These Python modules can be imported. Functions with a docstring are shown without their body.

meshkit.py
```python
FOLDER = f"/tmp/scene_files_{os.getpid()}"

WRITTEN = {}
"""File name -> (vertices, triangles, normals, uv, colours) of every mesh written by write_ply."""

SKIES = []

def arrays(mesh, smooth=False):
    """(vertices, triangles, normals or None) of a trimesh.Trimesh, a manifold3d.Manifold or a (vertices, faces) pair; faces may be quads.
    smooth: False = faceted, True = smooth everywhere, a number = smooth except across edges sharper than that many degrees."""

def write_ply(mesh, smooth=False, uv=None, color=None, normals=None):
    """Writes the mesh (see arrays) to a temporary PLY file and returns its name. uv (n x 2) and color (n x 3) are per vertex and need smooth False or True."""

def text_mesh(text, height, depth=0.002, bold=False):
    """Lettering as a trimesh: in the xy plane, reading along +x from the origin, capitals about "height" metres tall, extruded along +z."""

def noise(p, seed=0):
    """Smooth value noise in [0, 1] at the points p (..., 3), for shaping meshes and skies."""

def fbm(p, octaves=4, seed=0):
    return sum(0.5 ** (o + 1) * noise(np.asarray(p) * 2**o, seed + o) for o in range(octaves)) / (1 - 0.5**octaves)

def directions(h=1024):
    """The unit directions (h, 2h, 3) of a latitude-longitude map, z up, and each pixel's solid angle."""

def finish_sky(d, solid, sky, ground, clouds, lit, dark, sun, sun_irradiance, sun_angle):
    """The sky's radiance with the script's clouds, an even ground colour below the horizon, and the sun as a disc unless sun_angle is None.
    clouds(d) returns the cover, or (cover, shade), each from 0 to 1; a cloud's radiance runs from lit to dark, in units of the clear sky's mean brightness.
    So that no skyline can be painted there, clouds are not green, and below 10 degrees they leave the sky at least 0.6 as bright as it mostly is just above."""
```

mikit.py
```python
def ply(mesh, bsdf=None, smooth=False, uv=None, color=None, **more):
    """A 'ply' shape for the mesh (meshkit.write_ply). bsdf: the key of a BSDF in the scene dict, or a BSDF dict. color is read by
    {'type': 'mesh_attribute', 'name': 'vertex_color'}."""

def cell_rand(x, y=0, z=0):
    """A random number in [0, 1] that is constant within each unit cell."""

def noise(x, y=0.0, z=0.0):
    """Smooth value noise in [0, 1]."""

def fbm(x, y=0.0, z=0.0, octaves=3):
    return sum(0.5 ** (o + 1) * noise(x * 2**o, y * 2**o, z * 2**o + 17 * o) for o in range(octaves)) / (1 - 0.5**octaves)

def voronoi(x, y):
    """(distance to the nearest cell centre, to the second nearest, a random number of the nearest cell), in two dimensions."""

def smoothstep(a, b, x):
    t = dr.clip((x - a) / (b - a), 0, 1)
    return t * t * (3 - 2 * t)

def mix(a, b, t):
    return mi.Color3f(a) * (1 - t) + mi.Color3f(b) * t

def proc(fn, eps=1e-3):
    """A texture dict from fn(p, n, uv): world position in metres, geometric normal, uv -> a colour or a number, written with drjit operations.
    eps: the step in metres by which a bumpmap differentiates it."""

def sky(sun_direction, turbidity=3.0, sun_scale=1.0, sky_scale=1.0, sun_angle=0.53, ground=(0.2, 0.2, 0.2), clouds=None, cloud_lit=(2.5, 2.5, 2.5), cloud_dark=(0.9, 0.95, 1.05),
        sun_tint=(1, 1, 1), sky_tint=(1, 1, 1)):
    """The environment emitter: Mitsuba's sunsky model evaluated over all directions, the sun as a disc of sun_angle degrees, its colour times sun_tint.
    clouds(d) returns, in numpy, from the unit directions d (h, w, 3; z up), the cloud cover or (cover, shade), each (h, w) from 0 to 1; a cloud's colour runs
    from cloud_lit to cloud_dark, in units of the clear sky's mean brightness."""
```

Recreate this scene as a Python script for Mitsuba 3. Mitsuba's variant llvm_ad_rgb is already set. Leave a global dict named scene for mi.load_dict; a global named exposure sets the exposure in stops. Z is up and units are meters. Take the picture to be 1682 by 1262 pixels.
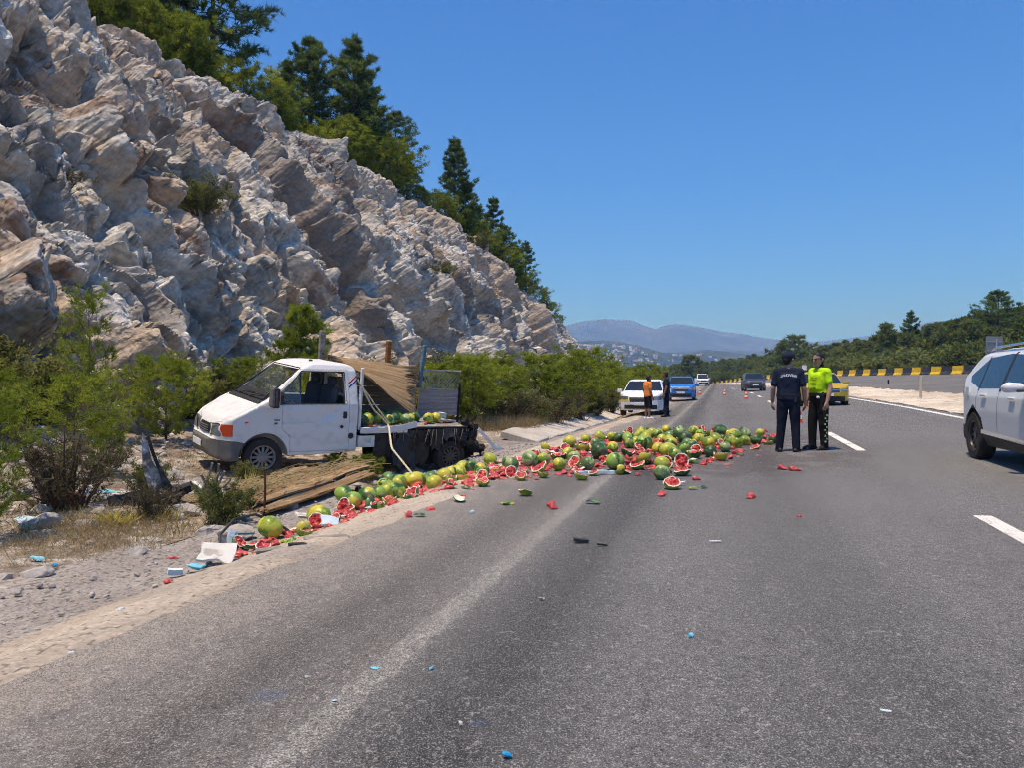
import math, random
import numpy as np, trimesh, manifold3d as m3
import mitsuba as mi, drjit as dr
import mikit, meshkit
from scipy.spatial import cKDTree
from mikit import noise, fbm, voronoi, cell_rand, smoothstep, mix, proc
T = mi.ScalarTransform4f
rng = np.random.default_rng(7)
scene, labels = {}, {}

# ------------------------------------------------------------------ camera, sky, exposure
CAM_H = 1.35
scene['camera'] = {'type': 'perspective', 'fov': 67.9, 'fov_axis': 'x', 'near_clip': 0.1, 'far_clip': 40000.0,
                   'to_world': T().look_at(origin=[0, 0, CAM_H], target=[0, 100, CAM_H - 0.88], up=[0, 0, 1])}
SUN = (-0.20, -0.18, 0.96)
scene['sky'] = mikit.sky(SUN, turbidity=3.0, sky_scale=1.12, sky_tint=(0.37, 0.85, 1.48), ground=(0.16, 0.15, 0.13))
exposure = 1.55

# ------------------------------------------------------------------ helpers
def key_for(name):
    if name not in scene and name not in labels and name not in USED:
        USED.add(name)
        return name
    n = NEXT.get(name, 0)
    while True:
        n += 1
        k = f'{name}_{n:03d}'
        if k not in scene and k not in labels and k not in USED:
            NEXT[name] = n
            USED.add(k)
            return k
USED, NEXT = set(), {}
def tag(key, label=None, cat=None, group=None, kind=None):
    e = {k: v for k, v in (('label', label), ('category', cat), ('group', group), ('kind', kind)) if v}
    if e:
        labels[key] = e
    return key
def thing(name, label, cat, group=None):
    k = key_for(name)
    return tag(k, label, cat, group)
def put(name, mesh, bsdf, parent=None, smooth=False, to=None, uv=None, color=None):
    k = key_for((parent + '__' if parent else '') + name)
    d = mesh if isinstance(mesh, dict) else mikit.ply(mesh, bsdf, smooth=smooth, uv=uv, color=color)
    scene[k] = {**d, 'to_world': to} if to is not None else dict(d)
    return k
def one(name, mesh, bsdf, label, cat, group=None, **kw):
    k = put(name, mesh, bsdf, **kw)
    return tag(k, label, cat, group)
def struct(name, mesh, bsdf, **kw):
    k = put(name, mesh, bsdf, **kw)
    return tag(k, kind='structure')
def cat_(ms):
    return trimesh.util.concatenate([m for m in ms if m is not None and len(m.faces)])
def tm(m):
    if isinstance(m, m3.Manifold):
        g = m.to_mesh()
        return trimesh.Trimesh(np.array(g.vert_properties[:, :3]), np.array(g.tri_verts), process=False)
    return m
def grid(P):
    """(rows, cols, 3) points -> trimesh; normals follow d(col) x d(row)"""
    r, c = P.shape[:2]
    i = np.arange(r * c).reshape(r, c)
    a, b, e, f = i[:-1, :-1].ravel(), i[:-1, 1:].ravel(), i[1:, 1:].ravel(), i[1:, :-1].ravel()
    return trimesh.Trimesh(P.reshape(-1, 3), np.vstack([np.stack([a, b, e], 1), np.stack([a, e, f], 1)]), process=False)
def box(sx, sy, sz, at=(0, 0, 0), bev=0.0, rot=None):
    if bev > 0:
        h = [max(v / 2 - bev, 1e-4) for v in (sx, sy, sz)]
        pts = []
        for k in range(3):
            for s in np.ndindex(2, 2, 2):
                sg = np.array(s) * 2 - 1
                p = sg * np.array(h, float)
                p[k] += sg[k] * bev
                pts.append(p)
        m = trimesh.convex.convex_hull(np.array(pts))
    else:
        m = trimesh.creation.box((sx, sy, sz))
    if rot is not None:
        m.apply_transform(trimesh.transformations.euler_matrix(*rot))
    m.apply_translation(at)
    return m
def tube(pts, r, n=6):
    """polyline tube with radii r (scalar or per point), capped"""
    p = np.asarray(pts, float)
    r = np.broadcast_to(np.asarray(r, float), (len(p),))
    t = np.gradient(p, axis=0)
    t /= np.linalg.norm(t, axis=1, keepdims=True) + 1e-12
    ref = np.array([0, 0, 1.0]) if abs(t[:, 2]).mean() < 0.8 else np.array([1.0, 0, 0])
    a = np.cross(t, ref); a /= np.linalg.norm(a, axis=1, keepdims=True) + 1e-12
    b = np.cross(t, a)
    ang = np.arange(n) * 2 * np.pi / n
    v = p[:, None] + r[:, None, None] * (np.cos(ang)[None, :, None] * a[:, None] + np.sin(ang)[None, :, None] * b[:, None])
    k = len(p)
    i, j = np.meshgrid(np.arange(k - 1), np.arange(n), indexing='ij')
    q = np.stack([i * n + j, i * n + (j + 1) % n, (i + 1) * n + (j + 1) % n, (i + 1) * n + j], -1).reshape(-1, 4)
    f = np.vstack([q[:, [0, 2, 1]], q[:, [0, 3, 2]]])
    caps = [[0, j, j + 1] for j in range(1, n - 1)] + [[(k - 1) * n, (k - 1) * n + j + 1, (k - 1) * n + j] for j in range(1, n - 1)]
    m = trimesh.Trimesh(v.reshape(-1, 3), np.vstack([f, caps]), process=False)
    return m
def M_(pos, yaw=0.0, pitch=0.0, roll=0.0, s=1.0):
    """model (x forward, y left, z up) -> world"""
    R = T().translate(list(map(float, pos))).rotate([0, 0, 1], math.degrees(yaw))
    if pitch: R = R.rotate([0, 1, 0], -math.degrees(pitch))
    if roll: R = R.rotate([1, 0, 0], math.degrees(roll))
    return R.scale(s) if np.ndim(s) == 0 else R.scale(list(map(float, s)))
def rgb(c):
    return {'type': 'rgb', 'value': list(c) if np.ndim(c) else [c] * 3}
def mat(name, color, rough=0.7, spec=0.3, metal=0.0, clear=0.0, **kw):
    tex = proc(color) if callable(color) else rgb(color)
    d = {'type': 'principled', 'base_color': tex, 'roughness': rough, 'specular': spec, 'metallic': metal}
    if clear:
        d |= {'clearcoat': clear, 'clearcoat_gloss': 0.92}
    d |= kw
    scene[name] = {'type': 'twosided', 'bsdf': d}
def bumped(name, color, bump, scale=1.0, rough=0.8, spec=0.25, eps=2e-3):
    scene[name] = {'type': 'twosided', 'bsdf': {'type': 'bumpmap', 'scale': scale, 'arbitrary': proc(bump, eps), 'bsdf':
                   {'type': 'principled', 'base_color': proc(color) if callable(color) else rgb(color), 'roughness': rough, 'specular': spec}}}
def leaf(name, c0, c1, fr=0.6, trans=0.7):
    def f(p, n, uv):
        k = noise(p.x * fr, p.y * fr, p.z * fr)
        h = noise(p.x * 9.0, p.y * 9.0, p.z * 9.0)
        return mix(c0, c1, dr.clip(k * 1.3 - 0.15 + (h - 0.5) * 0.7, 0, 1))
    scene[name] = {'type': 'principledthin', 'base_color': proc(f), 'roughness': 0.65, 'diff_trans': trans, 'spec_trans': 0.0}

# ------------------------------------------------------------------ the lie of the land
TH = math.radians(15.4)
ys_ = np.linspace(-40, 420, 4601)
slope_ = np.interp(ys_, [-40, 55, 130, 193, 300, 420], [0.2754, 0.2754, 0.073, 0.073, -0.25, -0.6])
xl_ = np.concatenate([[0], np.cumsum((slope_[1:] + slope_[:-1]) / 2 * np.diff(ys_))])
xl_ += -3.06 - np.interp(0, ys_, xl_)
def road_xy(d, y):
    """d metres right of the left asphalt edge, at the edge's forward station y"""
    s = np.interp(y, ys_, slope_)
    c = 1 / np.sqrt(1 + s * s)
    return np.interp(y, ys_, xl_) + d * c, y - d * s * c
ZT = np.array([[-1, 0], [3, 0], [9.3, .30], [9.7, .33], [13, .60], [13.3, .64], [23.6, 1.52], [26, 1.68], [30, 1.6]])
def road_z(d, y):
    B = np.interp(y, [-40, 6, 30], [0.4, 0.4, 1.0])
    g = np.where(y > 100, -0.0002 * (y - 100) ** 2, 0)
    return np.interp(d, ZT[:, 0], ZT[:, 1]) * B + g - .065 * np.clip(3 - np.maximum(d, 0), 0, 3) * np.interp(y, [15, 28], [0, 1])
def ts_xy(t, s):
    return t * math.cos(TH) + s * math.sin(TH), -t * math.sin(TH) + s * math.cos(TH)
def xy_ts(x, y):
    return x * math.cos(TH) - y * math.sin(TH), x * math.sin(TH) + y * math.cos(TH)
TW = np.array([[-4.39, 13.49, -.44], [-1.14, 15.93, -.66], [-5.5, 14.9, -.27], [-2.2, 17.4, -.49]])
tA = np.linalg.lstsq(np.c_[TW[:, :2], np.ones(4)], TW[:, 2], rcond=None)[0]
def verge_z(x, y):
    """left of the gutter"""
    t, s = xy_ts(x, y)
    d = t + 2.95
    e = np.interp(s, [-10, 8, 9.8, 11, 15.5, 17, 18.5, 60], [-.14, -.15, -.40, -.44, -.44, -.2, .06, .08])
    z = e + np.interp(-d, [1.9, 3.5, 6, 9, 14], [0, .03, .18, .62, 1.5])
    dist = np.hypot((x + 3.4) / 2.6, (y - 15.4) / 2.6)
    w = np.clip(1.6 - dist, 0, 1); w = w * w * (3 - 2 * w)
    z = z * (1 - w) + (tA[0] * x + tA[1] * y + tA[2] - 0.02) * w
    z = z - .195 * np.interp(y, [15, 28], [0, 1])
    P = np.stack([x, y, x * 0], -1)
    z = z + (meshkit.fbm(P * 1.7, 4, 3) - .5) * .16 * np.clip((-d - 1.9) * 1.5, 0, 1)
    return z
def ground_z(x, y):
    """top of whatever one stands on near the road"""
    x, y = np.asarray(x, float), np.asarray(y, float)
    ye = y.copy()
    for _ in range(4):
        s = np.interp(ye, ys_, slope_)
        d = (x - np.interp(ye, ys_, xl_)) / np.sqrt(1 + s * s)
        d = (x - np.interp(ye, ys_, xl_) + s * (y - ye)) / np.sqrt(1 + s * s) + 0 * d
        ye = y + d * s / np.sqrt(1 + s * s)
    gut = np.interp(d, [-2.0, -1.9, -1.15, -.75, 0], [0.07, .06, -.13, -.10, 0])
    near = np.interp(d, [-2.0, -1.9, -1.15, -.75, 0], [-.15, -.14, -.13, -.10, 0])
    tt, ss = xy_ts(x, y)
    k = np.clip((ss - 16) / 3, 0, 1)
    win = np.clip((ss - 8.6) / 1.2, 0, 1) * np.clip((17 - ss) / 1.5, 0, 1)
    near = near - win * np.interp(d, [-2.0, -1.9, -1.35, -1.2], [.30, .29, .05, 0])
    g = near * (1 - k) + gut * k - .195 * np.interp(ye, [15, 28], [0, 1])
    return np.where(d < -1.9, verge_z(x, y), np.where(d < 0, g, road_z(d, ye)))

# ------------------------------------------------------------------ materials of the setting
def asphalt(p, n, uv):
    tt = p.x * math.cos(TH) - p.y * math.sin(TH)
    ss = p.x * math.sin(TH) + p.y * math.cos(TH)
    big = fbm(p.x * 0.5, p.y * 0.5, 3.0, 3)
    streak = fbm(tt * 3.2, ss * 0.16, 9.0, 3)
    g1 = noise(p.x * 190.0, p.y * 190.0, 1.0)
    g2 = noise(p.x * 310.0, p.y * 310.0, 2.0)
    g3 = noise(p.x * 33.0, p.y * 33.0, 4.0)
    c = 0.104 + 0.034 * (big - 0.5) + 0.034 * (streak - 0.5)
    left = smoothstep(-1.1, -2.0, tt + (streak - .5) * 0.8)
    col = mi.Color3f(c * 1.0, c * 0.985, c * 0.96) * (1 - left) + mi.Color3f(c * 1.42, c * 1.30, c * 1.17) * left
    # polished, rubber-blackened wheel tracks
    tr = dr.exp(-dr.square((tt + 1.02 + (streak - .5) * .3) / 0.32)) * 0.52 + dr.exp(-dr.square((tt + 1.98 + (streak - .5) * .3) / 0.26)) * 0.44 + dr.exp(-dr.square((tt - 0.55 + (streak - .5) * .5) / 0.45)) * 0.20
    col = col * (1 - tr * (0.65 + 0.7 * g3))
    # the worn lane line between the shoulder and the lane
    line = smoothstep(0.088, 0.06, dr.abs(tt + 1.5) + (g3 - .5) * 0.05) * smoothstep(0.36, 0.60, 0.5 * g1 + 0.5 * streak + 0.06)
    col = mix(col, mi.Color3f(.25, .24, .215), line * 0.75)
    speck = smoothstep(0.62, 0.86, g1) * 0.8 + smoothstep(0.68, 0.9, g2) * 0.7
    col = col * (0.74 + 0.36 * g3 + 0.14 * g1) + mi.Color3f(.18, .175, .165) * speck
    mid = .35 * noise(p.x * 19.0, p.y * 19.0, 21.0) + .15 * noise(p.x * 8.0, p.y * 8.0, 22.0) + .5 * noise(p.x * 47.0, p.y * 47.0, 23.0)
    col = col * (.76 + .48 * mid)
    chips = smoothstep(.84, .95, noise(p.x * 44.0, p.y * 44.0, 24.0))
    col = col + mi.Color3f(.10, .096, .088) * chips
    dark = smoothstep(0.66, 0.86, noise(p.x * 140.0, p.y * 140.0, 7.0))
    col = col * (1 - 0.45 * dark)
    sandy = smoothstep(-2.35, -3.05, tt + (fbm(p.x * 7.0, p.y * 7.0, 15.0, 5) - .5) * 1.0) * smoothstep(.42, .58, g2 * .5 + g1 * .5)
    col = mix(col, mi.Color3f(.36, .31, .25) * (.8 + .4 * g2), sandy * .65)
    # juice soaked in round the spill
    wet = smoothstep(0.50, 0.60, fbm(p.x * 3.1, p.y * 3.1, 5.0, 5) + 0.34 * dr.exp(-dr.square((tt + 1.0) / 2.6) - dr.square((ss - 15.0) / 4.6)) - 0.03)
    spill = dr.exp(-dr.square((tt + 0.8) / 3.0) - dr.square((ss - 15.0) / 4.2))
    col = mix(col, col * mi.Color3f(.52, .40, .38), wet * smoothstep(0.12, 0.4, spill) * 0.5)
    return col
bumped('asphalt', asphalt, lambda p, n, uv: 0.6 * noise(p.x * 190.0, p.y * 190.0, 1.0) + 0.4 * noise(p.x * 33.0, p.y * 33.0, 4.0), 0.0035, 0.72, 0.28, eps=2e-3)
def far_asphalt(p, n, uv):
    k = fbm(p.x * .7, p.y * .25, 1.0, 3); g = noise(p.x * 26, p.y * 26, 2.0)
    return mi.Color3f(.118, .114, .108) * (0.7 + .5 * k + .3 * (g - .5))
mat('opposite_asphalt', far_asphalt, 0.8, 0.25)
def sand(p, n, uv):
    tt = p.x * math.cos(TH) - p.y * math.sin(TH); ss = p.x * math.sin(TH) + p.y * math.cos(TH)
    k = fbm(tt * 4.0, ss * 0.5, 2.0, 4); g = noise(p.x * 60, p.y * 60, 1.0); b = fbm(p.x * 1.2, p.y * 1.2, 6.0, 3)
    c = mix((.30, .25, .195), (.46, .40, .32), dr.clip(k * 1.5 - .25, 0, 1))
    c = mix(c, mi.Color3f(.24, .215, .19), smoothstep(.55, .75, b) * .6)
    grit = smoothstep(0.74, 0.9, noise(p.x * 38, p.y * 38, 8.0))
    return c * (0.84 + 0.32 * g) * (1 - 0.45 * grit)
bumped('sand', sand, lambda p, n, uv: fbm(p.x * 22, p.y * 22, 1.0, 3), 0.02, 0.95, 0.1)
def gutter_c(p, n, uv):
    k = fbm(p.x * 2.2, p.y * 2.2, 2.0, 4); g = noise(p.x * 70, p.y * 70, 1.0)
    c = mix((.235, .205, .18), (.33, .30, .265), dr.clip(k * 1.6 - .3, 0, 1))
    peb = smoothstep(0.66, 0.84, noise(p.x * 44, p.y * 44, 8.0))
    return c * (0.72 + 0.5 * g) * (1 - 0.5 * peb)
bumped('gutter_concrete', gutter_c, lambda p, n, uv: fbm(p.x * 20, p.y * 20, 1.0, 3), 0.03, 0.95, 0.1)
def slab_c(p, n, uv):
    k = fbm(p.x * 1.6, p.y * 1.6, 2.0 + p.z, 4); g = noise(p.x * 40, p.y * 40, 1.0)
    return mix((.34, .30, .25), (.50, .46, .40), dr.clip(k * 1.6 - .3, 0, 1)) * (0.86 + .26 * g)
bumped('slab_concrete', slab_c, lambda p, n, uv: fbm(p.x * 14, p.y * 14, 1.0, 3), 0.02, 0.9, 0.15)
def earth(p, n, uv):
    k = fbm(p.x * .9, p.y * .9, 2.0, 4); g = fbm(p.x * 14, p.y * 14, 1.0, 3); r = fbm(p.x * 4, p.y * 4, 7.0, 3)
    c = mix((.20, .155, .115), (.36, .305, .245), dr.clip(k * 1.8 - .4, 0, 1))
    st = smoothstep(.52, .64, r) * smoothstep(.4, .6, g)
    c = mix(c, mi.Color3f(.46, .425, .38), st * .8)
    c = mix(c, mi.Color3f(.13, .095, .06), smoothstep(.56, .7, fbm(p.x * 2.6, p.y * 2.6, 13.0, 3)) * .6)
    return c * (0.6 + 0.75 * g)
bumped('earth', earth, lambda p, n, uv: fbm(p.x * 9, p.y * 9, 1.0, 4), 0.09, 0.95, 0.1, eps=4e-3)
def gravel_c(p, n, uv):
    k = fbm(p.x * .8, p.y * .35, 2.0, 4); g = fbm(p.x * 12, p.y * 12, 1.0, 3)
    c = mix((.40, .335, .26), (.58, .52, .43), dr.clip(k * 1.7 - .35, 0, 1))
    tuft = smoothstep(.62, .74, fbm(p.x * 2.5, p.y * 2.5, 17.0, 3))
    return mix(c, mi.Color3f(.24, .21, .14), tuft * .55) * (0.72 + 0.5 * g)
bumped('gravel', gravel_c, lambda p, n, uv: fbm(p.x * 8, p.y * 8, 1.0, 3), 0.06, 0.95, 0.1, eps=4e-3)
def paint_c(p, n, uv):
    g = noise(p.x * 60, p.y * 60, 1.0); k = fbm(p.x * 5, p.y * 5, 3.0, 3)
    worn = smoothstep(.56, .70, .5 * g + .5 * k)
    return mix((.60, .59, .55), (.22, .21, .20), worn * .8) * (.85 + .25 * g)
mat('road_paint', paint_c, 0.75, 0.3)
def rock(p, n, uv):
    # strata lie about down the fall line, uv = (along the face, down the face) in metres
    a = uv.x + 0.28 * uv.y
    q = fbm(p.x * .35, p.y * .35, p.z * .35, 4)
    band = fbm(a * .55 + q * 1.2, uv.y * .10, 3.0, 4)
    f = fbm(p.x * 2.3, p.y * 2.3, p.z * 2.3, 4); g = fbm(p.x * 9, p.y * 9, p.z * 9, 3)
    c = mix((.32, .302, .272), (.71, .68, .62), dr.clip(f * 1.5 + (q - .5) * .8 - .25, 0, 1))
    c = mix(c, mi.Color3f(.50, .39, .29), smoothstep(.54, .68, band) * .62)
    c = mix(c, mi.Color3f(.53, .41, .29), smoothstep(.58, .70, fbm(p.x * .9, p.y * .9, p.z * .9 + 9, 3)) * .55)
    c = mix(c, mi.Color3f(.175, .155, .145), smoothstep(.56, .74, fbm(a * 1.5, uv.y * .2, 11.0, 4)) * .6)
    c = mix(c, mi.Color3f(.215, .22, .19), smoothstep(.60, .74, fbm(p.x * 1.6, p.y * 1.6, p.z * 1.6 + 30, 4)) * .55)
    c = mix(c, mi.Color3f(.235, .145, .095), smoothstep(.60, .70, fbm(a * 1.1, uv.y * .16, 41.0, 4)) * smoothstep(.42, .60, f) * .75)
    crack = smoothstep(.03, .0, dr.abs(fbm(p.x * 1.1 + q, p.y * 1.1, p.z * 1.1, 5) - .5)) * .16
    return c * (0.62 + 0.76 * g) * (1 - crack)
bumped('rock', rock, lambda p, n, uv: 0.75 * fbm(p.x * 4.2, p.y * 4.2, p.z * 4.2, 6) + .25 * fbm((uv.x + .28 * uv.y) * 4, uv.y * 2.2, 5.0, 3), 0.20, 0.95, 0.1, eps=8e-3)
bumped('rubble_stone', lambda p, n, uv: mix((.27, .24, .21), (.52, .485, .44), fbm(p.x * 2.5, p.y * 2.5, p.z * 2.5, 3)) * (.7 + .6 * fbm(p.x * 22, p.y * 22, p.z * 22, 2)), lambda p, n, uv: fbm(p.x * 16, p.y * 16, p.z * 16, 3), .03, .95, .1)
def hill_c(p, n, uv):
    k = fbm(p.x * .5, p.y * .5, p.z * .5, 4)
    return mix((.10, .085, .05), (.30, .25, .19), dr.clip(k * 1.6 - .3, 0, 1))
mat('hill_earth', hill_c, 0.95, 0.1)
# ------------------------------------------------------------------ road, gutter, median, far carriageway
yn = np.concatenate([np.arange(-8, 14, .25), np.arange(14, 60, .5), np.arange(60, 340, 2.0)])
def strip(ds, ys=yn, lift=0.0, zf=road_z, bump=0.0, seed=1):
    Y, D = np.meshgrid(ys, ds, indexing='ij')
    x, y = road_xy(D, Y)
    z = zf(D, Y) + lift
    if bump:
        z = z + (meshkit.fbm(np.stack([x, y, x * 0], -1) * 1.3, 4, seed) - .5) * bump
    return grid(np.stack([x, y, z], -1))
struct('road', strip(np.r_[-.28, 0, .3, np.arange(1, 10, 1.0), 9.7]), 'asphalt', smooth=True)
def drift(y, seed, amp):
    P = np.stack([y * .55, y * 0 + seed, y * 0], -1)
    return (meshkit.fbm(P, 4, seed) - .5) * amp
yf = np.concatenate([np.arange(-4, 20, .08), np.arange(20, 60, .3), np.arange(60, 340, 2.5)])
Y, K = np.meshgrid(yf, np.linspace(0, 1, 9), indexing='ij')
D = -.80 + K * (.80 + .02 + drift(Y, 5, .34) + drift(Y * 5, 6, .09))
x, y = road_xy(D, Y)
lift = np.where(K > .95, -.006, .004 + .014 * np.sin(K * np.pi)) + (meshkit.fbm(np.stack([x * 3, y * 3, x * 0], -1), 3, 4) - .5) * .022 * (K < .9)
z = np.interp(D, [-2, -.75, -.32, 1], [-.10, -.10, 0, 0]) + road_z(np.maximum(D, 0), Y) + lift
struct('sandy_shoulder', grid(np.stack([x, y, z], -1)), 'sand', smooth=True)
# the shallow concrete gutter: bottom, then a far side of separate slabs
yg = np.concatenate([np.arange(-4, 22, .12), np.arange(22, 60, .5), np.arange(60, 150, 2.0)])
Y, D = np.meshgrid(yg, np.linspace(-2.15, -.72, 16), indexing='ij')
x, y = road_xy(D, Y)
z = ground_z(x, y)
z = np.where(D < -1.9, np.minimum(z, .03), z) - .012 + (meshkit.fbm(np.stack([x, y, x * 0], -1) * 2.4, 4, 8) - .5) * .07 * np.clip((-.75 - D) * 4, 0, 1)
GUT = struct('gutter', grid(np.stack([x, y, z], -1)), 'gutter_concrete', smooth=True)
for i, yc in enumerate(np.arange(17.2, 52, 1.18)):
    c = [road_xy(d, yy) for d, yy in ((-1.12, yc), (-1.12, yc + 1.13), (-2.02, yc + 1.13), (-2.02, yc))]
    jit = rng.uniform(-.02, .02, 4)
    zz = np.array([-.115, -.115, .12, .12]) + jit + road_z(np.zeros(4), np.full(4, yc))
    top = np.array([[c[k][0], c[k][1], zz[k]] for k in range(4)])
    cen = top.mean(0); cen2 = top - (top - cen) * .025
    v = np.vstack([cen2 + [0, 0, .012], top, top - [0, 0, .14]])
    put('slab', trimesh.convex.convex_hull(v), 'slab_concrete', GUT)
struct('median', strip(np.r_[9.55, 9.9, np.arange(10.5, 13, .5), 13.05], np.concatenate([np.arange(0, 60, .5), np.arange(60, 340, 2.0)]), .012, bump=.16, seed=12), 'gravel', smooth=True)
struct('opposite_road', strip(np.r_[13.0, 14, 18, 22, 26.0, 26.6], np.concatenate([np.arange(0, 60, 2.0), np.arange(60, 340, 2.0)]), .02), 'opposite_asphalt', smooth=True)
def stripe(name, d0, d1, y0, y1, n=14):
    put(name, strip(np.linspace(d0, d1, 3), np.linspace(y0, y1, n), .005), 'road_paint', 'road', smooth=True)
for yc in (-1.5, 4.2, 14.6, 26.0, 36.8, 48.0, 59, 70.5, 82):
    stripe('lane_dash', 5.22, 5.38, yc, yc + 4.3)
stripe('edge_line', 9.12, 9.30, 8, 200, 200)
Y, D = np.meshgrid(np.arange(8, 150, .6), np.linspace(9.35, 9.75, 3), indexing='ij')

# ------------------------------------------------------------------ left verge
ts = np.concatenate([np.arange(-4, 22, .14), np.arange(22, 60, .5), np.arange(60, 135, 2)])
tt = np.concatenate([np.linspace(-4.78, -9, 34), np.linspace(-9.3, -14, 14)])
S, TT = np.meshgrid(ts, tt, indexing='ij')
x, y = ts_xy(TT, S)
bx = np.interp(y, ys_, xl_) - (-3.06 + .2754 * y)      # follow the road where it bends
x = x + np.where(y > 55, bx, 0)
z = verge_z(x - np.where(y > 55, bx, 0), y) + np.where(y > 100, -0.0002 * (y - 100) ** 2, 0)
struct('verge_ground', grid(np.stack([x, y, z], -1)[:, ::-1]), 'earth', smooth=True)

# ------------------------------------------------------------------ the cliff
NS, NW = 1020, 570
PROF = np.array([[-11.6, -.1], [-12.6, .9], [-13.4, 2.5], [-15.0, 5.5], [-17.5, 9.3], [-20.3, 12.6], [-22.6, 15.2], [-23.8, 16.2], [-26.5, 17.0]])
arc = np.r_[0, np.cumsum(np.hypot(*np.diff(PROF, axis=0).T))]
def path(s):
    """the foot line's frame: straight beside the road, then away to the left"""
    s = np.asarray(s, float)
    R = 45.0
    b = np.maximum(s - 80, 0); k = np.minimum(b / R, 1.9)
    u = np.minimum(b, 1.9 * R)
    px = s - b + R * np.sin(k) + (b - u) * np.cos(k)
    pt = -(R * (1 - np.cos(k))) - (b - u) * np.sin(k)
    return px, pt, k                                        # along, lateral, heading change to the left
def cliff_xyz(s, t, z):
    px, pt, k = path(s)
    return (*ts_xy(pt + t * np.cos(k), px + t * np.sin(k)), z)
# columns closer together where the picture shows them larger
uu = np.linspace(0, 1, NS)
sc = 6.5 * np.exp(uu * math.log(124 / 6.5))
S, W = np.meshgrid(sc, np.linspace(0, arc[-1], NW), indexing='ij')
hs = np.interp(S, [9, 25, 45, 60, 78, 92, 102, 112, 124], [.93, .95, .96, .95, .93, .85, .7, .5, .3])
RIM_S, RIM_W = [9, 48, 56, 63, 69, 75, 81, 88, 95, 124], [22.6, 22.4, 20.4, 17.4, 14.4, 11.8, 9.2, 6.4, 4.5, 2.5]   # the face is lower where the hill ends
wr = np.interp(S, RIM_S, RIM_W)
tb, zb = np.interp(W, arc, PROF[:, 0]), np.interp(W, arc, PROF[:, 1])
zr = np.interp(wr, arc, PROF[:, 1])
zb = np.where(W > wr, zr + .30 * (W - wr) * (1 - .018 * (W - wr)), zb)
bx, by, bz = cliff_xyz(S, tb, zb * hs)
base = np.stack([bx, by, bz], -1)
gs = np.gradient(base, axis=0); gw = np.gradient(base, axis=1)
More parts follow.
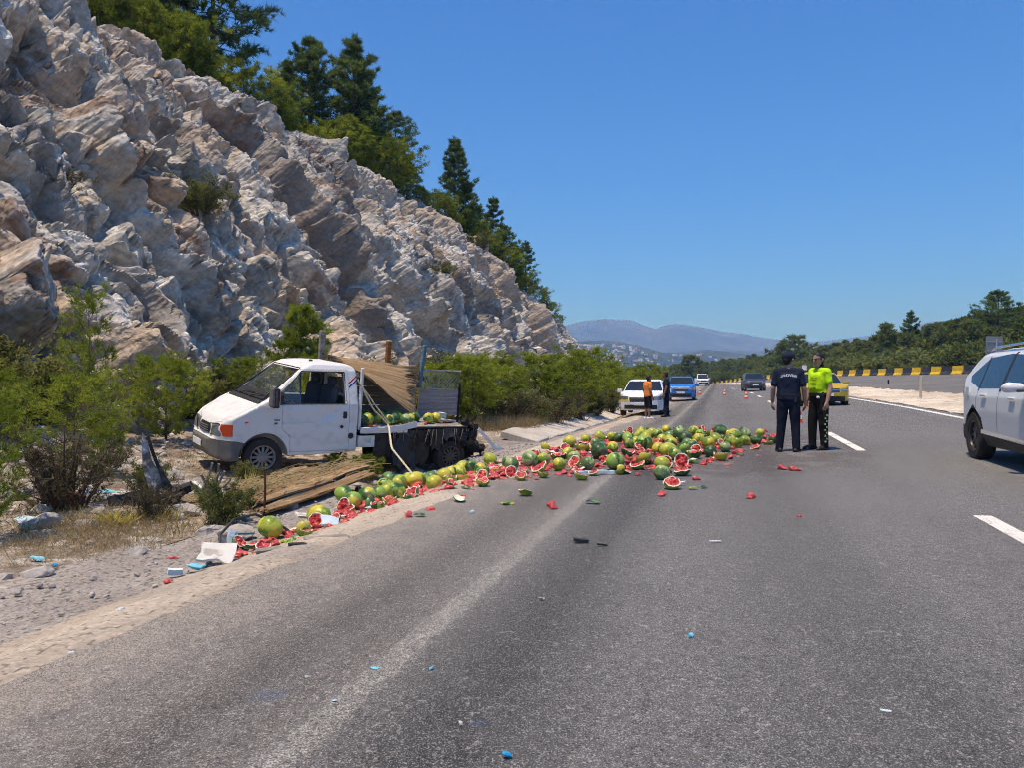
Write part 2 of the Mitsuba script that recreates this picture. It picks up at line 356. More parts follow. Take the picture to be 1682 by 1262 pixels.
nrm = np.cross(gs, gw); nrm /= np.linalg.norm(nrm, axis=-1, keepdims=True)
if (nrm[..., 2].mean() < 0): nrm = -nrm
warp = (meshkit.fbm(np.stack([S, W, 0 * S], -1) * .45, 3, 21) - .5) * 1.6
A = S + .22 * W + warp                # across the strata
L = W - .22 * S + warp * .5           # along them
def saw(period, amp, seed):
    """beds that jut out abruptly on their near side and lean back on the far side"""
    r = np.random.default_rng(seed)
    br = np.cumsum(np.r_[A.min() - period, r.uniform(.5, 1.6, int((A.max() - A.min()) / period * 1.15) + 4) * period])
    j = np.clip(np.searchsorted(br, A.ravel()) - 1, 0, len(br) - 2)
    f = (A.ravel() - br[j]) / (br[j + 1] - br[j])
    a = r.uniform(.35, 1.25, len(br))[j]
    o = np.clip(f / .07, 0, 1) * (1 - np.clip(f, 0, 1)) - .3
    m = np.clip((meshkit.fbm(np.stack([A * .16, L * .11, 0 * S], -1), 3, seed) - .36) * 5, 0, 1).ravel()
    return (o * a * m * amp).reshape(S.shape)
disp = np.zeros_like(S)
def cells(size_a, size_l, amp, tilt, crack, seed, tilt_bias=0.0, chance=1.0):
    r = np.random.default_rng(seed)
    a0, a1, l0, l1 = A.min(), A.max(), L.min(), L.max()
    na, nl = int((a1 - a0) / size_a) + 3, int((l1 - l0) / size_l) + 3
    ca = a0 + (np.arange(na)[:, None] - 1 + r.uniform(-.1, 1.1, (na, nl))) * size_a
    cl = l0 + (np.arange(nl)[None] - 1 + r.uniform(-.1, 1.1, (na, nl))) * size_l
    pts = np.stack([ca.ravel() / size_a, cl.ravel() / size_l], -1)
    off = np.clip(r.normal(0, 1, len(pts)), -1.4, 1.2) * amp
    ga, gl = np.clip(r.normal(tilt_bias, 1, len(pts)), -1.6, 1.6) * tilt, np.clip(r.normal(.2, .8, len(pts)), -1.4, 1.4) * tilt * (.55 if size_l > 3 else 1)
    q = np.stack([A.ravel() / size_a, L.ravel() / size_l], -1)
    dd, ii = cKDTree(pts).query(q, k=2)
    e = dd[:, 1] - dd[:, 0]
    o = off[ii[:, 0]] + ga[ii[:, 0]] * (q[:, 0] - pts[ii[:, 0], 0]) * size_a + gl[ii[:, 0]] * (q[:, 1] - pts[ii[:, 0], 1]) * size_l
    o -= crack * np.exp(-(e / .075) ** 2) * 1.5
    return o.reshape(S.shape)
disp += (meshkit.fbm(np.stack([A * .13, L * .07, 0 * S], -1), 3, 5) - .56) * 1.5
disp += cells(2.2, 6.5, .52, .20, .34, 31, .35)
disp += cells(.8, 2.4, .25, .24, .22, 32, .3)
from scipy.ndimage import gaussian_filter
disp += saw(5.2, 1.25, 71) + saw(1.9, .40, 72)
pit = meshkit.fbm(np.stack([A * .62, L * .34, 0 * S + 5], -1), 4, 61)
disp -= 1.0 * np.clip((pit - .57) * 9, 0, 1) + .22 * np.clip((meshkit.fbm(np.stack([A * 1.5, L * .9, 0 * S], -1), 4, 62) - .57) * 9, 0, 1)
jut = gaussian_filter(saw(5.2, 1.25, 71) + saw(1.9, .45, 72), 1.6)
disp = gaussian_filter(disp, .8)
disp += cells(.36, .80, .095, .34, .08, 33)
mask = np.clip((meshkit.fbm(np.stack([S * .5, W * .5, 0 * S], -1), 3, 6) - .38) * 6, 0, 1)
disp += gaussian_filter(cells(.19, .32, .036, .26, .035, 34), .5) * (.45 + .55 * mask)
disp += (meshkit.fbm(np.stack([A * 1.6, L * .9, 0 * S], -1), 4, 9) - .5) * .28
fade = np.clip(np.minimum(W / 1.4, (wr + 1.2 - W) / 5.0), 0, 1)
# the pieces are pushed out level rather than square to the slope, so that they overhang
dirn = nrm * .8 + np.stack([np.full_like(S, .24), np.full_like(S, -.18), np.full_like(S, .0)], -1)
dirn /= np.linalg.norm(dirn, axis=-1, keepdims=True)
P = base + dirn * (disp * (.16 + .84 * fade))[..., None] + np.array([-.27, -.96, -.1]) * (np.maximum(jut, 0) * .42 * fade)[..., None]
CL = grid(P)
if CL.face_normals[:, 2].mean() < 0: CL.invert()
struct('rock_face', CL, 'rock', uv=np.stack([S.ravel(), W.ravel()], 1), smooth=False)
CLIFF_P, CLIFF_S, CLIFF_W = P, S, W
def edge_at(s, back=0.0):
    """a point on the rim, or BACK metres behind it"""
    i = int(np.clip(np.searchsorted(sc, s), 1, NS - 1))
    w = float(np.interp(s, RIM_S, RIM_W)) + back
    if w <= arc[-1]: return P[i, int(w / arc[-1] * (NW - 1))]
    e = w - arc[-1]
    x_, y_, z_ = cliff_xyz(s, -26.5 - e, float(base[i, -1, 2]) + e * .34)
    return np.array([x_, y_, z_])
def face_at(s, w):
    i = int(np.clip(np.searchsorted(sc, s), 1, NS - 1)); j = int(np.clip(w / arc[-1] * (NW - 1), 0, NW - 1))
    return P[i, j]
S2, B2 = np.meshgrid(np.r_[-10, 0, sc[::16]], np.r_[0, 2, 5, 10, 20, 40, 70], indexing='ij')
x, y, z = cliff_xyz(S2, -26.2 - B2, np.interp(S2, sc, base[:, -1, 2]) - .3 + B2 * .34)
z = z + (meshkit.fbm(np.stack([x, y, 0 * x], -1) * .35, 3, 2) - .5) * 1.0
hm = grid(np.stack([x, y, z], -1))
if hm.face_normals[:, 2].mean() < 0: hm.invert()
struct('hilltop_ground', hm, 'hill_earth', smooth=True)
ORD = 'first second third fourth fifth sixth seventh eighth ninth tenth eleventh twelfth thirteenth fourteenth fifteenth sixteenth seventeenth eighteenth nineteenth twentieth'.split()
def nth(i):
    return ORD[i] if i < 20 else {20: 'twenty', 30: 'thirty', 40: 'forty', 50: 'fifty', 60: 'sixty'}[i // 10 * 10] + ('-' + ORD[(i + 1) % 10 - 1] if (i + 1) % 10 else 'th')
# ------------------------------------------------------------------ plants: a few of each kind, then copies
leaf('pine_needles', (.085, .135, .036), (.22, .29, .08), .5, .75)
leaf('young_needles', (.15, .205, .026), (.41, .46, .062), .9, .9)
leaf('scrub_leaves', (.11, .135, .042), (.26, .26, .09), 1.2, .8)
leaf('brown_scrub', (.085, .070, .042), (.19, .165, .095), 1.4, .7)
leaf('straw', (.30, .225, .11), (.50, .40, .22), 1.6, .6)
leaf('straw_yellow', (.52, .44, .10), (.72, .62, .22), 3., .7)
leaf('forest_leaves', (.115, .15, .04), (.26, .29, .085), .12, .7)
mat('bark', lambda p, n, uv: mix((.055, .04, .03), (.16, .12, .09), fbm(p.x * 9, p.y * 9, p.z * 3, 3)), 0.95, 0.1)
def unit(v):
    return v / (np.linalg.norm(v, axis=-1, keepdims=True) + 1e-9)
def tufts(Pt, Dt, n, L, w, spread, r):
    """n slender leaves fanning out of every point along its direction"""
    k = len(Pt)
    d = unit(Dt[:, None] + r.normal(0, spread, (k, n, 3)))
    side = unit(np.cross(d, r.normal(0, 1, (k, n, 3))))
    ln = L * r.uniform(.6, 1.15, (k, n, 1))
    a = Pt[:, None] + d * ln * .06
    v = np.stack([a - side * w * .5, a + side * w * .5, a + d * ln], 2).reshape(-1, 3)
    return trimesh.Trimesh(v, np.arange(len(v)).reshape(-1, 3), process=False)
def leaves(Pt, Dt, n, L, w, spread, r):
    """small rhombic leaves"""
    k = len(Pt)
    d = unit(Dt[:, None] + r.normal(0, spread, (k, n, 3)))
    side = unit(np.cross(d, r.normal(0, 1, (k, n, 3))))
    ln = L * r.uniform(.6, 1.2, (k, n, 1))
    a = Pt[:, None] + r.normal(0, L * .4, (k, n, 3))
    v = np.stack([a, a + d * ln * .5 + side * w * .5, a + d * ln, a + d * ln * .5 - side * w * .5], 2).reshape(-1, 3)
    i = np.arange(k * n)[:, None] * 4
    return trimesh.Trimesh(v, np.vstack([i + [0, 1, 2], i + [0, 2, 3]]), process=False)
def pine(H, R, seed, whorls, per, upturn, clear, shape, needle, nl, nw, npt, tw, trunk_r, lean=.03, sub=5, bunch=.5):
    """trunk with whorls of branches; needles bunched on the outer part of each branch"""
    r = np.random.default_rng(seed)
    wob = np.cumsum(r.normal(0, lean, (9, 2)), 0) * H / 9
    hz = np.linspace(0, H, 9)
    tp = np.c_[wob - wob[0], hz]
    wood = [tube(tp, np.linspace(trunk_r, trunk_r * .08, 9), 7)]
    P_, D_ = [], []
    for i in range(whorls):
        f = clear + (1 - clear) * ((i + r.uniform(-.3, .3)) / whorls)
        f = min(max(f, .02), .97)
        z0 = f * H
        at = np.array([np.interp(z0, hz, tp[:, 0]), np.interp(z0, hz, tp[:, 1]), z0])
        a0 = r.uniform(0, 6.28)
        for b in range(per):
            if r.random() < .14: continue
            az = a0 + 6.283 * b / per + r.normal(0, .28)
            ln = R * shape((f - clear) / (1 - clear)) * r.uniform(.55, 1.12)
            u = np.linspace(0, 1, 5)
            out = np.array([math.cos(az), math.sin(az), 0])
            rise = r.normal(upturn, .12)
            pts = at + out * (u * ln)[:, None] + np.array([0, 0, 1.0]) * (rise * ln * u - .25 * ln * u * (1 - u) + .12 * ln * u ** 3)[:, None]
            wood.append(tube(pts, np.linspace(trunk_r * .28 * (1 - .6 * f), .004, 5), 4))
            for j in range(sub):
                g = r.uniform(.28, 1.0) if j else 1.0
                q = np.array([np.interp(g, u, pts[:, c]) for c in range(3)])
                sd = unit(out * r.uniform(.2, 1.0) + np.array([-out[1], out[0], 0]) * r.normal(0, .8) + [0, 0, r.uniform(.1, .7)])
                sl = ln * .34 * r.uniform(.5, 1.1) * (1.15 - .5 * g) + .05
                if sl > .25:
                    wood.append(tube([q, q + sd * sl], [trunk_r * .07, .003], 3))
                m = max(2, int(npt))
                gg = r.uniform(.15, 1.05, (m, 1))
                P_.append(q + sd * sl * gg + r.normal(0, sl * .16 + .015, (m, 3)))
                D_.append(unit(sd * .8 + r.normal(0, bunch, (m, 3)) + [0, 0, .35]))
    top = tp[-1] - np.array([0, 0, 1]) * r.uniform(0, .12 * H, (npt * 3, 1))
    P_.append(top + r.normal(0, .02 * R, top.shape)); D_.append(unit(r.normal(0, .4, top.shape) + [0, 0, 1]))
    return cat_(wood), tufts(np.vstack(P_), np.vstack(D_), needle, nl, nw, tw, r)
def scrub(H, R, seed, stems, kind, ln, w, m, twigs=10):
    r = np.random.default_rng(seed)
    wood, P_, D_ = [], [], []
    for i in range(stems):
        az = r.uniform(0, 6.28); sp = abs(r.normal(.0, .42))
        d = unit(np.array([math.cos(az) * sp, math.sin(az) * sp, 1.0]))
        L = H * r.uniform(.55, 1.05)
        foot = np.array([math.cos(az), math.sin(az), 0]) * r.uniform(0, .3) * R
        u = np.linspace(0, 1, 5)
        bend = np.array([math.cos(az), math.sin(az), 0]) * r.uniform(.1, .45) * R
        pts = foot + d * (u * L)[:, None] + bend * (u ** 2)[:, None]
        wood.append(tube(pts, np.linspace(.010 * H + .004, .003, 5), 4))
        for j in range(twigs):
            g = r.uniform(.18, 1.0)
            q = np.array([np.interp(g, u, pts[:, c]) for c in range(3)])
            sd = unit(d * .7 + r.normal(0, .6, 3))
            sl = .26 * H * r.uniform(.4, 1) * (1.15 - .6 * g)
            mm = m
            P_.append(q + sd * sl * r.uniform(0, 1, (mm, 1)) + r.normal(0, .02 * H, (mm, 3)))
            D_.append(unit(sd + r.normal(0, .5, (mm, 3)) + [0, 0, .3]))
    f = tufts if kind == 'needle' else leaves
    return cat_(wood), f(np.vstack(P_), np.vstack(D_), 5, ln, w, .5, r)
cone = lambda f: (1 - f) ** .75 * (.35 + .65 * min(1, f * 5 + .25)) + .06
egg = lambda f: (math.sin(min(1, f * .86 + .16) * math.pi)) ** .8 * (1 - .25 * f) + .10
GROUPS = {}
def family(name, parts):
    """parts: [(part name, mesh, bsdf), ...]"""
    scene[name] = {'type': 'shapegroup', **{k: mikit.ply(m, b) for k, m, b in parts}}
    GROUPS[name] = [k for k, _, _ in parts]
for i in range(4):
    w, c = pine(10.0, [2.3, 1.9, 2.6, 2.1][i], 40 + i, [17, 19, 16, 20][i], 5, .22, [.10, .12, .2, .08][i], [cone, cone, egg, cone][i], 9, .34, .05, 7, .55, .15, sub=6)
    family(f'pine_kind_{i}', [('trunk', w, 'bark'), ('crown', c, 'pine_needles')])
for i in range(4):
    w, c = pine(2.4, [.95, 1.1, .85, 1.2][i], 60 + i, 13, 5, .62, .07, [egg, egg, cone, egg][i], 9, .17, .016, 7, .42, .035, sub=5, bunch=.35)
    family(f'young_kind_{i}', [('trunk', w, 'bark'), ('crown', c, 'young_needles')])
for i in range(3):
    w, c = scrub(1.2, .7, 80 + i, 26, 'leaf', .07, .026, 6, 12)
    family(f'scrub_kind_{i}', [('stem', w, 'bark'), ('foliage', c, 'scrub_leaves')])
for i in range(2):
    w, c = scrub(1.2, .75, 90 + i, 30, 'needle', .12, .012, 4, 10)
    family(f'brown_kind_{i}', [('stem', w, 'bark'), ('foliage', c, 'brown_scrub')])
for i in range(2):
    w, c = pine(2.4, [1.1, .95][i], 66 + i, 11, 4, .5, [.16, .10][i], egg, 8, .17, .014, 4, .42, .032, sub=5, bunch=.35)
    family(f'sparse_kind_{i}', [('trunk', w, 'bark'), ('crown', c, 'young_needles')])
w, c = pine(2.8, .8, 77, 9, 4, .75, .22, lambda f: .95 - .5 * f, 8, .19, .012, 5, .35, .03, sub=4, bunch=.3)
family('sapling_kind', [('trunk', w, 'bark'), ('crown', c, 'young_needles')])
def plant(name, fam, x, y, z, h, h0, label, cat, group=None, wide=1.0, rot=None, tilt=0.0):
    k = thing(name, label, cat, group)
    s = h / h0
    t = T().translate([float(x), float(y), float(z)]).rotate([0, 0, 1], float(rng.uniform(0, 360) if rot is None else rot))
    if tilt: t = t.rotate([0, 1, 0], tilt)
    scene[k] = {'type': 'instance', 'shapegroup': {'type': 'ref', 'id': fam}, 'to_world': t.scale([s * wide, s * wide, s])}
    return k
# pines along the rim: (along the rim, behind it, height, kind, width, label)
RIM = [(25, 6, 9.5, 0, 1.2, None), (27.5, 9, 10.5, 2, 1.3, None), (29.5, 5.5, 9.5, 3, 1.3, None), (32, 8, 11, 1, 1.3, None), (34, 5.5, 11, 0, 1.4, None), (36, 10, 12, 2, 1.3, None), (38, 6, 12, 3, 1.3, None),
       (39.5, 4.0, 12.5, 2, 1.15, 'tall dark pine at the top whose branches reach out over the sky'), (35.5, 13, 12, 1, 1.3, None), (31, 14, 12, 2, 1.3, None),
       (46.3, 3.0, 6.4, 3, .9, 'slim pointed pine standing left of the tallest clump on the rim'), (49.2, 3.5, 8.2, 1, 1.1, None), (51, 5.0, 9.6, 2, 1.1, None),
       (52.6, 2.5, 11.0, 0, 1.25, 'tallest pointed pine in the middle of the cliff rim against the sky'), (54.6, 3.0, 9.6, 3, 1.3, None), (56.3, 1.8, 7.0, 2, 1.2, None), (55.6, 5.0, 8.6, 1, 1.2, None),
       (62.8, 1.6, 8.6, 3, 1.15, 'lone spire shaped pine on the right part of the rim, sky on its left'), (64.6, 1.8, 6.2, 0, 1.2, None), (68.4, 1.4, 7.0, 1, 1.1, 'narrow pine just right of the lone spire shaped pine'),
       (70.2, 1.4, 5.2, 2, 1.2, None), (74.3, 1.2, 5.8, 0, 1.1, 'last tall pine where the rim runs down to the right'), (72.6, 1.6, 4.4, 3, 1.2, None), (66.4, 2.4, 5.0, 2, 1.2, None), (77.6, 1.0, 2.6, 1, 1.4, None)]
RIM.sort(key=lambda q: q[0])
for i_, (s, b, h, kd, wd, lb) in enumerate(RIM):
    p = edge_at(s, b)
    plant('pine_tree', f'pine_kind_{kd}', p[0], p[1], p[2] - .25, h, 10.0, lb or f'dark green pine on the cliff rim, {nth(i_)} from the left along the rim', 'pine tree', 'dark pines on the cliff rim', wd)
for i_, (s, b, h) in enumerate([(25.0, 1.2, 2.6), (26.4, 1.6, 3.0), (27.8, 1.0, 3.4), (29.0, 1.8, 3.6), (30.3, .8, 3.0), (31.6, 1.0, 3.2), (33.0, .8, 3.4), (34.4, .8, 2.6), (36.2, .8, 2.2), (38.2, .9, 3.0), (40.6, .6, 2.8),
                (41.6, .8, 2.2), (43.4, .6, 1.8), (46, .6, 2.0), (48.0, .6, 3.0), (49.6, .9, 4.2), (51.4, .6, 3.4), (53.0, .7, 4.0), (54.6, .5, 3.6), (56, .5, 3.0), (57.6, .5, 1.9), (59, .6, 2.0), (60.6, .6, 2.4),
                (61.6, .6, 2.0), (63.8, .4, 3.2), (65.6, .5, 2.9), (67.2, .5, 2.6), (69.4, .4, 2.6), (71.6, .4, 2.2), (73.4, .4, 2.0), (75.8, .4, 1.9), (78.6, .4, 1.6), (80.4, .4, 1.2)]):
    p = edge_at(s, b)
    plant('young_pine', f'young_kind_{rng.integers(4)}', p[0], p[1], p[2] - .2, h, 2.4, f'bright yellow green bushy pine on the cliff edge, {nth(i_)} from the left', 'shrub', 'bushy young pines along the cliff edge', 1.35)
# tufts growing on the face
for s, w_, h, kd, lb in [(26.0, 14.5, 1.1, 'young', 'bright green bush growing alone high on the rock face'), (21.0, 8.6, 1.3, 'scrub', 'pale grey green shrub in a cleft halfway up the rock face'),
                         (15.5, 8.0, .8, 'brown', 'dry brownish tuft on the pale slab at the left of the rock face'), (59, 14.5, 1.5, 'scrub', 'shrub high on the right part of the rock face under the lone pine'),
                         (41, 8.5, 1.0, 'scrub', 'small shrub in the middle of the rock face above the truck bed')]:
    p = face_at(s, w_)
    plant('face_shrub', f'{kd}_kind_0', p[0], p[1], p[2] - .1, h, 2.4 if kd == 'young' else 1.2, lb, 'shrub', None, 1.3)
# verge: (x, y, height, family, width, label)
YG = 'bright yellow green young pine bush on the verge beyond the truck'
V = [(-6.1, 10.6, 1.42, 'sparse_kind_0', 1.15, 'large rounded yellow green pine bush left of the bumper wreckage'), (-6.3, 11.7, 1.0, 'young_kind_0', 1.0, 'low bush right behind the large rounded pine bush'),
     (-4.75, 6.75, 1.35, 'sparse_kind_1', .9, 'yellow green bush cut by the left edge, beside the road'), (-7.8, 11.5, 1.35, 'sparse_kind_1', 1.2, 'tall pale green pine bush at the left edge'),
     (-9.2, 13.0, 1.45, 'sparse_kind_0', 1.2, 'bush at the left edge under the pale rock slab'), (-7.95, 14.3, 2.8, 'sapling_kind', .75, 'thin tall pine sapling with sparse whorls, left of the truck'),
     (-7.05, 15.5, 1.75, 'young_kind_1', 1.0, 'small rounded pine with a bare dark trunk just left of the truck'), (-9.4, 14.4, 1.8, 'scrub_kind_1', 1.3, 'grey green shrub at the cliff foot on the left'),
     (-7.6, 18.9, 1.6, 'scrub_kind_0', 1.3, 'olive shrub at the cliff foot behind the truck bonnet'), (-6.9, 19.6, 1.5, 'young_kind_3', 1.1, 'bush behind the truck windscreen'),
     (-6.2, 22.2, 2.9, 'young_kind_2', 1.0, 'tall bright bush at the cliff foot above the cab roof'), (-5.6, 21.2, 1.5, 'young_kind_1', 1.0, None), (-3.6, 22.5, 1.6, 'scrub_kind_2', 1.3, 'pale shrub behind the straw mat'),
     (-2.9, 23.4, 2.0, 'scrub_kind_0', 1.1, 'shrub showing between the brown post and the mesh gate'), (-9.6, 17.4, 1.4, 'scrub_kind_0', 1.3, None), (-10.6, 19.5, 1.6, 'scrub_kind_2', 1.3, None), (-4.9, 8.3, 1.0, 'brown_kind_1', 1.2, 'brown twiggy bush in front of the large pine bush'),
     (-1.9, 20.2, 1.5, 'young_kind_0', 1.1, YG), (-1.05, 20.2, 1.75, 'young_kind_1', 1.1, YG), (-.55, 21.4, 1.5, 'young_kind_3', 1.1, YG), (-1.2, 23.2, 1.9, 'young_kind_0', 1.2, YG), (.2, 23.4, 1.8, 'young_kind_2', 1.3, YG),
     (-.6, 26, 2.0, 'young_kind_1', 1.3, YG), (1.3, 25.6, 1.6, 'young_kind_0', 1.2, YG), (.8, 28.2, 2.1, 'young_kind_3', 1.3, YG), (2.3, 28.4, 1.8, 'young_kind_1', 1.2, YG), (2.0, 31.0, 2.2, 'young_kind_2', 1.4, YG), (3.2, 32.4, 1.7, 'young_kind_0', 1.3, YG),
     (3.3, 35.5, 2.3, 'young_kind_1', 1.3, YG), (4.6, 37, 1.9, 'young_kind_3', 1.3, YG), (5.2, 41, 2.1, 'young_kind_0', 1.3, YG), (6.4, 44.5, 1.8, 'young_kind_1', 1.3, YG), (6.6, 49, 2.2, 'young_kind_2', 1.4, YG), (8.2, 53, 1.9, 'young_kind_0', 1.4, YG),
     (9.6, 60, 2.2, 'young_kind_1', 1.4, YG), (11.8, 68, 2.4, 'young_kind_3', 1.4, YG), (7.4, 58, 2.8, 'young_kind_0', 1.4, YG), (14.5, 80, 2.6, 'young_kind_1', 1.5, YG), (17.2, 92, 2.6, 'young_kind_0', 1.5, YG),
     (-.1, 20.6, .95, 'brown_kind_0', 1.2, 'brown green twiggy shrub at the gutter beyond the truck'), (.55, 21.6, 1.05, 'scrub_kind_1', 1.2, 'olive shrub leaning over the gutter slabs'), (1.2, 22.7, 1.05, 'brown_kind_1', 1.2, 'brownish shrub by the gutter slabs'),
     (1.55, 24.6, .95, 'scrub_kind_2', 1.2, 'olive shrub by the gutter beyond the brownish one'), (2.4, 26.2, 1.0, 'brown_kind_0', 1.1, 'dull shrub by the gutter, third along'), (3.2, 29.2, 1.0, 'scrub_kind_0', 1.1, 'dull olive shrub by the gutter, fourth along'),
     (4.3, 32.6, 1.0, 'scrub_kind_1', 1.2, 'dull shrub by the gutter near the parked white car'),
     (-2.95, 7.75, .55, 'scrub_kind_0', .8, 'thin olive weed beside the thin rusty rod'), (-3.35, 14.35, .5, 'young_kind_0', 1.3, 'broken green pine branch lying under the truck door'), (-2.75, 14.3, .5, 'young_kind_1', 1.5, 'green pine bough lying below the cargo bed'),
     (-4.45, 12.75, .42, 'scrub_kind_1', 1.1, 'green weed in front of the truck front wheel'), (-4.15, 12.9, .36, 'brown_kind_0', 1.2, 'dry weed at the truck front wheel, right of the green one'),
     (-3.75, 7.9, .5, 'brown_kind_1', 1.0, 'dry brown weed at the edge of the verge'), (-4.4, 9.2, .5, 'scrub_kind_2', .9, 'small weed in front of the bumper wreckage')]
yg_ = sorted((q[1], q[0]) for q in V if q[5] == YG)
for x, y, h, fam, wd, lb in V:
    nm = {'young': 'young_pine', 'sparse': 'young_pine', 'sapling': 'pine_sapling', 'scrub': 'shrub', 'brown': 'shrub'}[fam.split('_')[0]]
    if lb == YG: h *= .62 + .62 * rng.random()
    lb2 = lb or 'grey green shrub at the foot of the cliff behind the truck cab'
    if lb == YG: lb2 = f'yellow green young pine on the verge beyond the truck, {nth(yg_.index((y, x)))} going away from us'
    plant(nm, fam, x, y, float(verge_z(np.array(x), np.array(y))) - .06, h, {'young': 2.4, 'sparse': 2.4, 'sapling': 2.8}.get(fam.split('_')[0], 1.2), lb2, 'shrub',
          'young pines along the verge' if lb == YG else 'shrubs at the cliff foot' if lb is None else None, wd)
# dry grass and weeds on the verge
def blades(x, y, z, n, L, w, seed, lean=.5):
    r = np.random.default_rng(seed)
    k = len(x)
    b = np.stack([x, y, z], -1)[:, None] + np.concatenate([r.normal(0, .045, (k, n, 2)), np.zeros((k, n, 1))], -1)
    d = unit(np.concatenate([r.normal(0, lean, (k, n, 2)), np.ones((k, n, 1))], -1))
    s = unit(np.cross(d, r.normal(0, 1, (k, n, 3))))
    ln = (L * r.uniform(.45, 1.25, (k, n, 1)))
    v = np.stack([b - s * w, b + s * w, b + d * ln + np.array([0, 0, -.1]) * ln], 2).reshape(-1, 3)
    return trimesh.Trimesh(v, np.arange(len(v)).reshape(-1, 3), process=False)
r_ = np.random.default_rng(3)
def scatter(n, t0, t1, s0, s1, thr, seed, fr=.8):
    t, s = r_.uniform(t0, t1, n), r_.uniform(s0, s1, n)
    x, y = ts_xy(t, s)
    k = meshkit.fbm(np.stack([x * fr, y * fr, x * 0], -1), 3, seed) > thr
    return x[k], y[k], verge_z(x[k], y[k]) - .02
x1, y1, z1 = scatter(2600, -11, -4.9, 2.5, 40, .50, 51)
x2, y2, z2 = scatter(700, -6.4, -4.8, 18.3, 22.5, .30, 52)
xg, yg2 = -3.9 + r_.normal(0, .55, 420), 7.2 + r_.normal(0, .55, 420)
kg = xy_ts(xg, yg2)[0] < -4.75
xg, yg2 = xg[kg], yg2[kg]
tag(put('dry_grass', cat_([blades(x1, y1, z1, 12, .22, .0035, 1), blades(x2, y2, z2, 16, .42, .004, 2, .3), blades(xg, yg2, verge_z(xg, yg2) - .02, 14, .17, .003, 5, .7)]), 'straw'), 'dry straw coloured grass growing over the verge', 'grass', kind='stuff')
x3, y3, z3 = scatter(900, -11, -4.9, 2.5, 45, .54, 53)
tag(put('green_weeds', blades(x3, y3, z3, 14, .24, .005, 4, .6), 'scrub_leaves'), 'low green weeds between the stones of the verge', 'weeds', kind='stuff')
# rubble
def stone_mesh(seed, sub=2):
    m = trimesh.creation.icosphere(subdivisions=sub)
    r = np.random.default_rng(seed)
    v = m.vertices.copy()
    for _ in range(7):
        n_ = unit(r.normal(0, 1, 3)); c_ = r.uniform(.45, .8)
        dd = v @ n_
        v -= np.outer(np.maximum(dd - c_, 0), n_)
    v += (meshkit.fbm(v * 2.4 + seed, 3, seed)[:, None] - .5) * .22 * v
    return trimesh.Trimesh(v, m.faces, process=False)
STN = [stone_mesh(200 + i, 1) for i in range(6)]
x4, y4, z4 = scatter(9000, -12.5, -4.7, 2.5, 40, .47, 54, 1.1)
xq, yq = ts_xy(r_.uniform(-4.75, -3.72, 1500), r_.uniform(2.0, 17, 1500)); kq = r_.random(1500) < .5
x4, y4, z4 = np.r_[x4, xq[kq]], np.r_[y4, yq[kq]], np.r_[z4, ground_z(xq[kq], yq[kq])]
ms = []
for i in range(len(x4)):
    m = STN[i % 6].copy(); sz = (.018 + .10 * r_.random() ** 4) if i < len(x4) - kq.sum() else .006 + .026 * r_.random() ** 4
    m.apply_transform(trimesh.transformations.random_rotation_matrix(r_.random(3)))
    m.vertices *= sz * np.array([1.2, 1, .75]); m.apply_translation([x4[i], y4[i], z4[i] + sz * .35])
    ms.append(m)
tag(put('rubble', cat_(ms), 'rubble_stone'), 'pale broken stones strewn over the verge below the cliff', 'rubble', kind='stuff')
for x, y, s_, lb in [(-2.55, 6.9, .16, 'rounded grey brown boulder at the verge edge left of the thin weed'), (-3.5, 8.1, .13, 'angular stone in front of the crumpled bumper pieces'), (-4.55, 7.3, .15, 'pale stone beside the dry grass clump'),
                   (-5.6, 8.6, .14, 'grey stone under the large pine bush'), (-3.1, 6.3, .07, 'small dark stone at the gutter edge near the dry grass'), (-6.2, 13.1, .22, 'pale boulder left of the truck front'), (-5.4, 12.0, .16, 'pale stone between the bumper wreckage and the truck')]:
    m = stone_mesh(int(abs(x) * 977), 3); m.vertices *= s_ * np.array([1.3, 1, .75])
    one('boulder', m, 'rubble_stone', lb, 'boulder', to=T().translate([x, y, float(ground_z(x, y)) + s_ * .3]), smooth=40)
# ------------------------------------------------------------------ beyond the road: wooded slope, hills, mountains, air
def right_z(x, y):
    """the ground to the right of and beyond the far carriageway"""
    b = np.interp(y, [20, 60, 110, 193, 300, 420, 700], [34, 43, 49, 55, 40, 0, -150])
    q = np.maximum(x - b, 0)
    k = np.interp(y, [0, 60, 120, 200, 330, 600], [1.6, 1.5, 1.0, -.6, -4.5, -8])
    up = np.interp(q, [0, 8, 20, 40, 80, 160, 260], [0, .9, 4.1, 7.6, 11.0, 14.5, 19]) * np.interp(y, [60, 150, 260, 420], [1.0, 1.0, .8, .6])
    return k + up + (meshkit.fbm(np.stack([x, y, x * 0], -1) * .03, 3, 4) - .5) * 3 * np.clip(q / 15, 0, 1)
X, Yq = np.meshgrid(np.r_[np.linspace(0, 1, 46)] ** 1.4 * 330, np.r_[np.arange(0, 200, 6), np.arange(200, 900, 20)], indexing='xy')
b0 = np.interp(Yq, [20, 60, 110, 193, 300, 420, 700], [34, 43, 49, 55, 40, 0, -150]) - 1.0
struct('wooded_slope', grid(np.stack([X + b0, Yq, right_z(X + b0, Yq) - .05], -1)), 'hill_earth', smooth=True)
def far_c(p, n, uv):
    k = fbm(p.x * .010, p.y * .010, p.z * .02, 5); g = fbm(p.x * .05, p.y * .05, p.z * .05, 3)
    c = mix((.016, .028, .016), (.055, .066, .034), dr.clip(k * 1.7 - .35, 0, 1)) * (.7 + .6 * g)
    bare = smoothstep(.64, .70, fbm(p.x * .0062 + 4.0, p.y * .0042, p.z * .016, 4))
    return mix(c, mi.Color3f(.34, .27, .20), bare * .7)
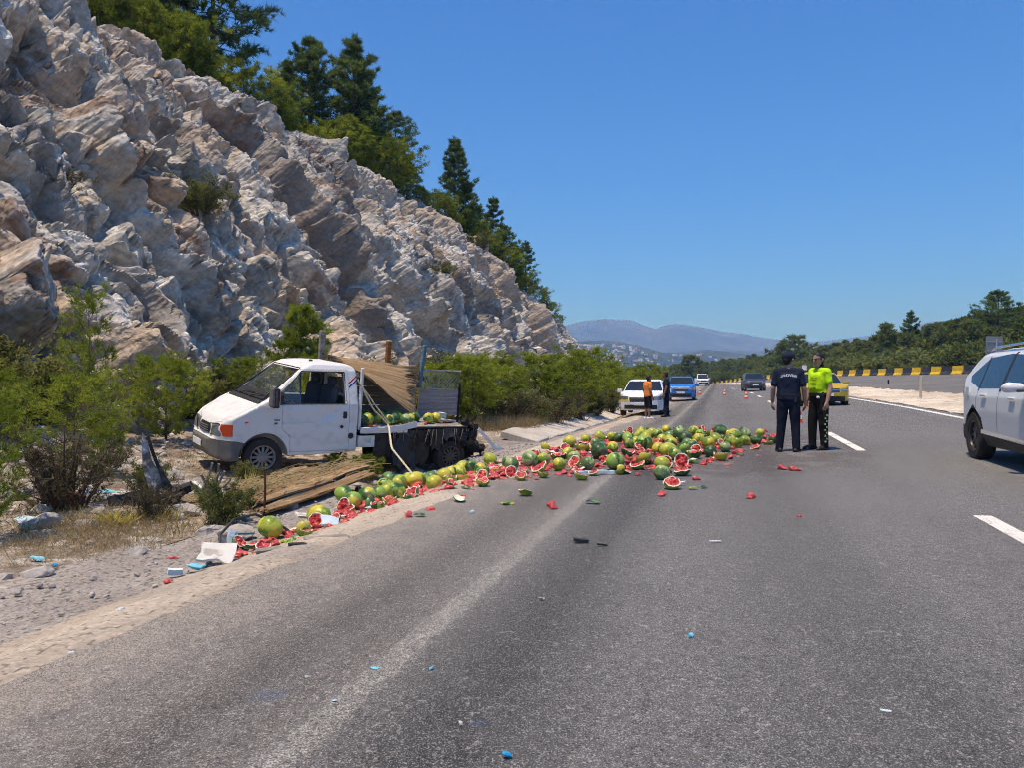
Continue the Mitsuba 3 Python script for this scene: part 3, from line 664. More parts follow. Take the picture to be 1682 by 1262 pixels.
mat('far_land', far_c, 0.95, 0.05)
mat('mountain_land', lambda p, n, uv: mix((.022, .034, .03), (.075, .08, .06), dr.clip(fbm(p.x * .004, p.y * .004, p.z * .006, 5) * 1.6 - .3, 0, 1)), 0.95, 0.05)
def ridge(name, D0, D1, prof, m, rough, seed, foot=-40.0):
    """a range of hills: PROF lists (degrees to the right of straight ahead, height of the skyline as an angle in degrees)"""
    az = np.radians(np.linspace(prof[0][0], prof[-1][0], 420)); f = np.linspace(0, 1.25, 60)
    h = np.tan(np.radians(np.interp(np.degrees(az), [p[0] for p in prof], [p[1] for p in prof]))) * D1
    A_, F_ = np.meshgrid(az, f, indexing='xy')
    Dd = D0 + (D1 - D0) * F_
    x, y = Dd * np.sin(A_) / np.cos(A_), Dd
    up = np.where(F_ < 1, np.sin(np.minimum(F_, 1) * math.pi / 2) ** 1.3, 1 - 2.2 * (F_ - 1))
    nz = meshkit.fbm(np.stack([x, y * .6, 0 * x], -1) / rough, 5, seed) - .5
    H = h[None].repeat(60, 0)
    z = foot + (H - foot) * up + nz * (H - foot) * .55 * np.sin(np.clip(F_, 0, 1) * math.pi) ** .7 + nz * (H - foot) * .05
    g_ = grid(np.stack([x, y, z], -1))
    if g_.face_normals[:, 2].mean() < 0: g_.invert()
    struct(name, g_, m, smooth=True)
dg = lambda u, v: (math.degrees(math.atan((u - 841) / 1250)), math.degrees(math.atan((620 - v) / 1250)))
ridge('mountain', 3600, 6200, [dg(-900, 560), dg(700, 560), dg(880, 556), dg(930, 543), dg(965, 534), dg(995, 530), dg(1025, 533), dg(1055, 542), dg(1075, 547), dg(1095, 541), dg(1112, 538), dg(1150, 544), dg(1185, 551), dg(1225, 556), dg(1260, 563),
                               dg(1330, 562), dg(1400, 553), dg(1470, 546), dg(1520, 531), dg(1570, 522), dg(1610, 513), dg(1680, 505), dg(1800, 500), dg(2600, 520)], 'mountain_land', 900.0, 14, -60)
ridge('far_hill', 1300, 2300, [dg(-700, 575), dg(800, 566), dg(945, 563), dg(985, 566), dg(1020, 569), dg(1060, 577), dg(1090, 583), dg(1120, 580), dg(1160, 573), dg(1200, 577), dg(1240, 584), dg(1290, 579), dg(1340, 573), dg(1420, 575), dg(2300, 570)], 'far_land', 300.0, 15, -30)
ridge('mountain', 2500, 3500, [dg(-700, 580), dg(900, 580), dg(960, 574), dg(1030, 582), dg(1100, 588), dg(1150, 582), dg(1195, 574), dg(1240, 577), dg(1290, 570), dg(1340, 566), dg(1400, 560), dg(1470, 562), dg(1560, 548), dg(1680, 535), dg(2400, 540)], 'mountain_land', 500.0, 19, -40)
struct('ground', grid(np.stack(np.meshgrid(np.r_[-7000, -3000, -1000, -300, 0, 300, 1000, 3000, 7000], np.r_[-3000, -300, 0, 300, 1000, 3000, 7500], [-14.0], indexing='xy'), -1)[:, :, 0, :]), 'far_land')
# the town in the valley: too small and too many to tell apart
r_ = np.random.default_rng(12)
tw = []
for i in range(150):
    u = r_.normal(1010, 34) if i < 110 else r_.uniform(1060, 1200)
    dd = r_.uniform(1560, 1900)
    x_ = (u - 841) / 1250 * dd
    tw.append(box(r_.uniform(4, 9), r_.uniform(4, 8), r_.uniform(4, 7), (x_, dd, 0), rot=(0, 0, r_.uniform(0, 3))))
TWN = tw
hillmesh = grid  # the houses stand on the hill: find its height below each
def hill_height(x, y):
    v, f, *_ = meshkit.WRITTEN[scene['far_hill']['filename']]
    return v[cKDTree(v[:, :2]).query([x, y])[1], 2]
for m in tw:
    c = m.centroid
    m.apply_translation([0, 0, hill_height(c[0], c[1]) + 2.0])
mat('town_wall', lambda p, n, uv: mix((.75, .72, .68), (.55, .38, .30), smoothstep(.5, .6, noise(p.x * .05, p.y * .05, 1.0))), .8, .2)
tag(put('far_town', cat_(tw), 'town_wall'), 'far town of pale houses in the valley, too small to tell apart', 'town', kind='stuff')

# forest beyond the barrier: the trees along its front and its skyline are trees of their own, the rest is one wood
for i in range(3):
    w, c = pine(6.0, [2.3, 2.6, 2.0][i], 140 + i, 10, 5, .22, .14, [egg, egg, cone][i], 6, .5, .15, 5, .8, .10, sub=4)
    family(f'forest_kind_{i}', [('trunk', w, 'bark'), ('crown', c, 'forest_leaves')])
for i in range(2):
    w, c = scrub(2.6, 1.7, 150 + i, 14, 'leaf', .30, .16, 5, 8)
    family(f'maquis_kind_{i}', [('stem', w, 'bark'), ('crown', c, 'forest_leaves')])
rf = np.random.default_rng(31)
FW = 0
for i in range(6500):
    y = 40 + 420 * rf.random() ** 1.25
    b = float(np.interp(y, [20, 60, 110, 193, 300, 420, 700], [34, 43, 49, 55, 40, 0, -150]))
    q = 3.0 + 190 * rf.random() ** 1.5
    x = b + q
    u = 841 + 1250 * x / y
    if u > 1760 or u < 960: continue
    if rf.random() > np.interp(q, [0, 30, 190], [1, .9, .55]): continue
    z = float(right_z(np.array(x), np.array(y)))
    small = q < 9 or rf.random() < .35
    fam, h0 = (f'maquis_kind_{rf.integers(2)}', 2.6) if small else (f'forest_kind_{rf.integers(3)}', 6.0)
    h = rf.uniform(2.0, 3.6) if small else rf.uniform(3.2, 6.2)
    s = h / h0
    FW += 1
    scene[f'forest__{FW:03d}'] = {'type': 'instance', 'shapegroup': {'type': 'ref', 'id': fam}, 'to_world': T().translate([x, y, z - .3]).rotate([0, 0, 1], float(rf.uniform(0, 360))).scale([s * 1.2, s * 1.2, s])}
tag('forest', 'dense low green wood of pines and scrub beyond the barrier', 'wood', kind='stuff')
for u, y, top, fam, wd, lb in [(1640, 92, 477, 'pine_kind_2', 1.3, 'tall broad pine standing above the wood at the right, over the grey road sign'), (1497, 120, 510, 'pine_kind_0', 1.1, 'slim dark pine standing out of the skyline of the wood'),
                               (1137, 190, 583, 'forest_kind_0', 1.3, 'dark round pine by the road bend above the white van'), (1306, 150, 552, 'forest_kind_1', 1.2, 'pine on the skyline of the wood right of the capped officer'),
                               (1282, 165, 561, 'pine_kind_1', 1.1, 'pine on the skyline of the wood behind the capped officer'), (1455, 110, 533, 'forest_kind_2', 1.1, 'small pine left of the slim dark pine on the skyline'), (1560, 105, 530, 'forest_kind_1', 1.2, 'bushy pine on the skyline between the slim and the tall broad pine'),
                               (1580, 100, 523, 'forest_kind_0', 1.0, 'pointed bushy pine left of the tall broad pine')]:
    x = (u - 841) / 1250 * y
    z = float(right_z(np.array(x), np.array(y)))
    h = CAM_H + (620 - top) / 1250 * y - z
    plant('forest_pine', fam, x, y, z - .2, h + .2, 10.0 if fam.startswith('pine') else 6.0, lb, 'pine tree', None, wd)
scene['air'] = {'type': 'homogeneous', 'albedo': {'type': 'rgb', 'value': [.93, .95, .97]}, 'sigma_t': {'type': 'rgb', 'value': [.75e-4, 1.4e-4, 2.8e-4]}}
scene['haze'] = {'type': 'cube', 'to_world': T().translate([0, 2000, 270]).scale([7600, 5800, 290]), 'bsdf': {'type': 'null'}, 'interior': {'type': 'ref', 'id': 'air'}}
tag('haze', 'thin blue summer haze', 'haze', kind='stuff')
scene['camera']['medium'] = {'type': 'ref', 'id': 'air'}
# ------------------------------------------------------------------ vehicles
def paint(name, c, rough=.35, clear=1.0, dust=0.0):
    f = lambda p, n, uv: mix(c, (.42, .36, .28), smoothstep(.52, .75, fbm(p.x * 7, p.y * 7, p.z * 7, 4)) * dust + .25 * dust * noise(p.x * 60, p.y * 60, p.z * 60))
    mat(name, f, rough, .5, 0, clear)
paint('truck_white', (.74, .74, .72), .38, .8, .22)
paint('white_paint', (.76, .76, .76), .3, 1.0, .04)
paint('silver_paint', (.60, .62, .62), .28, 1.0, .03)
paint('blue_paint', (.012, .16, .55), .28, 1.0, .02)
paint('dark_paint', (.035, .042, .055), .3, 1.0, .04)
paint('gold_paint', (.46, .33, .015), .28, 1.0, .02)
mat('black_plastic', lambda p, n, uv: mi.Color3f(.028) * (.7 + .7 * fbm(p.x * 15, p.y * 15, p.z * 15, 3)), .55, .4)
mat('grey_plastic', lambda p, n, uv: mix((.085, .088, .092), (.18, .165, .145), fbm(p.x * 8, p.y * 8, p.z * 8, 4)), .6, .4)
mat('tyre_rubber', lambda p, n, uv: mix((.018, .018, .018), (.085, .075, .062), fbm(p.x * 9, p.y * 9, p.z * 9, 3) * .7), .85, .2)
mat('rim_metal', lambda p, n, uv: mix((.42, .42, .41), (.20, .17, .13), smoothstep(.45, .7, fbm(p.x * 14, p.y * 14, p.z * 14, 3))), .45, .5, .3)
mat('dusty_rim', lambda p, n, uv: mix((.13, .125, .12), (.34, .32, .29), fbm(p.x * 14, p.y * 14, p.z * 14, 3)), .65, .35)
mat('dirty_shaded_rim', lambda p, n, uv: mix((.05, .045, .04), (.16, .135, .10), fbm(p.x * 14, p.y * 14, p.z * 14, 3)), .8, .3)  # dirt, with the shade around the rear wheel painted in as well
mat('dark_rim', (.05, .05, .055), .35, .6, .4)
mat('chrome', (.75, .76, .78), .15, .5, 1.0)
mat('mirror_glass', (.8, .82, .84), .05, .5, 1.0)
mat('cabin_dark', (.022, .022, .024), .85, .2)
mat('trim_grey', (.21, .21, .215), .8, .2)
mat('dash_plastic', (.07, .07, .075), .7, .3)
mat('seat_cloth', (.075, .08, .095), .95, .1)
mat('amber_lens', (.62, .065, .012), .15, .6, 0, 1.0)
mat('red_lens', (.5, .012, .01), .15, .6, 0, 1.0)
mat('lamp_glass', (.30, .33, .35), .10, .6, .55, 1.0)
mat('plate_white', (.78, .78, .76), .4, .4)
mat('plate_blue', (.02, .06, .35), .4, .4)
mat('red_tape', (.55, .02, .02), .5, .3)
mat('blue_tape', (.02, .04, .30), .5, .3)
mat('yellow_tape', (.75, .62, .02), .5, .3)
mat('black_steel', lambda p, n, uv: mix((.012, .012, .012), (.085, .06, .042), smoothstep(.5, .75, fbm(p.x * 6, p.y * 6, p.z * 6, 4))), .75, .3)
mat('bare_steel', lambda p, n, uv: mix((.42, .42, .41), (.20, .15, .11), smoothstep(.5, .72, fbm(p.x * 9, p.y * 9, p.z * 9, 4))), .45, .5, .4)
scene['pane_glass'] = {'type': 'thindielectric', 'int_ior': 1.5}
scene['tinted_glass'] = {'type': 'principled', 'base_color': rgb((.012, .018, .022)), 'roughness': .06, 'specular': .6, 'clearcoat': 1.0, 'clearcoat_gloss': .98}
def wood(name, c0, c1, sx=1.0):
    f = lambda p, n, uv: mix(c0, c1, dr.clip(fbm(p.x * 3 * sx, p.y * 3 * sx, p.z * 22, 4) * 1.6 - .3, 0, 1)) * (.8 + .35 * noise(p.x * 30, p.y * 30, p.z * 60))
    mat(name, f, .85, .2)
wood('brown_wood', (.16, .065, .022), (.34, .16, .06))
wood('grey_wood', (.17, .145, .12), (.33, .30, .26))
wood('pinkish_wood', (.30, .235, .205), (.48, .41, .375))
wood('blue_wood', (.07, .14, .19), (.16, .26, .31))
XYZ = lambda M: M.rotate([90, 0, 0])
def prism_y(poly, y0, y1):
    """polygon of (x, z) pulled from y0 to y1"""
    m = m3.CrossSection([np.asarray(poly, float)], m3.FillRule.NonZero).extrude(y1 - y0)
    return m.rotate([90, 0, 0]).translate([0, y1, 0])
def prism_z(poly, z0, z1):
    return m3.CrossSection([np.asarray(poly, float)], m3.FillRule.NonZero).extrude(z1 - z0).translate([0, 0, z0])
def prism_x(poly, x0, x1):
    """polygon of (y, z) pulled from x0 to x1"""
    m = m3.CrossSection([np.asarray(poly, float)], m3.FillRule.NonZero).extrude(x1 - x0)
    return m.rotate([90, 0, 0]).rotate([0, 0, 90]).translate([x0, 0, 0])
def mirror2(pts):
    return list(pts) + [(a, -b) for a, b in reversed(pts)]
def offs(poly, d):
    import shapely
    g = shapely.Polygon(poly).buffer(-d)
    g = max(getattr(g, 'geoms', [g]), key=lambda q: q.area)
    return np.array(g.exterior.coords)[:-1]
def inter(side, top, front, inset=0.0):
    """solid common to a side view (x,z), a plan (x,y) and a front view (y,z)"""
    f = (lambda q: offs(q, inset)) if inset else (lambda q: q)
    return prism_y(f(side), -2, 2) ^ prism_z(f(top), -1, 4) ^ prism_x(f(front), -6, 6)
def soften(m, edge=.06, it=10):
    t = tm(m.refine_to_length(edge)); t = trimesh.Trimesh(t.vertices, t.faces, process=True)
    trimesh.smoothing.filter_taubin(t, lamb=.5, nu=.51, iterations=it)
    return m3.Manifold(m3.Mesh(np.asarray(t.vertices, np.float32), np.asarray(t.faces, np.uint32)))
def round_poly(poly, r):
    import shapely
    g = shapely.Polygon(poly).buffer(-r).buffer(r, quad_segs=4)
    return np.array(g.exterior.coords)[:-1]
def cyl_y(x, z, r, y0, y1, n=36):
    return m3.Manifold.cylinder(y1 - y0, r, r, n).rotate([90, 0, 0]).translate([x, y1, z])
def skin(m, axis, lim=.35):
    """the outer faces of a cut-out, as a single sheet"""
    t = tm(m); k = t.face_normals @ np.asarray(axis, float) > lim
    return t.submesh([np.where(k)[0]], append=True) if k.any() else None
def lathe(prof, n=28):
    """(r, y) profile turned about the y axis"""
    p = np.asarray(prof, float); k = len(p); a = np.arange(n) * 2 * np.pi / n
    v = np.stack([p[:, None, 0] * np.cos(a), np.repeat(p[:, 1:2], n, 1), p[:, None, 0] * np.sin(a)], -1).reshape(-1, 3)
    i, j = np.meshgrid(np.arange(k - 1), np.arange(n), indexing='ij')
    q = np.stack([i * n + j, i * n + (j + 1) % n, (i + 1) * n + (j + 1) % n, (i + 1) * n + j], -1).reshape(-1, 4)
    return trimesh.Trimesh(v, np.vstack([q[:, [0, 1, 2]], q[:, [0, 2, 3]]]), process=False)
WHEELS = {}
def wheel(parent, x, y, z, R, w, to, rim='rim_metal', spokes=10, steer=0.0):
    """axis along y, its outer face on the side of y"""
    key = (R, w, rim, spokes)
    if key not in WHEELS:
        rr = R * .64
        ty = lathe([(rr, w * .42), (rr * 1.05, w * .5), (R * .93, w * .5), (R * .985, w * .40), (R, w * .25), (R, -w * .25), (R * .985, -w * .4), (R * .93, -w * .5), (rr, -w * .5), (rr, w * .42)], 40)
        parts = [lathe([(rr * 1.0, w * .46), (rr * .90, w * .42), (rr * .86, w * .20), (rr * .86, -w * .4), (rr, -w * .45)], 32), lathe([(.001, w * .36), (rr * .22, w * .36), (rr * .30, w * .30), (rr * .34, w * .10)], 20)]
        for k in range(spokes):
            b = box(rr * .66, .02, rr * (2.3 / spokes), (rr * .56, w * .27, 0), .006)
            b.apply_transform(trimesh.transformations.rotation_matrix(k * 2 * math.pi / spokes, (0, 1, 0)))
            parts.append(b)
        hub = lathe([(.001, w * .02), (rr * .86, w * .02)], 24)
        WHEELS[key] = (mikit.ply(ty, 'tyre_rubber', smooth=40), mikit.ply(cat_(parts), rim, smooth=30), mikit.ply(hub, 'cabin_dark'))
    ty, rm, hb = WHEELS[key]
    k = key_for(parent + '__wheel')
    m = to.translate([x, y, z])
    if y < 0: m = m.rotate([0, 0, 1], 180)
    if steer: m = m.rotate([0, 0, 1], steer)
    put('tyre', ty, None, k, to=m); put('rim', rm, None, k, to=m); put('brake_disc', hb, None, k, to=m)

# --- the wrecked pickup truck
TRUCK = thing('pickup_truck', 'white pickup truck with a torn cargo bed, standing wrecked in the roadside ditch', 'truck')
TO = M_((-4.99, 14.21, -.336), math.radians(217.2), math.radians(1.27), math.radians(-5.39))
side = [(.60, .28), (.80, .34), (.86, .46), (.85, .62), (.77, .68), (.73, .88), (.64, .99), (.42, 1.12), (.04, 1.33), (-.02, 1.36), (-.68, 1.94), (-.84, 2.02), (-1.15, 2.05), (-1.60, 2.05), (-1.72, 1.99), (-1.76, 1.88), (-1.76, .40), (-1.0, .37), (-.2, .37)]
top = mirror2([(-1.76, .955), (-.2, .975), (.30, .965), (.56, .90), (.74, .74), (.84, .48), (.87, .2)])
front = [(.93, .25), (.975, .45), (.985, .80), (.975, 1.22), (.94, 1.36), (.80, 1.93), (.73, 2.03), (.60, 2.07)]
front = front + [(-a, b) for a, b in reversed(front)]
outer = soften(inter(side, top, front), .05, 12)
inner = inter(side, top, front, .055) ^ prism_y([(-1.69, .75), (.0, .75), (-.02, 1.31), (-.70, 1.92), (-1.69, 1.99)], -1.5, 1.5)
arch = cyl_y(0, .36, .43, .55, 1.2) + cyl_y(0, .36, .43, -1.2, -.55)
win = round_poly([(-.12, 1.335), (-.20, 1.45), (-.66, 1.885), (-1.50, 1.905), (-1.53, 1.30), (-.16, 1.30)], .03)
winp = prism_y(win, .3, 1.4) + prism_y(win, -1.4, -.3)
wsh = prism_x([(-.80, 1.385), (.80, 1.385), (.665, 1.93), (-.665, 1.93)], -.78, .3)
rwin = prism_x([(-.55, 1.40), (.55, 1.40), (.52, 1.84), (-.52, 1.84)], -2.0, -1.5)
shell = outer - inner - arch - winp - wsh - rwin
doorpoly = [(-.02, .46), (-.10, 1.29), (-.17, 1.46), (-.66, 1.93), (-1.57, 1.95), (-1.60, .46), (-.58, .41), (-.47, .70), (-.25, .82)]
doorpoly = [(-.46, .44), (-.46, .72), (-.30, .86), (-.30, 1.29), (-.14, 1.31), (-.19, 1.46), (-.65, 1.925), (-1.57, 1.945), (-1.60, .44)]
dl = prism_y(doorpoly, .60, 1.3); dgap = prism_y(offs(doorpoly, -.008), .60, 1.3)
dr_ = prism_y(doorpoly, -1.3, -.60); dgapr = prism_y(offs(doorpoly, -.008), -1.3, -.60)
hoodz = prism_z(mirror2([(.08, .86), (.40, .82), (.66, .64), (.72, .3)]), .9, 1.6) ^ prism_y([(.06, .9), (.06, 1.6), (1.0, 1.6), (1.0, .9)], -1, 1)
hoodg = prism_z(mirror2([(.07, .872), (.405, .832), (.67, .65), (.735, .3)]), .905, 1.6)
bump = prism_y([(.28, .2), (1.0, .2), (1.0, .655), (.50, .64), (.28, .60)], -1.2, 1.2)
bumpg = prism_y([(.274, .2), (1.0, .2), (1.0, .662), (.50, .647), (.274, .606)], -1.2, 1.2)
def dented(m):
    """the crease below the window, near the rear of the door"""
    m = m.refine_to_length(.05); t = tm(m); v = t.vertices.copy()
    d = np.exp(-((v[:, 0] + 1.17) / .17) ** 2 - ((v[:, 2] - 1.12 + .35 * (v[:, 0] + 1.17)) / .13) ** 2)
    e = np.exp(-((v[:, 0] + .95) / .25) ** 2 - ((v[:, 2] - .95) / .05) ** 2)
    v[:, 1] -= np.sign(v[:, 1]) * (.045 * d + .010 * e)
    return trimesh.Trimesh(v, t.faces, process=False)
CAB = put('cab', tm(shell - dgap - dgapr - hoodg - bumpg), 'truck_white', TRUCK, smooth=32, to=TO)
DOOR = put('door', dented((shell ^ dl)), 'truck_white', TRUCK, smooth=32, to=TO)
put('door', tm(shell ^ dr_), 'truck_white', TRUCK, smooth=32, to=TO)
put('bonnet', tm((shell ^ hoodz)), 'truck_white', TRUCK, smooth=32, to=TO)
put('bumper', tm(shell ^ bump), 'grey_plastic', TRUCK, smooth=32, to=TO)
solid = outer
put('windscreen', skin(solid ^ wsh, (1, 0, .8), .4), 'pane_glass', TRUCK, to=TO)
put('quarter_light', skin(solid ^ prism_y(win, .3, 1.4) ^ m3.Manifold.cube([1, 3, 3], True).translate([-.13, 0, 1.5]), (0, 1, 0), .4), 'pane_glass', DOOR, to=TO)   # the main window is wound down
put('rear_window', skin(solid ^ rwin, (-1, 0, 0), .4), 'pane_glass', TRUCK, to=TO)
put('window_frame', cat_([tube([(-.645, .905, 1.30), (-.645, .80, 1.86)], .016, 6), tube([(-.16, .965, 1.315), (-.66, .815, 1.90), (-1.50, .81, 1.905), (-1.53, .955, 1.31), (-.16, .965, 1.305)], .011, 5)]), 'black_plastic', DOOR, to=TO)
put('window_seal', tube([(.02, .80, 1.375), (-.70, .675, 1.945), (-.70, -.675, 1.945), (.02, -.80, 1.375), (.02, .80, 1.375)], .018, 6), 'black_plastic', TRUCK, to=TO)
scut = prism_y([(.10, 1.2), (.10, 1.6), (-.14, 1.6), (-.14, 1.2)], -.84, .84)
put('scuttle', tm((soften(inter(side, top, front), .05, 12) ^ scut).translate([.012, 0, .014])), 'black_plastic', TRUCK, smooth=30, to=TO)
for y0 in (.15, -.45):
    put('wiper', tube([(.06, y0, 1.37), (-.03, y0 + .30, 1.435), (-.05, y0 + .62, 1.44)], .010, 5), 'black_plastic', TRUCK, to=TO)
put('dashboard', box(.42, 1.5, .22, (-.22, 0, 1.20), .05), 'dash_plastic', TRUCK, to=TO)
for y0 in (.42, -.32):
    sk = put('seat', cat_([box(.5, .62, .16, (-1.12, y0, .92), .05), box(.14, .60, .66, (-1.38, y0, 1.28), .05, (0, -.12, 0)), box(.10, .28, .18, (-1.44, y0, 1.70), .04)]), 'seat_cloth', TRUCK, to=TO)
ring = trimesh.creation.torus(.20, .016, 28, 8)
ring.apply_transform(trimesh.transformations.euler_matrix(0, math.radians(-38), 0)); ring.apply_translation((-.62, .42, 1.33))
put('steering_wheel', cat_([ring, tube([(-.62, .42, 1.33), (-.35, .42, 1.12)], .025, 6), tube([(-.55, .23, 1.40), (-.69, .61, 1.26)], .012, 5)]), 'cabin_dark', TRUCK, to=TO)
lin = (inter(side, top, front, .11) ^ prism_y([(-1.685, .755), (-.005, .755), (-.025, 1.30), (-.70, 1.91), (-1.685, 1.985)], -1.49, 1.49)) - (inter(side, top, front, .125) ^ prism_y([(-1.67, .77), (-.02, .77), (-.04, 1.29), (-.71, 1.895), (-1.67, 1.97)], -1.47, 1.47)) - winp - wsh - rwin
put('cabin_lining', tm(lin), 'trim_grey', TRUCK, to=TO)
# lamps, grille, plate
def patch(poly_yz, x0, x1, lift):
    return tm((outer ^ prism_x(poly_yz, x0, x1)).translate([lift, 0, 0]))
hl = round_poly([(.38, .72), (.80, .72), (.70, .93), (.36, .90)], .03)
for sgn in (1, -1):
    q = [(a * sgn, b) for a, b in hl][::sgn]
    L_ = outer ^ prism_x(q, .35, 1.2)
    H_ = put('headlight', skin(L_.translate([.006, 0, 0]), (1, 0, .2), .15), 'lamp_glass', TRUCK, to=TO)
    put('lamp_rim', tube(np.array([[float(np.interp(abs(a), [.3, .5, .75, .9], [.80, .775, .70, .60])) - .0 * b, a, b] for a, b in list(q) + [q[0]]]), .010, 5), 'black_plastic', H_, to=TO)
    ql = [(a * sgn, b) for a, b in [(.80, .72), (.945, .73), (.93, .93), (.74, .93)]][::sgn]
    I_ = outer ^ prism_x(ql, .54, 1.2)
    put('indicator', skin((I_).translate([.004, sgn * .008, 0]), (.7, sgn * .7, 0), .1), 'amber_lens', TRUCK, to=TO)
gr = outer ^ prism_x(round_poly([(-.30, .72), (.30, .72), (.34, .80), (.26, .88), (-.26, .88), (-.34, .80)], .04), .4, 1.2)
G_ = put('grille', skin(gr.translate([.008, 0, 0]), (1, 0, .2), .2), 'black_plastic', TRUCK, to=TO)
for zz in (.76, .80, .84):
    put('grille_bar', tube([(.78, -.29, zz), (.80, 0, zz), (.78, .29, zz)], .010, 5), 'grey_plastic', G_, to=TO)
put('number_plate', box(.012, .5, .115, (.872, -.05, .52), .003), 'plate_white', TRUCK, to=TO)
put('side_marker', box(.06, .012, .03, (.33, .972, .985), .005), 'amber_lens', TRUCK, to=TO)
# door furniture
put('door_handle', box(.075, .02, .13, (-1.50, .972, 1.10), .008), 'black_plastic', DOOR, to=TO)
put('door_lock', lathe([(.001, .012), (.028, .012), (.032, 0)], 14), 'black_plastic', DOOR, to=TO.translate([-1.44, .978, .88]))
put('fuel_cap', lathe([(.001, .016), (.052, .016), (.058, 0)], 18), 'black_plastic', TRUCK, to=TO.translate([-1.64, .962, .70]))
put('badge', cat_([box(.10, .010, .022, (-.20, .986, 1.02), .003), box(.06, .010, .03, (-.18, .986, .96), .003)]), 'grey_plastic', TRUCK, to=TO)
put('rubbing_strip', box(1.0, .012, .022, (-.80, .985, .955), .004), 'truck_white', TRUCK, to=TO)
mh = trimesh.creation.icosphere(subdivisions=2); mh.vertices *= (.06, .10, .165)
mb = soften(m3.Manifold.cube([.11, .20, .34], True), .03, 8)
MR = put('wing_mirror', cat_([tm(mb.translate([-.10, 1.09, 1.43])), tube([(-.14, .95, 1.36), (-.11, 1.06, 1.40)], .03, 6), tm(prism_y([(-.06, 1.30), (-.30, 1.30), (-.30, 1.47), (-.17, 1.45)], .945, .985))]), 'black_plastic', TRUCK, smooth=35, to=TO)
put('mirror_face', box(.008, .16, .28, (-.163, 1.09, 1.43), .002), 'mirror_glass', MR, to=TO)
put('mirror_cover', tm(soften(m3.Manifold.cube([.10, .19, .32], True), .03, 8).translate([-.075, 1.095, 1.435])), 'grey_plastic', MR, smooth=35, to=TO)
# the tricolour tape, wrapped on the corner of the cab
for k, (c, dz) in enumerate((('red_tape', .036), ('plate_white', 0), ('blue_tape', -.036))):
    q = [(-1.58, 1.64 + dz), (-1.75, 1.78 + dz), (-1.75, 1.81 + dz), (-1.58, 1.67 + dz)]
    put('stripe', skin((outer ^ prism_y(q[::-1] if k > 9 else q, .5, 1.3)).translate([0, .004, .001]), (0, 1, .2), .3), c, TRUCK, to=TO)
put('roof_aerial_base', box(.07, .05, .035, (-1.12, .10, 2.065), .01), 'black_plastic', TRUCK, to=TO)
wheel(TRUCK, 0, .86, .35, .345, .21, TO, 'dusty_rim', 12, steer=-6); wheel(TRUCK, 0, -.86, .35, .345, .21, TO, 'rim_metal', 12)
wheel(TRUCK, -3.95, .84, .20, .345, .21, TO, 'dirty_shaded_rim', 12); wheel(TRUCK, -3.95, -.86, .26, .345, .21, TO, 'rim_metal', 12)
# chassis and what is left of the cargo bed
ch = [box(4.4, .08, .16, (-2.6, s * .40, .55 - .02 * k), .01) for k, s in enumerate((1, -1))] + [box(.08, 1.7, .10, (x, 0, .68), .01) for x in (-2.0, -2.7, -3.4, -4.1)] + [tube([(-3.95, -.8, .24), (-3.95, .8, .22)], .07, 8), tube([(-1.5, .1, .42), (-3.9, 0, .30)], .045, 8),
      box(.55, .30, .26, (-2.55, .52, .42), .03), box(.7, .36, .30, (-2.5, -.5, .42), .04), box(1.7, .03, .32, (-3.1, .70, .55), .01, (.25, 0, .05)), box(1.2, .05, .28, (-2.9, .15, .30), .02, (0, .1, 0))]
put('chassis', cat_(ch), 'black_steel', TRUCK, to=TO)
put('frame_box', cat_([tm(m3.Manifold.cube([.34, .10, .22], True) - m3.Manifold.cube([.15, .2, .10], True).translate([-.02, 0, .02])).apply_translation((-1.98, .90, .58)), box(.15, .02, .10, (-2.0, .87, .60))]), 'truck_white', TRUCK, to=TO)
rb = np.random.default_rng(5)
BED = put('cargo_bed', cat_([box(2.5, 1.9, .05, (-3.05, -.03, .80), .01), box(.06, 1.9, .12, (-1.86, 0, .80), .01)]), 'black_steel', TRUCK, to=TO)
for i in range(9):
    put('plank', box(2.42 + rb.uniform(-.3, .35), .20, .025, (-3.05 - rb.uniform(-.05, .15), -.84 + i * .208, .842 + rb.uniform(-.006, .006)), .004, (rb.normal(0, .012), rb.normal(0, .012), 0)), 'grey_wood', BED, to=TO)
put('sill', box(1.02, .05, .12, (-2.34, .965, .80), .01), 'truck_white', BED, to=TO)
sp = tm(m3.Manifold.cube([.62, .012, .12], True).refine_to_length(.06)); sp.vertices[:, 2] += .10 * np.maximum(-sp.vertices[:, 0], 0) ** 1.0 * 1.2; sp.vertices[:, 1] += .5 * np.maximum(-sp.vertices[:, 0] - .05, 0) ** 2
put('bent_sill', sp, 'truck_white', BED, to=TO.translate([-2.72, .99, .84]).rotate([0, 1, 0], 6))
put('headboard', cat_([box(.05, 1.86, .55, (-1.83, 0, 1.14), .01)] + [box(.05, .06, 1.2, (-1.83, y_, 1.4), .01) for y_ in (-.9, .9)]), 'truck_white', TRUCK, to=TO)
for zz in (.95, 1.16, 1.37, 1.58):
    put('side_board', box(2.25, .03, .195, (-2.98, -.95, zz), .006, (0, rb.normal(0, .008), 0)), 'grey_wood', BED, to=TO)
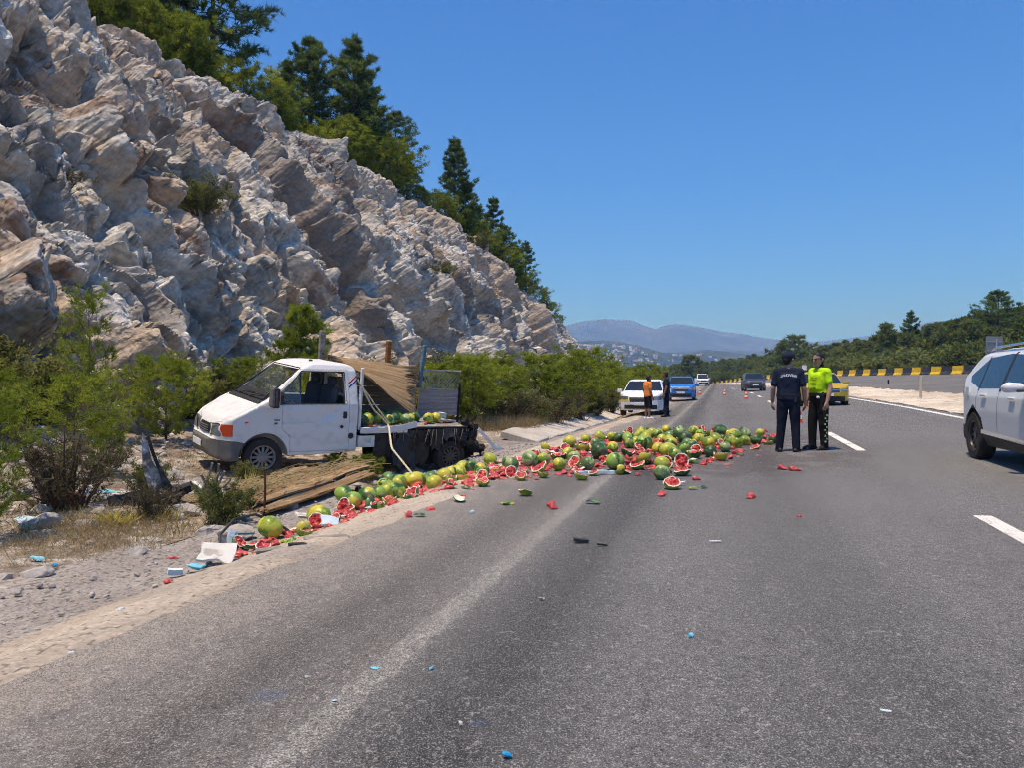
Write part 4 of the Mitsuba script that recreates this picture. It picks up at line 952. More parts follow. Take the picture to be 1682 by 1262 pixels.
# what still stands of the far side: boards, mesh gate, posts
for zz in (.88, 1.03, 1.18, 1.33):
    put('gate_board', box(1.10, .03, .146, (-4.73, -.95, zz), .006, (0, rb.normal(0, .006), 0)), 'pinkish_wood', BED, to=TO)
mg = [tube([(-4.19, -.95, 1.43), (-4.19, -.95, 1.87), (-5.28, -.95, 1.87), (-5.28, -.95, 1.43), (-4.19, -.95, 1.43)], .020, 6)]
GT = put('mesh_gate', mg[0], 'bare_steel', BED, to=TO)
wires = []
for k in range(-5, 13):
    for sgn in (1, -1):
        a = np.array([-4.19 - k * .092, 1.43]); b = a + np.array([-.44 * sgn, .44]) if sgn > 0 else a + np.array([.44, .44])
        p0, p1 = (a, b)
        pts = [p0 + (p1 - p0) * f for f in np.linspace(0, 1, 23)]
        pts = [p for p in pts if -5.27 < p[0] < -4.2]
        if len(pts) > 1: wires.append(tube([(pts[0][0], -.95 + .006 * sgn, pts[0][1]), (pts[-1][0], -.95 + .006 * sgn, pts[-1][1])], .007, 4))
put('wire_mesh', cat_(wires), 'bare_steel', BED, to=TO)
put('gate_post', box(.05, .05, .95, (-5.27, -.93, 1.12), .006), 'black_steel', BED, to=TO)
put('stake', box(.08, .09, 1.0, (-4.21, -.95, 1.95), .01, (0, -.10, 0)), 'blue_wood', BED, to=TO)
put('stake', box(.10, .10, 1.62, (-3.37, -1.02, 1.68), .01), 'brown_wood', BED, to=TO)
put('stake', box(.12, .08, 1.7, (-1.80, -1.0, 1.78), .01), 'grey_wood', BED, to=TO)
# torn steel hanging below and behind
tj = []
for i in range(26):
    x0 = rb.uniform(-4.3, -2.3); l = rb.uniform(.12, .5)
    tj.append(tube([(x0, .93 + rb.normal(0, .02), .80), (x0 + rb.normal(0, .05), .93 + rb.normal(0, .04), .80 - l * .5), (x0 + rb.normal(0, .12), .9 + rb.normal(0, .06), .80 - l)], [.014, .010, .004], 4))
for i in range(16):
    c = (rb.uniform(-4.95, -4.1), rb.uniform(.2, .95), rb.uniform(.35, .92))
    b = tm(m3.Manifold.cube([rb.uniform(.2, .6), rb.uniform(.02, .3), rb.uniform(.015, .16)], True).refine_to_length(.08))
    b.vertices += (meshkit.fbm(b.vertices * 5 + i, 2, i)[:, None] - .5) * .22
    b.apply_transform(trimesh.transformations.euler_matrix(*rb.uniform(-.9, .9, 3))); b.apply_translation(c); tj.append(b)
put('torn_frame', cat_(tj), 'black_steel', TRUCK, to=TO)
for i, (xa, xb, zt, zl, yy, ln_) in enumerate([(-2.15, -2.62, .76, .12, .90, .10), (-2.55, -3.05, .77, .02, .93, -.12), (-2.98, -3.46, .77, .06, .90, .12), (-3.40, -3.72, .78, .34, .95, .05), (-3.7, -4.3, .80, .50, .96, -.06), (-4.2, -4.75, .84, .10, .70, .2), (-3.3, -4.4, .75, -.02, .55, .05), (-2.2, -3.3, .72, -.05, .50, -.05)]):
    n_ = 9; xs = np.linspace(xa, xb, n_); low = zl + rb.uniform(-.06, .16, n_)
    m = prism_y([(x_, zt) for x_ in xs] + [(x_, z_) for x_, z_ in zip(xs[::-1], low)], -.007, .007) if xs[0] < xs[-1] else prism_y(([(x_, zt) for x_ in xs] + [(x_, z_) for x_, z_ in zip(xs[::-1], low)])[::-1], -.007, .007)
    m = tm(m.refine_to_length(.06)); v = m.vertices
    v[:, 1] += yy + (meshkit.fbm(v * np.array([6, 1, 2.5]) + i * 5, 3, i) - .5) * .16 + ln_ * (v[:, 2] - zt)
    put('torn_shade_skirt', m, 'black_plastic', TRUCK, to=TO)  # torn black sheets, added also to stand for shade under the bed
tl = []
for i in range(14):
    x0 = rb.uniform(-4.4, -2.4); l = rb.uniform(.1, .35)
    tl.append(tube([(x0, .99, .79), (x0 + rb.normal(0, .04), 1.0, .79 - l)], [.010, .004], 4))
for m in tl: put('frayed_strip', m, 'grey_wood', TRUCK, to=TO)
for i, (a, b, wd) in enumerate([((-4.55, .97, .80), (-5.15, 1.0, .22), .07), ((-4.95, .95, .42), (-5.5, 1.05, .14), .15)]):
    a, b = np.array(a), np.array(b); l = np.linalg.norm(b - a)
    s_ = tm(m3.Manifold.cube([l, .015, wd], True).refine_to_length(.07)); s_.vertices += (meshkit.fbm(s_.vertices * 6 + i * 9, 2, i)[:, None] - .5) * .06
    s_.apply_transform(trimesh.geometry.align_vectors([1, 0, 0], b - a)); s_.apply_translation((a + b) / 2)
    put('bent_panel', s_, 'truck_white', TRUCK, to=TO)
put('loose_lamp', box(.09, .03, .05, (-2.05, .95, .885), .006), 'amber_lens', TRUCK, to=TO)

# --- cars that came to a stop or drive past
def car(name, label, cat, pos, yaw, side, top, front, paint_, win_side, ws, rw, wheels, glass='tinted_glass', **o):
    k = thing(name, label, cat)
    to = M_(pos, yaw, 0, 0, o.get('s', 1.0))
    outer = soften(inter(side, top, front), o.get('edge', .09), o.get('it', 9))
    cut = m3.Manifold()
    for x, z, r in wheels['arch']:
        cut += cyl_y(x, z, r, .45, 2, 30) + cyl_y(x, z, r, -2, -.45, 30)
    body = outer - cut
    low = o.get('clad')
    if low:
        pr = prism_y(low, -2, 2)
        put('cladding', tm(body ^ pr), 'black_plastic', k, smooth=32, to=to)
        body = body - pr
    glz = prism_y(win_side, .2, 2) + prism_y(win_side, -2, -.2)
    wsp, rwp = prism_x(ws[0], ws[1], ws[2]), prism_x(rw[0], rw[1], rw[2])
    shell = body - (outer.scale([1 - .0, .93, 1]) ^ prism_y(offs(win_side, -.02), -2, 2)) - glz - wsp - rwp
    put('body', tm(shell), paint_, k, smooth=48, to=to)
    for sg in (1, -1):
        wk = put('side_window', skin(outer ^ (prism_y(win_side, .2, 2) if sg > 0 else prism_y(win_side, -2, -.2)), (0, sg, 0), .3), glass, k, smooth=30, to=to)
    put('windscreen', skin(outer ^ wsp, (1, 0, .5), .3), glass, k, smooth=30, to=to)
    put('rear_window', skin(outer ^ rwp, (-1, 0, .3), .3), glass, k, smooth=30, to=to)
    for x, y, z, R, w in wheels['at']:
        for sg in (1, -1):
            wheel(k, x, sg * y, z, R, w, to, wheels.get('rim', 'rim_metal'), wheels.get('spokes', 5))
    for nm, m_, bs in o.get('extra', lambda q: [])(outer):
        put(nm, m_, bs, k, smooth=30, to=to)
    return k, outer, to
def ball(p, r):
    return m3.Manifold.sphere(float(r), 18).translate([float(v) for v in p])
def mirrors(x, y, z, s=(.12, .20, .15)):
    return [('wing_mirror', tm(soften(m3.Manifold.cube(list(s), True), .05, 6).translate([x, sg * y, z])), None) for sg in (1, -1)]
def face(outer, poly, bs, nm, x0=.3, lift=.006, both=False, lim=.2):
    r = []
    for sg in ((1, -1) if both else (1,)):
        q = [(a * sg, b) for a, b in poly][::sg]
        m_ = skin((outer ^ prism_x(q, x0, 6)).translate([lift, 0, 0]), (1, 0, .15), lim)
        if m_ is not None: r.append((nm, m_, bs))
    return r
R4 = lambda x0, x1, z0, z1: [(x0, z0), (x1, z0), (x1, z1), (x0, z1)]
def fr(half):
    return half + [(-a, b) for a, b in reversed(half)]
# silver crossover passing at the right
sd = [(-2.16, .30), (-2.22, .55), (-2.20, .95), (-2.10, 1.12), (-1.98, 1.30), (-1.72, 1.52), (-1.55, 1.565), (-.9, 1.60), (-.2, 1.60), (.35, 1.52), (1.12, 1.09), (1.60, 1.03), (2.0, .92), (2.14, .78), (2.18, .5), (2.10, .25), (-1.9, .22)]
tp = mirror2([(-2.22, .55), (-2.12, .76), (-1.9, .865), (-1.3, .905), (1.2, .905), (1.75, .84), (2.05, .68), (2.18, .4)])
fv = fr([(.80, .2), (.885, .35), (.905, .72), (.89, .92), (.85, 1.04), (.66, 1.50), (.56, 1.60)])
wsd = round_poly([(1.02, 1.06), (.30, 1.475), (-.55, 1.52), (-1.30, 1.475), (-1.82, 1.22), (-1.72, 1.13), (-1.2, 1.03)], .02)
def suv_extra(q):
    e = []
    for sg in (1, -1):
        e += [('roof_rail', tube([(-1.5, sg * .60, 1.575), (-1.35, sg * .60, 1.63), (-.1, sg * .60, 1.655), (.25, sg * .60, 1.60)], .016, 6), 'chrome')]
        e += [('door_handle', box(.20, .03, .035, (-.86, sg * .915, .945), .012), 'silver_paint'), ('door_handle', box(.20, .03, .035, (.22, sg * .915, .925), .012), 'silver_paint')]
        e += [('window_pillar', skin(q.scale([1, 1.003, 1]) ^ (prism_y([(-.30, 1.0), (-.38, 1.0), (-.42, 1.54), (-.34, 1.54)], .2, 2) if sg > 0 else prism_y([(-.30, 1.0), (-.38, 1.0), (-.42, 1.54), (-.34, 1.54)], -2, -.2)), (0, sg, 0), .3), 'black_plastic')]
        e += [('window_pillar', skin(q.scale([1, 1.003, 1]) ^ (prism_y([(-1.20, 1.0), (-1.24, 1.0), (-1.32, 1.5), (-1.28, 1.5)], .2, 2) if sg > 0 else prism_y([(-1.20, 1.0), (-1.24, 1.0), (-1.32, 1.5), (-1.28, 1.5)], -2, -.2)), (0, sg, 0), .3), 'black_plastic')]
        m_ = (ball((.64, 0, 0), .001) + ball((.66, -.05, .0), .065) + ball((.66, .07, .0), .055) + ball((.62, .08, -.01), .05) + ball((.60, -.06, -.01), .055)).hull().translate([0, sg * 1.03, 1.07])
        m_ = m_ if sg > 0 else m_
        e += [('wing_mirror', tm(m_), 'white_paint'), ('mirror_foot', box(.10, .16, .03, (.68, sg * .93, 1.03), .01), 'black_plastic')]
        e += [('tail_light', skin((q ^ prism_x([(sg * .55, .90), (sg * .95, .90), (sg * .95, 1.06), (sg * .55, 1.06)][::sg], -3, -1.9)).translate([-.004, sg * .004, 0]), (-1, sg * .3, 0), .1), 'red_lens')]
        for xs in (-.34, .86, -1.22):
            e += [('door_gap', skin(q.scale([1, 1.002, 1]) ^ (prism_y([(xs, .42), (xs + .010, .42), (xs + .010, 1.06), (xs, 1.06)], .2, 2) if sg > 0 else prism_y([(xs, .42), (xs + .010, .42), (xs + .010, 1.06), (xs, 1.06)], -2, -.2)), (0, sg, 0), .3), 'black_plastic')]
        e += [('side_strip', skin(q.scale([1, 1.004, 1]) ^ (prism_y([(-1.02, .40), (.92, .36), (.92, .41), (-.98, .46)], .2, 2) if sg > 0 else prism_y([(-1.02, .40), (.92, .36), (.92, .41), (-.98, .46)], -2, -.2)), (0, sg, 0), .3), 'chrome')]
    e += [('fuel_flap', box(.14, .006, .14, (-1.62, -.893, .98), .002), 'silver_paint')]
    e += face(q, R4(.45, .85, .70, .84), 'lamp_glass', 'headlight', both=True) + face(q, R4(-.4, .4, .60, .80), 'black_plastic', 'grille')
    return e
heading = math.radians(90 - 15.4 + 180)
def on_road(x, y):
    return (x, y, float(ground_z(np.array(x), np.array(y))))
SV, so_, st_ = car('silver_crossover', 'silver grey crossover car cut off by the right edge, passing in the far lane', 'car', on_road(7.60, 10.05), heading, sd, tp, fv, 'silver_paint', wsd,
    (fr([(.74, 1.10), (.58, 1.50)]), .2, 1.3), (fr([(.66, 1.16), (.52, 1.48)]), -2.3, -1.6), {'arch': [(1.30, .35, .40), (-1.33, .35, .40)], 'at': [(1.30, .79, .345, .345, .22), (-1.33, .79, .345, .345, .22)], 'rim': 'dark_rim', 'spokes': 10},
    edge=.06, it=10, clad=[(-2.3, .1), (2.3, .1), (2.3, .34), (1.75, .42), (1.66, .62), (1.30, .80), (.94, .62), (.85, .42), (-.88, .42), (-.97, .62), (-1.33, .80), (-1.70, .62), (-1.80, .48), (-2.3, .50)], extra=suv_extra, s=1.05)
# a plain set of views for the cars further off, stretched to each
def simple(L, W, H, hood, nose, ws0, ws1, rf1, tail, belt):
    h = L / 2
    side = [(-h + .06, .28), (-h, .5), (-h + .02, tail - .08), (-h + .12, tail), (rf1 - .38, tail + .02), (rf1, H - .06), (rf1 + .4, H), (ws1 - .25, H), (ws1, H - .03), (ws0, hood + .02), (h - .35, nose + .04), (h - .10, nose - .06), (h, nose - .25), (h, .42), (h - .08, .24), (0, .22)]
    w = W / 2
    top = mirror2([(-h, w * .62), (-h + .12, w * .86), (-h + .5, w), (h - .9, w), (h - .35, w * .92), (h - .10, w * .76), (h, w * .5)])
    front = fr([(w * .9, .2), (w * .985, .34), (w, .6), (w * .985, belt - .08), (w * .94, belt), (w * .76, H - .08), (w * .62, H + .01)])
    win = round_poly([(ws0 - .18, belt + .03), (ws1 - .10, H - .11), (rf1 + .12, H - .13), (rf1 - .22, belt + .06)], .02)
    wsp = (fr([(w * .86, hood + .06), (w * .70, H - .07)]), ws1 - .1, ws0 + .05)
    rwp = (fr([(w * .80, tail + .08), (w * .66, H - .12)]), rf1 - .6, rf1 + .1)
    return side, top, front, win, wsp, rwp
def front_bits(h, w, nose, lampz, grz, lowz, plz, extra_=(), lamp='lamp_glass', mir=(0.5, .98, .95), col='white_paint', lampx=(.55, .95)):
    def f(q):
        e = face(q, R4(w * lampx[0], w * lampx[1], lampz[0], lampz[1]), lamp, 'headlight', both=True, lim=.1)
        e += face(q, R4(-w * .5, w * .5, grz[0], grz[1]), 'black_plastic', 'grille') + face(q, R4(-w * .72, w * .72, lowz[0], lowz[1]), 'black_plastic', 'air_intake', lim=.1)
        e += [('number_plate', box(.012, .50, .11, (h + .015, 0, plz), .002), 'plate_white')]
        e += [(n_, m_, col) for n_, m_, _ in mirrors(*mir)]
        e += [('wiper', tube([(mir[0] + .35, -.3, mir[2] + .03), (mir[0] + .1, .25, mir[2] + .16)], .008, 4), 'black_plastic')]
        for nm, poly, bs in extra_: e += face(q, poly, bs, nm, lift=.009, lim=.1)
        return e
    return f
def put_car(name, label, cat, x, y, yaw, dims, paint_, R, wb, extra, **o):
    s_, t_, f_, w_, a_, b_ = simple(*dims)
    W = dims[1]
    return car(name, label, cat, on_road(x, y), yaw, s_, t_, f_, paint_, w_, a_, b_, {'arch': [(wb / 2, R, R + .05), (-wb / 2, R, R + .05)], 'at': [(wb / 2, W / 2 - .12, R, R, .20), (-wb / 2, W / 2 - .12, R, R, .20)]}, extra=extra, **o)
toward = lambda deg: math.radians(-90 - deg)
# parked white car with yellow markings, its nose to us
put_car('white_patrol_car', 'white patrol car with a yellow band by its lamp, parked behind the man in orange', 'car', 5.62, 32.0, toward(15), (4.45, 1.78, 1.47, .95, .92, 1.05, .32, -1.15, 1.05, .93), 'white_paint', .31, 2.62,
        front_bits(2.22, .89, .92, (.66, .80), (.58, .76), (.30, .46), .50, [('yellow_band', R4(-.88, -.42, .60, .665), 'yellow_tape'), ('bonnet_mark', R4(-.10, .18, .86, .90), 'plate_white')], mir=(.62, 1.0, 1.0)), glass='tinted_glass')
put_car('blue_crossover', 'bright blue crossover with headlights on our side, stopped behind the patrol car', 'car', 10.95, 49.1, toward(14), (4.3, 1.80, 1.58, 1.02, .98, 1.05, .35, -1.35, 1.10, 1.0), 'blue_paint', .34, 2.65,
        front_bits(2.15, .90, .98, (.74, .90), (.66, .86), (.30, .50), .56, [('chrome_bar', R4(-.62, .62, .77, .81), 'chrome')], mir=(.62, 1.02, 1.06), col='blue_paint'), glass='tinted_glass')
put_car('white_pickup', 'small white pickup coming round the bend, above the left traffic cones', 'pickup', 28.2, 113, toward(8), (4.8, 1.80, 1.85, 1.08, 1.02, 1.35, .80, -.3, 1.15, 1.10), 'white_paint', .33, 3.0,
        front_bits(2.4, .90, 1.02, (.72, .90), (.68, .92), (.34, .56), .60, mir=(1.05, 1.04, 1.15)), glass='tinted_glass')
put_car('dark_minivan', 'dark grey minivan driving towards us between the cones and the capped officer', 'car', 21.4, 67.5, toward(12), (4.35, 1.82, 1.66, 1.06, 1.0, 1.30, .45, -1.6, 1.15, 1.02), 'dark_paint', .33, 2.7,
        front_bits(2.17, .91, 1.0, (.74, .92), (.70, .84), (.32, .50), .58, mir=(.85, 1.03, 1.10), col='dark_paint'), glass='tinted_glass')
put_car('golden_saloon', 'golden yellow saloon with a wide black grille, behind the officer in neon yellow', 'car', 13.05, 32.5, toward(13), (4.75, 1.87, 1.42, .92, .86, .95, .22, -1.5, 1.05, .92), 'gold_paint', .34, 2.8,
        front_bits(2.37, .935, .86, (.66, .76), (.60, .76), (.24, .44), .50, [('chrome_bar', R4(-.80, .80, .69, .715), 'chrome')], mir=(.55, 1.04, .98), col='gold_paint'), glass='tinted_glass')
# ------------------------------------------------------------------ people
mat('skin', lambda p, n, uv: mix((.36, .20, .135), (.46, .275, .19), fbm(p.x * 20, p.y * 20, p.z * 20, 3)), .55, .35)
mat('skin_dark', (.27, .135, .085), .55, .35)
mat('hair', (.012, .010, .009), .6, .4)
def cloth(name, c, k=.35):
    bumped(name, lambda p, n, uv: mi.Color3f(list(c)) * (1 - k / 2 + k * fbm(p.x * 14, p.y * 14, p.z * 14, 3)), lambda p, n, uv: fbm(p.x * 13 + 3 * fbm(p.x * 4, p.y * 4, p.z * 4, 2), p.y * 13, p.z * 8, 3), .03, .92, .12, eps=4e-3)
cloth('navy_cloth', (.018, .024, .048)); cloth('dark_trousers', (.013, .016, .028)); cloth('black_cloth', (.014, .014, .015)); cloth('neon_cloth', (.50, .82, .02), .25); cloth('orange_cloth', (.78, .27, .07), .2); cloth('slate_cloth', (.03, .035, .05))
mat('leather', (.012, .012, .012), .45, .45)
mat('white_rubber', (.72, .72, .70), .6, .3)
mat('white_print', (.78, .80, .82), .6, .3)
mat('grey_badge', (.32, .36, .40), .5, .4)
def ball(p, r):
    return m3.Manifold.sphere(float(r), 18).translate([float(v) for v in p])
def bone(a, ra, b, rb):
    return (ball(a, ra) + ball(b, rb)).hull()
def chain(pts, rs):
    m = m3.Manifold()
    for i in range(len(pts) - 1):
        m += bone(pts[i], rs[i], pts[i + 1], rs[i + 1])
    return m
def blob(m, edge, it):
    t = tm(m.refine_to_length(edge)); t = trimesh.Trimesh(t.vertices, t.faces, process=True)
    trimesh.smoothing.filter_taubin(t, lamb=.5, nu=.51, iterations=it)
    return t
A_ = np.array
def hand(wrist, elbow, palm_n, curl, side, hold=False):
    """palm, four unequal fingers bent at the knuckles, and a thumb from the side of the palm"""
    d = unit(A_(wrist) - A_(elbow)); n = unit(A_(palm_n) - d * (A_(palm_n) @ d)); s = np.cross(d, n) * side
    w = A_(wrist)
    pal = (ball(w, .024) + ball(w + d * .085 + s * .030, .015) + ball(w + d * .090 - s * .030, .015) + ball(w + d * .04 + s * .03, .017) + ball(w + d * .04 - s * .026, .016)).hull()
    for j, (o, l) in enumerate(((.031, .070), (.011, .080), (-.010, .075), (-.030, .058))):
        k0 = w + d * .088 + s * o
        a1, a2 = curl * .55, curl * 1.25
        k1 = k0 + (d * math.cos(a1) + n * math.sin(a1)) * l * .52
        k2 = k1 + (d * math.cos(a2) + n * math.sin(a2)) * l * .48
        pal += chain([k0, k1, k2], [.0105, .0095, .0075])
    t0 = w + d * .030 + s * .030
    t1 = t0 + unit(d * .7 + s * .55 + n * .45) * .042
    pal += chain([t0, t1, t1 + unit(d * .9 + n * (.4 + .4 * curl)) * .032], [.0145, .011, .0085])
    return pal
def person(name, label, pos, yaw, H, J, fit):
    """J: joints in metres for a height of 1.78, x to the front, y to the left"""
    k = thing(name, label, 'person')
    s = H / 1.78
    to = M_(pos, yaw, 0, 0, s)
    sh, el, wr, hp, kn, an = (J[q] for q in ('sh', 'el', 'wr', 'hp', 'kn', 'an'))
    ch, pv, nk, hd, look = A_(J['ch']), A_(J['pv']), A_(J['nk']), A_(J['hd']), J.get('look', 0.0)
    fine = fit.get('edge', .022)
    cl, sl = math.cos(look), math.sin(look)
    def hx(x, y, z):                                           # head coordinates, turned by LOOK
        return hd + A_([x * cl - y * sl, x * sl + y * cl, z])
    # torso
    def torso(g):
        t = m3.Manifold()
        up = [A_(ch) + A_([0, .10 * q, .02]) for q in (1, -1)]; wa = [(A_(ch) * .5 + pv * .5) + A_([0, .075 * q, 0]) for q in (1, -1)]; pe = [pv + A_([0, .075 * q, .0]) for q in (1, -1)]
        bell = fit.get('belly', 0.0)
        t += (ball(up[0], .108 + g) + ball(up[1], .108 + g) + ball(wa[0] + A_([bell, 0, 0]), .098 + g) + ball(wa[1] + A_([bell, 0, 0]), .098 + g)).hull()
        t += (ball(wa[0], .098 + g) + ball(wa[1], .098 + g) + ball(pe[0], .108 + g) + ball(pe[1], .108 + g)).hull()
        for q in (0, 1):
            t += bone(up[q], .100 + g, A_(sh[q]), .062 + g)
            t += bone(nk + A_([0, 0, -.03]), .062 + g * .4, A_(sh[q]) + A_([0, 0, .005]), .052 + g)
        return t
    skull = (ball(hx(-.022, 0, .035), .088) + ball(hx(.012, 0, .045), .078) + ball(hx(.03, 0, -.02), .064)).hull() + (ball(hx(.03, 0, -.02), .060) + ball(hx(.052, 0, -.082), .030) + ball(hx(.0, .038, -.06), .028) + ball(hx(.0, -.038, -.06), .028)).hull()
    face_ = bone(hx(.092, 0, .012), .010, hx(.106, 0, -.028), .014) + bone(hx(.084, .022, .022), .014, hx(.084, -.022, .022), .014) + bone(hx(.080, .016, -.060), .011, hx(.080, -.016, -.060), .011) + bone(hx(.066, .010, -.098), .016, hx(.066, -.010, -.098), .016)
    ears = m3.Manifold()
    for q in (1, -1):
        ears += chain([hx(-.004, .086 * q, .020), hx(-.018, .092 * q, .005), hx(-.006, .085 * q, -.028)], [.012, .014, .009])
    neck = chain([nk + A_([0, 0, -.04]), hx(-.012, 0, -.05)], [.060, .056])
    body = torso(0) + neck + skull + face_ + ears
    for q in (0, 1):
        body += chain([A_(sh[q]), A_(el[q]), A_(el[q]) * .45 + A_(wr[q]) * .55, A_(wr[q])], [.052, .041, .038, .026])
        body += chain([A_(hp[q]), A_(hp[q]) * .5 + A_(kn[q]) * .5, A_(kn[q]), A_(kn[q]) * .62 + A_(an[q]) * .38 + A_([-.012, 0, 0]), A_(an[q])], [.088, .078, .056, .054, .036])
        body += bone(A_(an[q]) + A_([0, 0, -.03]), .034, A_(an[q]) + A_([.12, 0, -.05]), .028)
        body += hand(wr[q], el[q], J['palm'][q], J['curl'][q], (1, -1)[q])
    put('body', blob(body, fine * .8, 6), fit['skin'], k, smooth=True, to=to)
    # hair, cap
    if fit.get('hair'):
        hr = (ball(hx(-.026, 0, .040), .094) + ball(hx(.010, 0, .062), .076)).hull() + bone(hx(-.05, 0, .0), .072, hx(-.045, 0, -.035), .062)
        hr -= (m3.Manifold.cube([.3, .4, .3], True).translate([.205, 0, -.045]).rotate([0, 14, math.degrees(look)])).translate([float(v) for v in hd])
        put('hair', blob(hr, .018, 4), 'hair', k, smooth=True, to=to)
    if fit.get('cap'):
        cp = (ball(hx(-.024, 0, .052), .099) + ball(hx(.016, 0, .058), .090)).hull()
        cp -= m3.Manifold.cube([1, 1, 1], True).translate([float(v) for v in hx(0, 0, .035 - .5)])
        bz = (ball(hx(.09, .05, .045), .010) + ball(hx(.09, -.05, .045), .010) + ball(hx(.165, .03, .030), .008) + ball(hx(.165, -.03, .030), .008)).hull()
        put('cap', blob(cp + bz, .018, 3), fit['cap'], k, smooth=40, to=to)
    if fit.get('glasses'):
        g_ = cat_([tm((ball(hx(.098, .034 * q, .012), .021) ^ m3.Manifold.cube([.05, .1, .034], True).rotate([0, 0, math.degrees(look)]).translate([float(v) for v in hx(.100, .034 * q, .010)])) + bone(hx(.095, .055 * q, .018), .005, hx(-.005, .088 * q, .020), .004)) for q in (1, -1)])
        put('glasses', g_, 'leather', k, smooth=30, to=to)
    # shirt with short sleeves, trousers or shorts, shoes
    st = torso(.016)
    slv = fit.get('sleeve', .62)
    for q in (0, 1):
        e2 = A_(sh[q]) * (1 - slv) + A_(el[q]) * slv
        st += chain([A_(sh[q]), e2], [.070, .064])
    st -= m3.Manifold.cube([1, 1, 1], True).translate([0, 0, float(pv[2] + fit.get('hem', -.02)) - .5])
    st -= ball(nk + A_([.03, 0, .085]), .075)
    put('shirt', blob(st, fine, 5), fit['shirt'], k, smooth=True, to=to)
    tr = (ball(pv + A_([0, .075, .03]), .116) + ball(pv + A_([0, -.075, .03]), .116) + ball(A_(hp[0]) + A_([0, 0, -.03]), .098) + ball(A_(hp[1]) + A_([0, 0, -.03]), .098)).hull()
    tr -= m3.Manifold.cube([1, 1, 1], True).translate([0, 0, float(pv[2]) + .075 + .5])
    lo = fit.get('leg', 1.0)
    for q in (0, 1):
        h_, k_, a_ = A_(hp[q]), A_(kn[q]), A_(an[q])
        if lo >= 1:
            tr += chain([h_, h_ * .5 + k_ * .5, k_, k_ * .5 + a_ * .5, a_ + A_([0, 0, .0])], [.102, .098, .080, .072, .066])
        else:
            tr += chain([h_, h_ * (1 - lo) + k_ * lo], [.104, .098])
        if lo >= 1: tr -= m3.Manifold.cube([.5, .5, .2], True).translate([float(a_[0]), float(a_[1]), float(a_[2]) - .13])
    put('trousers' if lo >= 1 else 'shorts', blob(tr, fine, 4), fit['trousers'], k, smooth=True, to=to)
    for q in (0, 1):
        a_ = A_(an[q]); yw = J.get('toe', (.15, -.15))[q]; f_ = A_([math.cos(yw), math.sin(yw), 0])
        g0 = a_ * [1, 1, 0] - f_ * .055 + [0, 0, .042]; g1 = a_ * [1, 1, 0] + f_ * .155 + [0, 0, .036]
        sh_ = (ball(g0, .044) + ball(g1, .036) + ball(a_ * [1, 1, 0] + f_ * .06 + [0, 0, .055], .050)).hull()
        if fit.get('boots', True): sh_ += bone(a_ * [1, 1, 0] + [0, 0, .06], .052, a_ + A_([0, 0, .05]), .056)
        sh_ -= m3.Manifold.cube([2, 2, 1], True).translate([0, 0, -.5])
        S_ = put('shoe', blob(sh_, .02, 3), fit['shoe'], k, smooth=40, to=to)
        so = (ball(g0 * [1, 1, 0] + [0, 0, .01], .047) + ball(g1 * [1, 1, 0] + [0, 0, .01], .040)).hull() - m3.Manifold.cube([2, 2, 1], True).translate([0, 0, .5 + .022]) - m3.Manifold.cube([2, 2, 1], True).translate([0, 0, -.5])
        put('sole', tm(so), fit.get('sole', 'leather'), S_, smooth=40, to=to)
    if fit.get('belt'):
        bl = (ball(pv + A_([0, .078, .055]), .128) + ball(pv + A_([0, -.078, .055]), .128)).hull() ^ m3.Manifold.cube([1, 1, .055], True).translate([float(pv[0]), 0, float(pv[2]) + .06])
        B_ = put('belt', tm(bl), 'leather', k, smooth=30, to=to)
        for nm, dx, dy, sz, bs in fit['belt']:
            put(nm, box(*sz, at=pv + A_([dx, dy, .01]), bev=.012), bs, B_, to=to)
    return k, to, s
def stand(sh=None, el=None, wr=None, **o):
    J = {'pv': (0, 0, .95), 'ch': (.0, 0, 1.30), 'nk': (-.005, 0, 1.47), 'hd': (.02, 0, 1.635), 'sh': [(-.01, .185, 1.415), (-.01, -.185, 1.415)], 'el': [(-.03, .255, 1.13), (-.03, -.255, 1.13)], 'wr': [(.05, .27, .88), (.05, -.27, .88)],
         'hp': [(0, .092, .90), (0, -.092, .90)], 'kn': [(.015, .115, .50), (.015, -.115, .50)], 'an': [(-.015, .13, .085), (-.015, -.13, .085)], 'palm': [(0, -1, 0), (0, 1, 0)], 'curl': [.5, .5]}
    return {**J, **o}
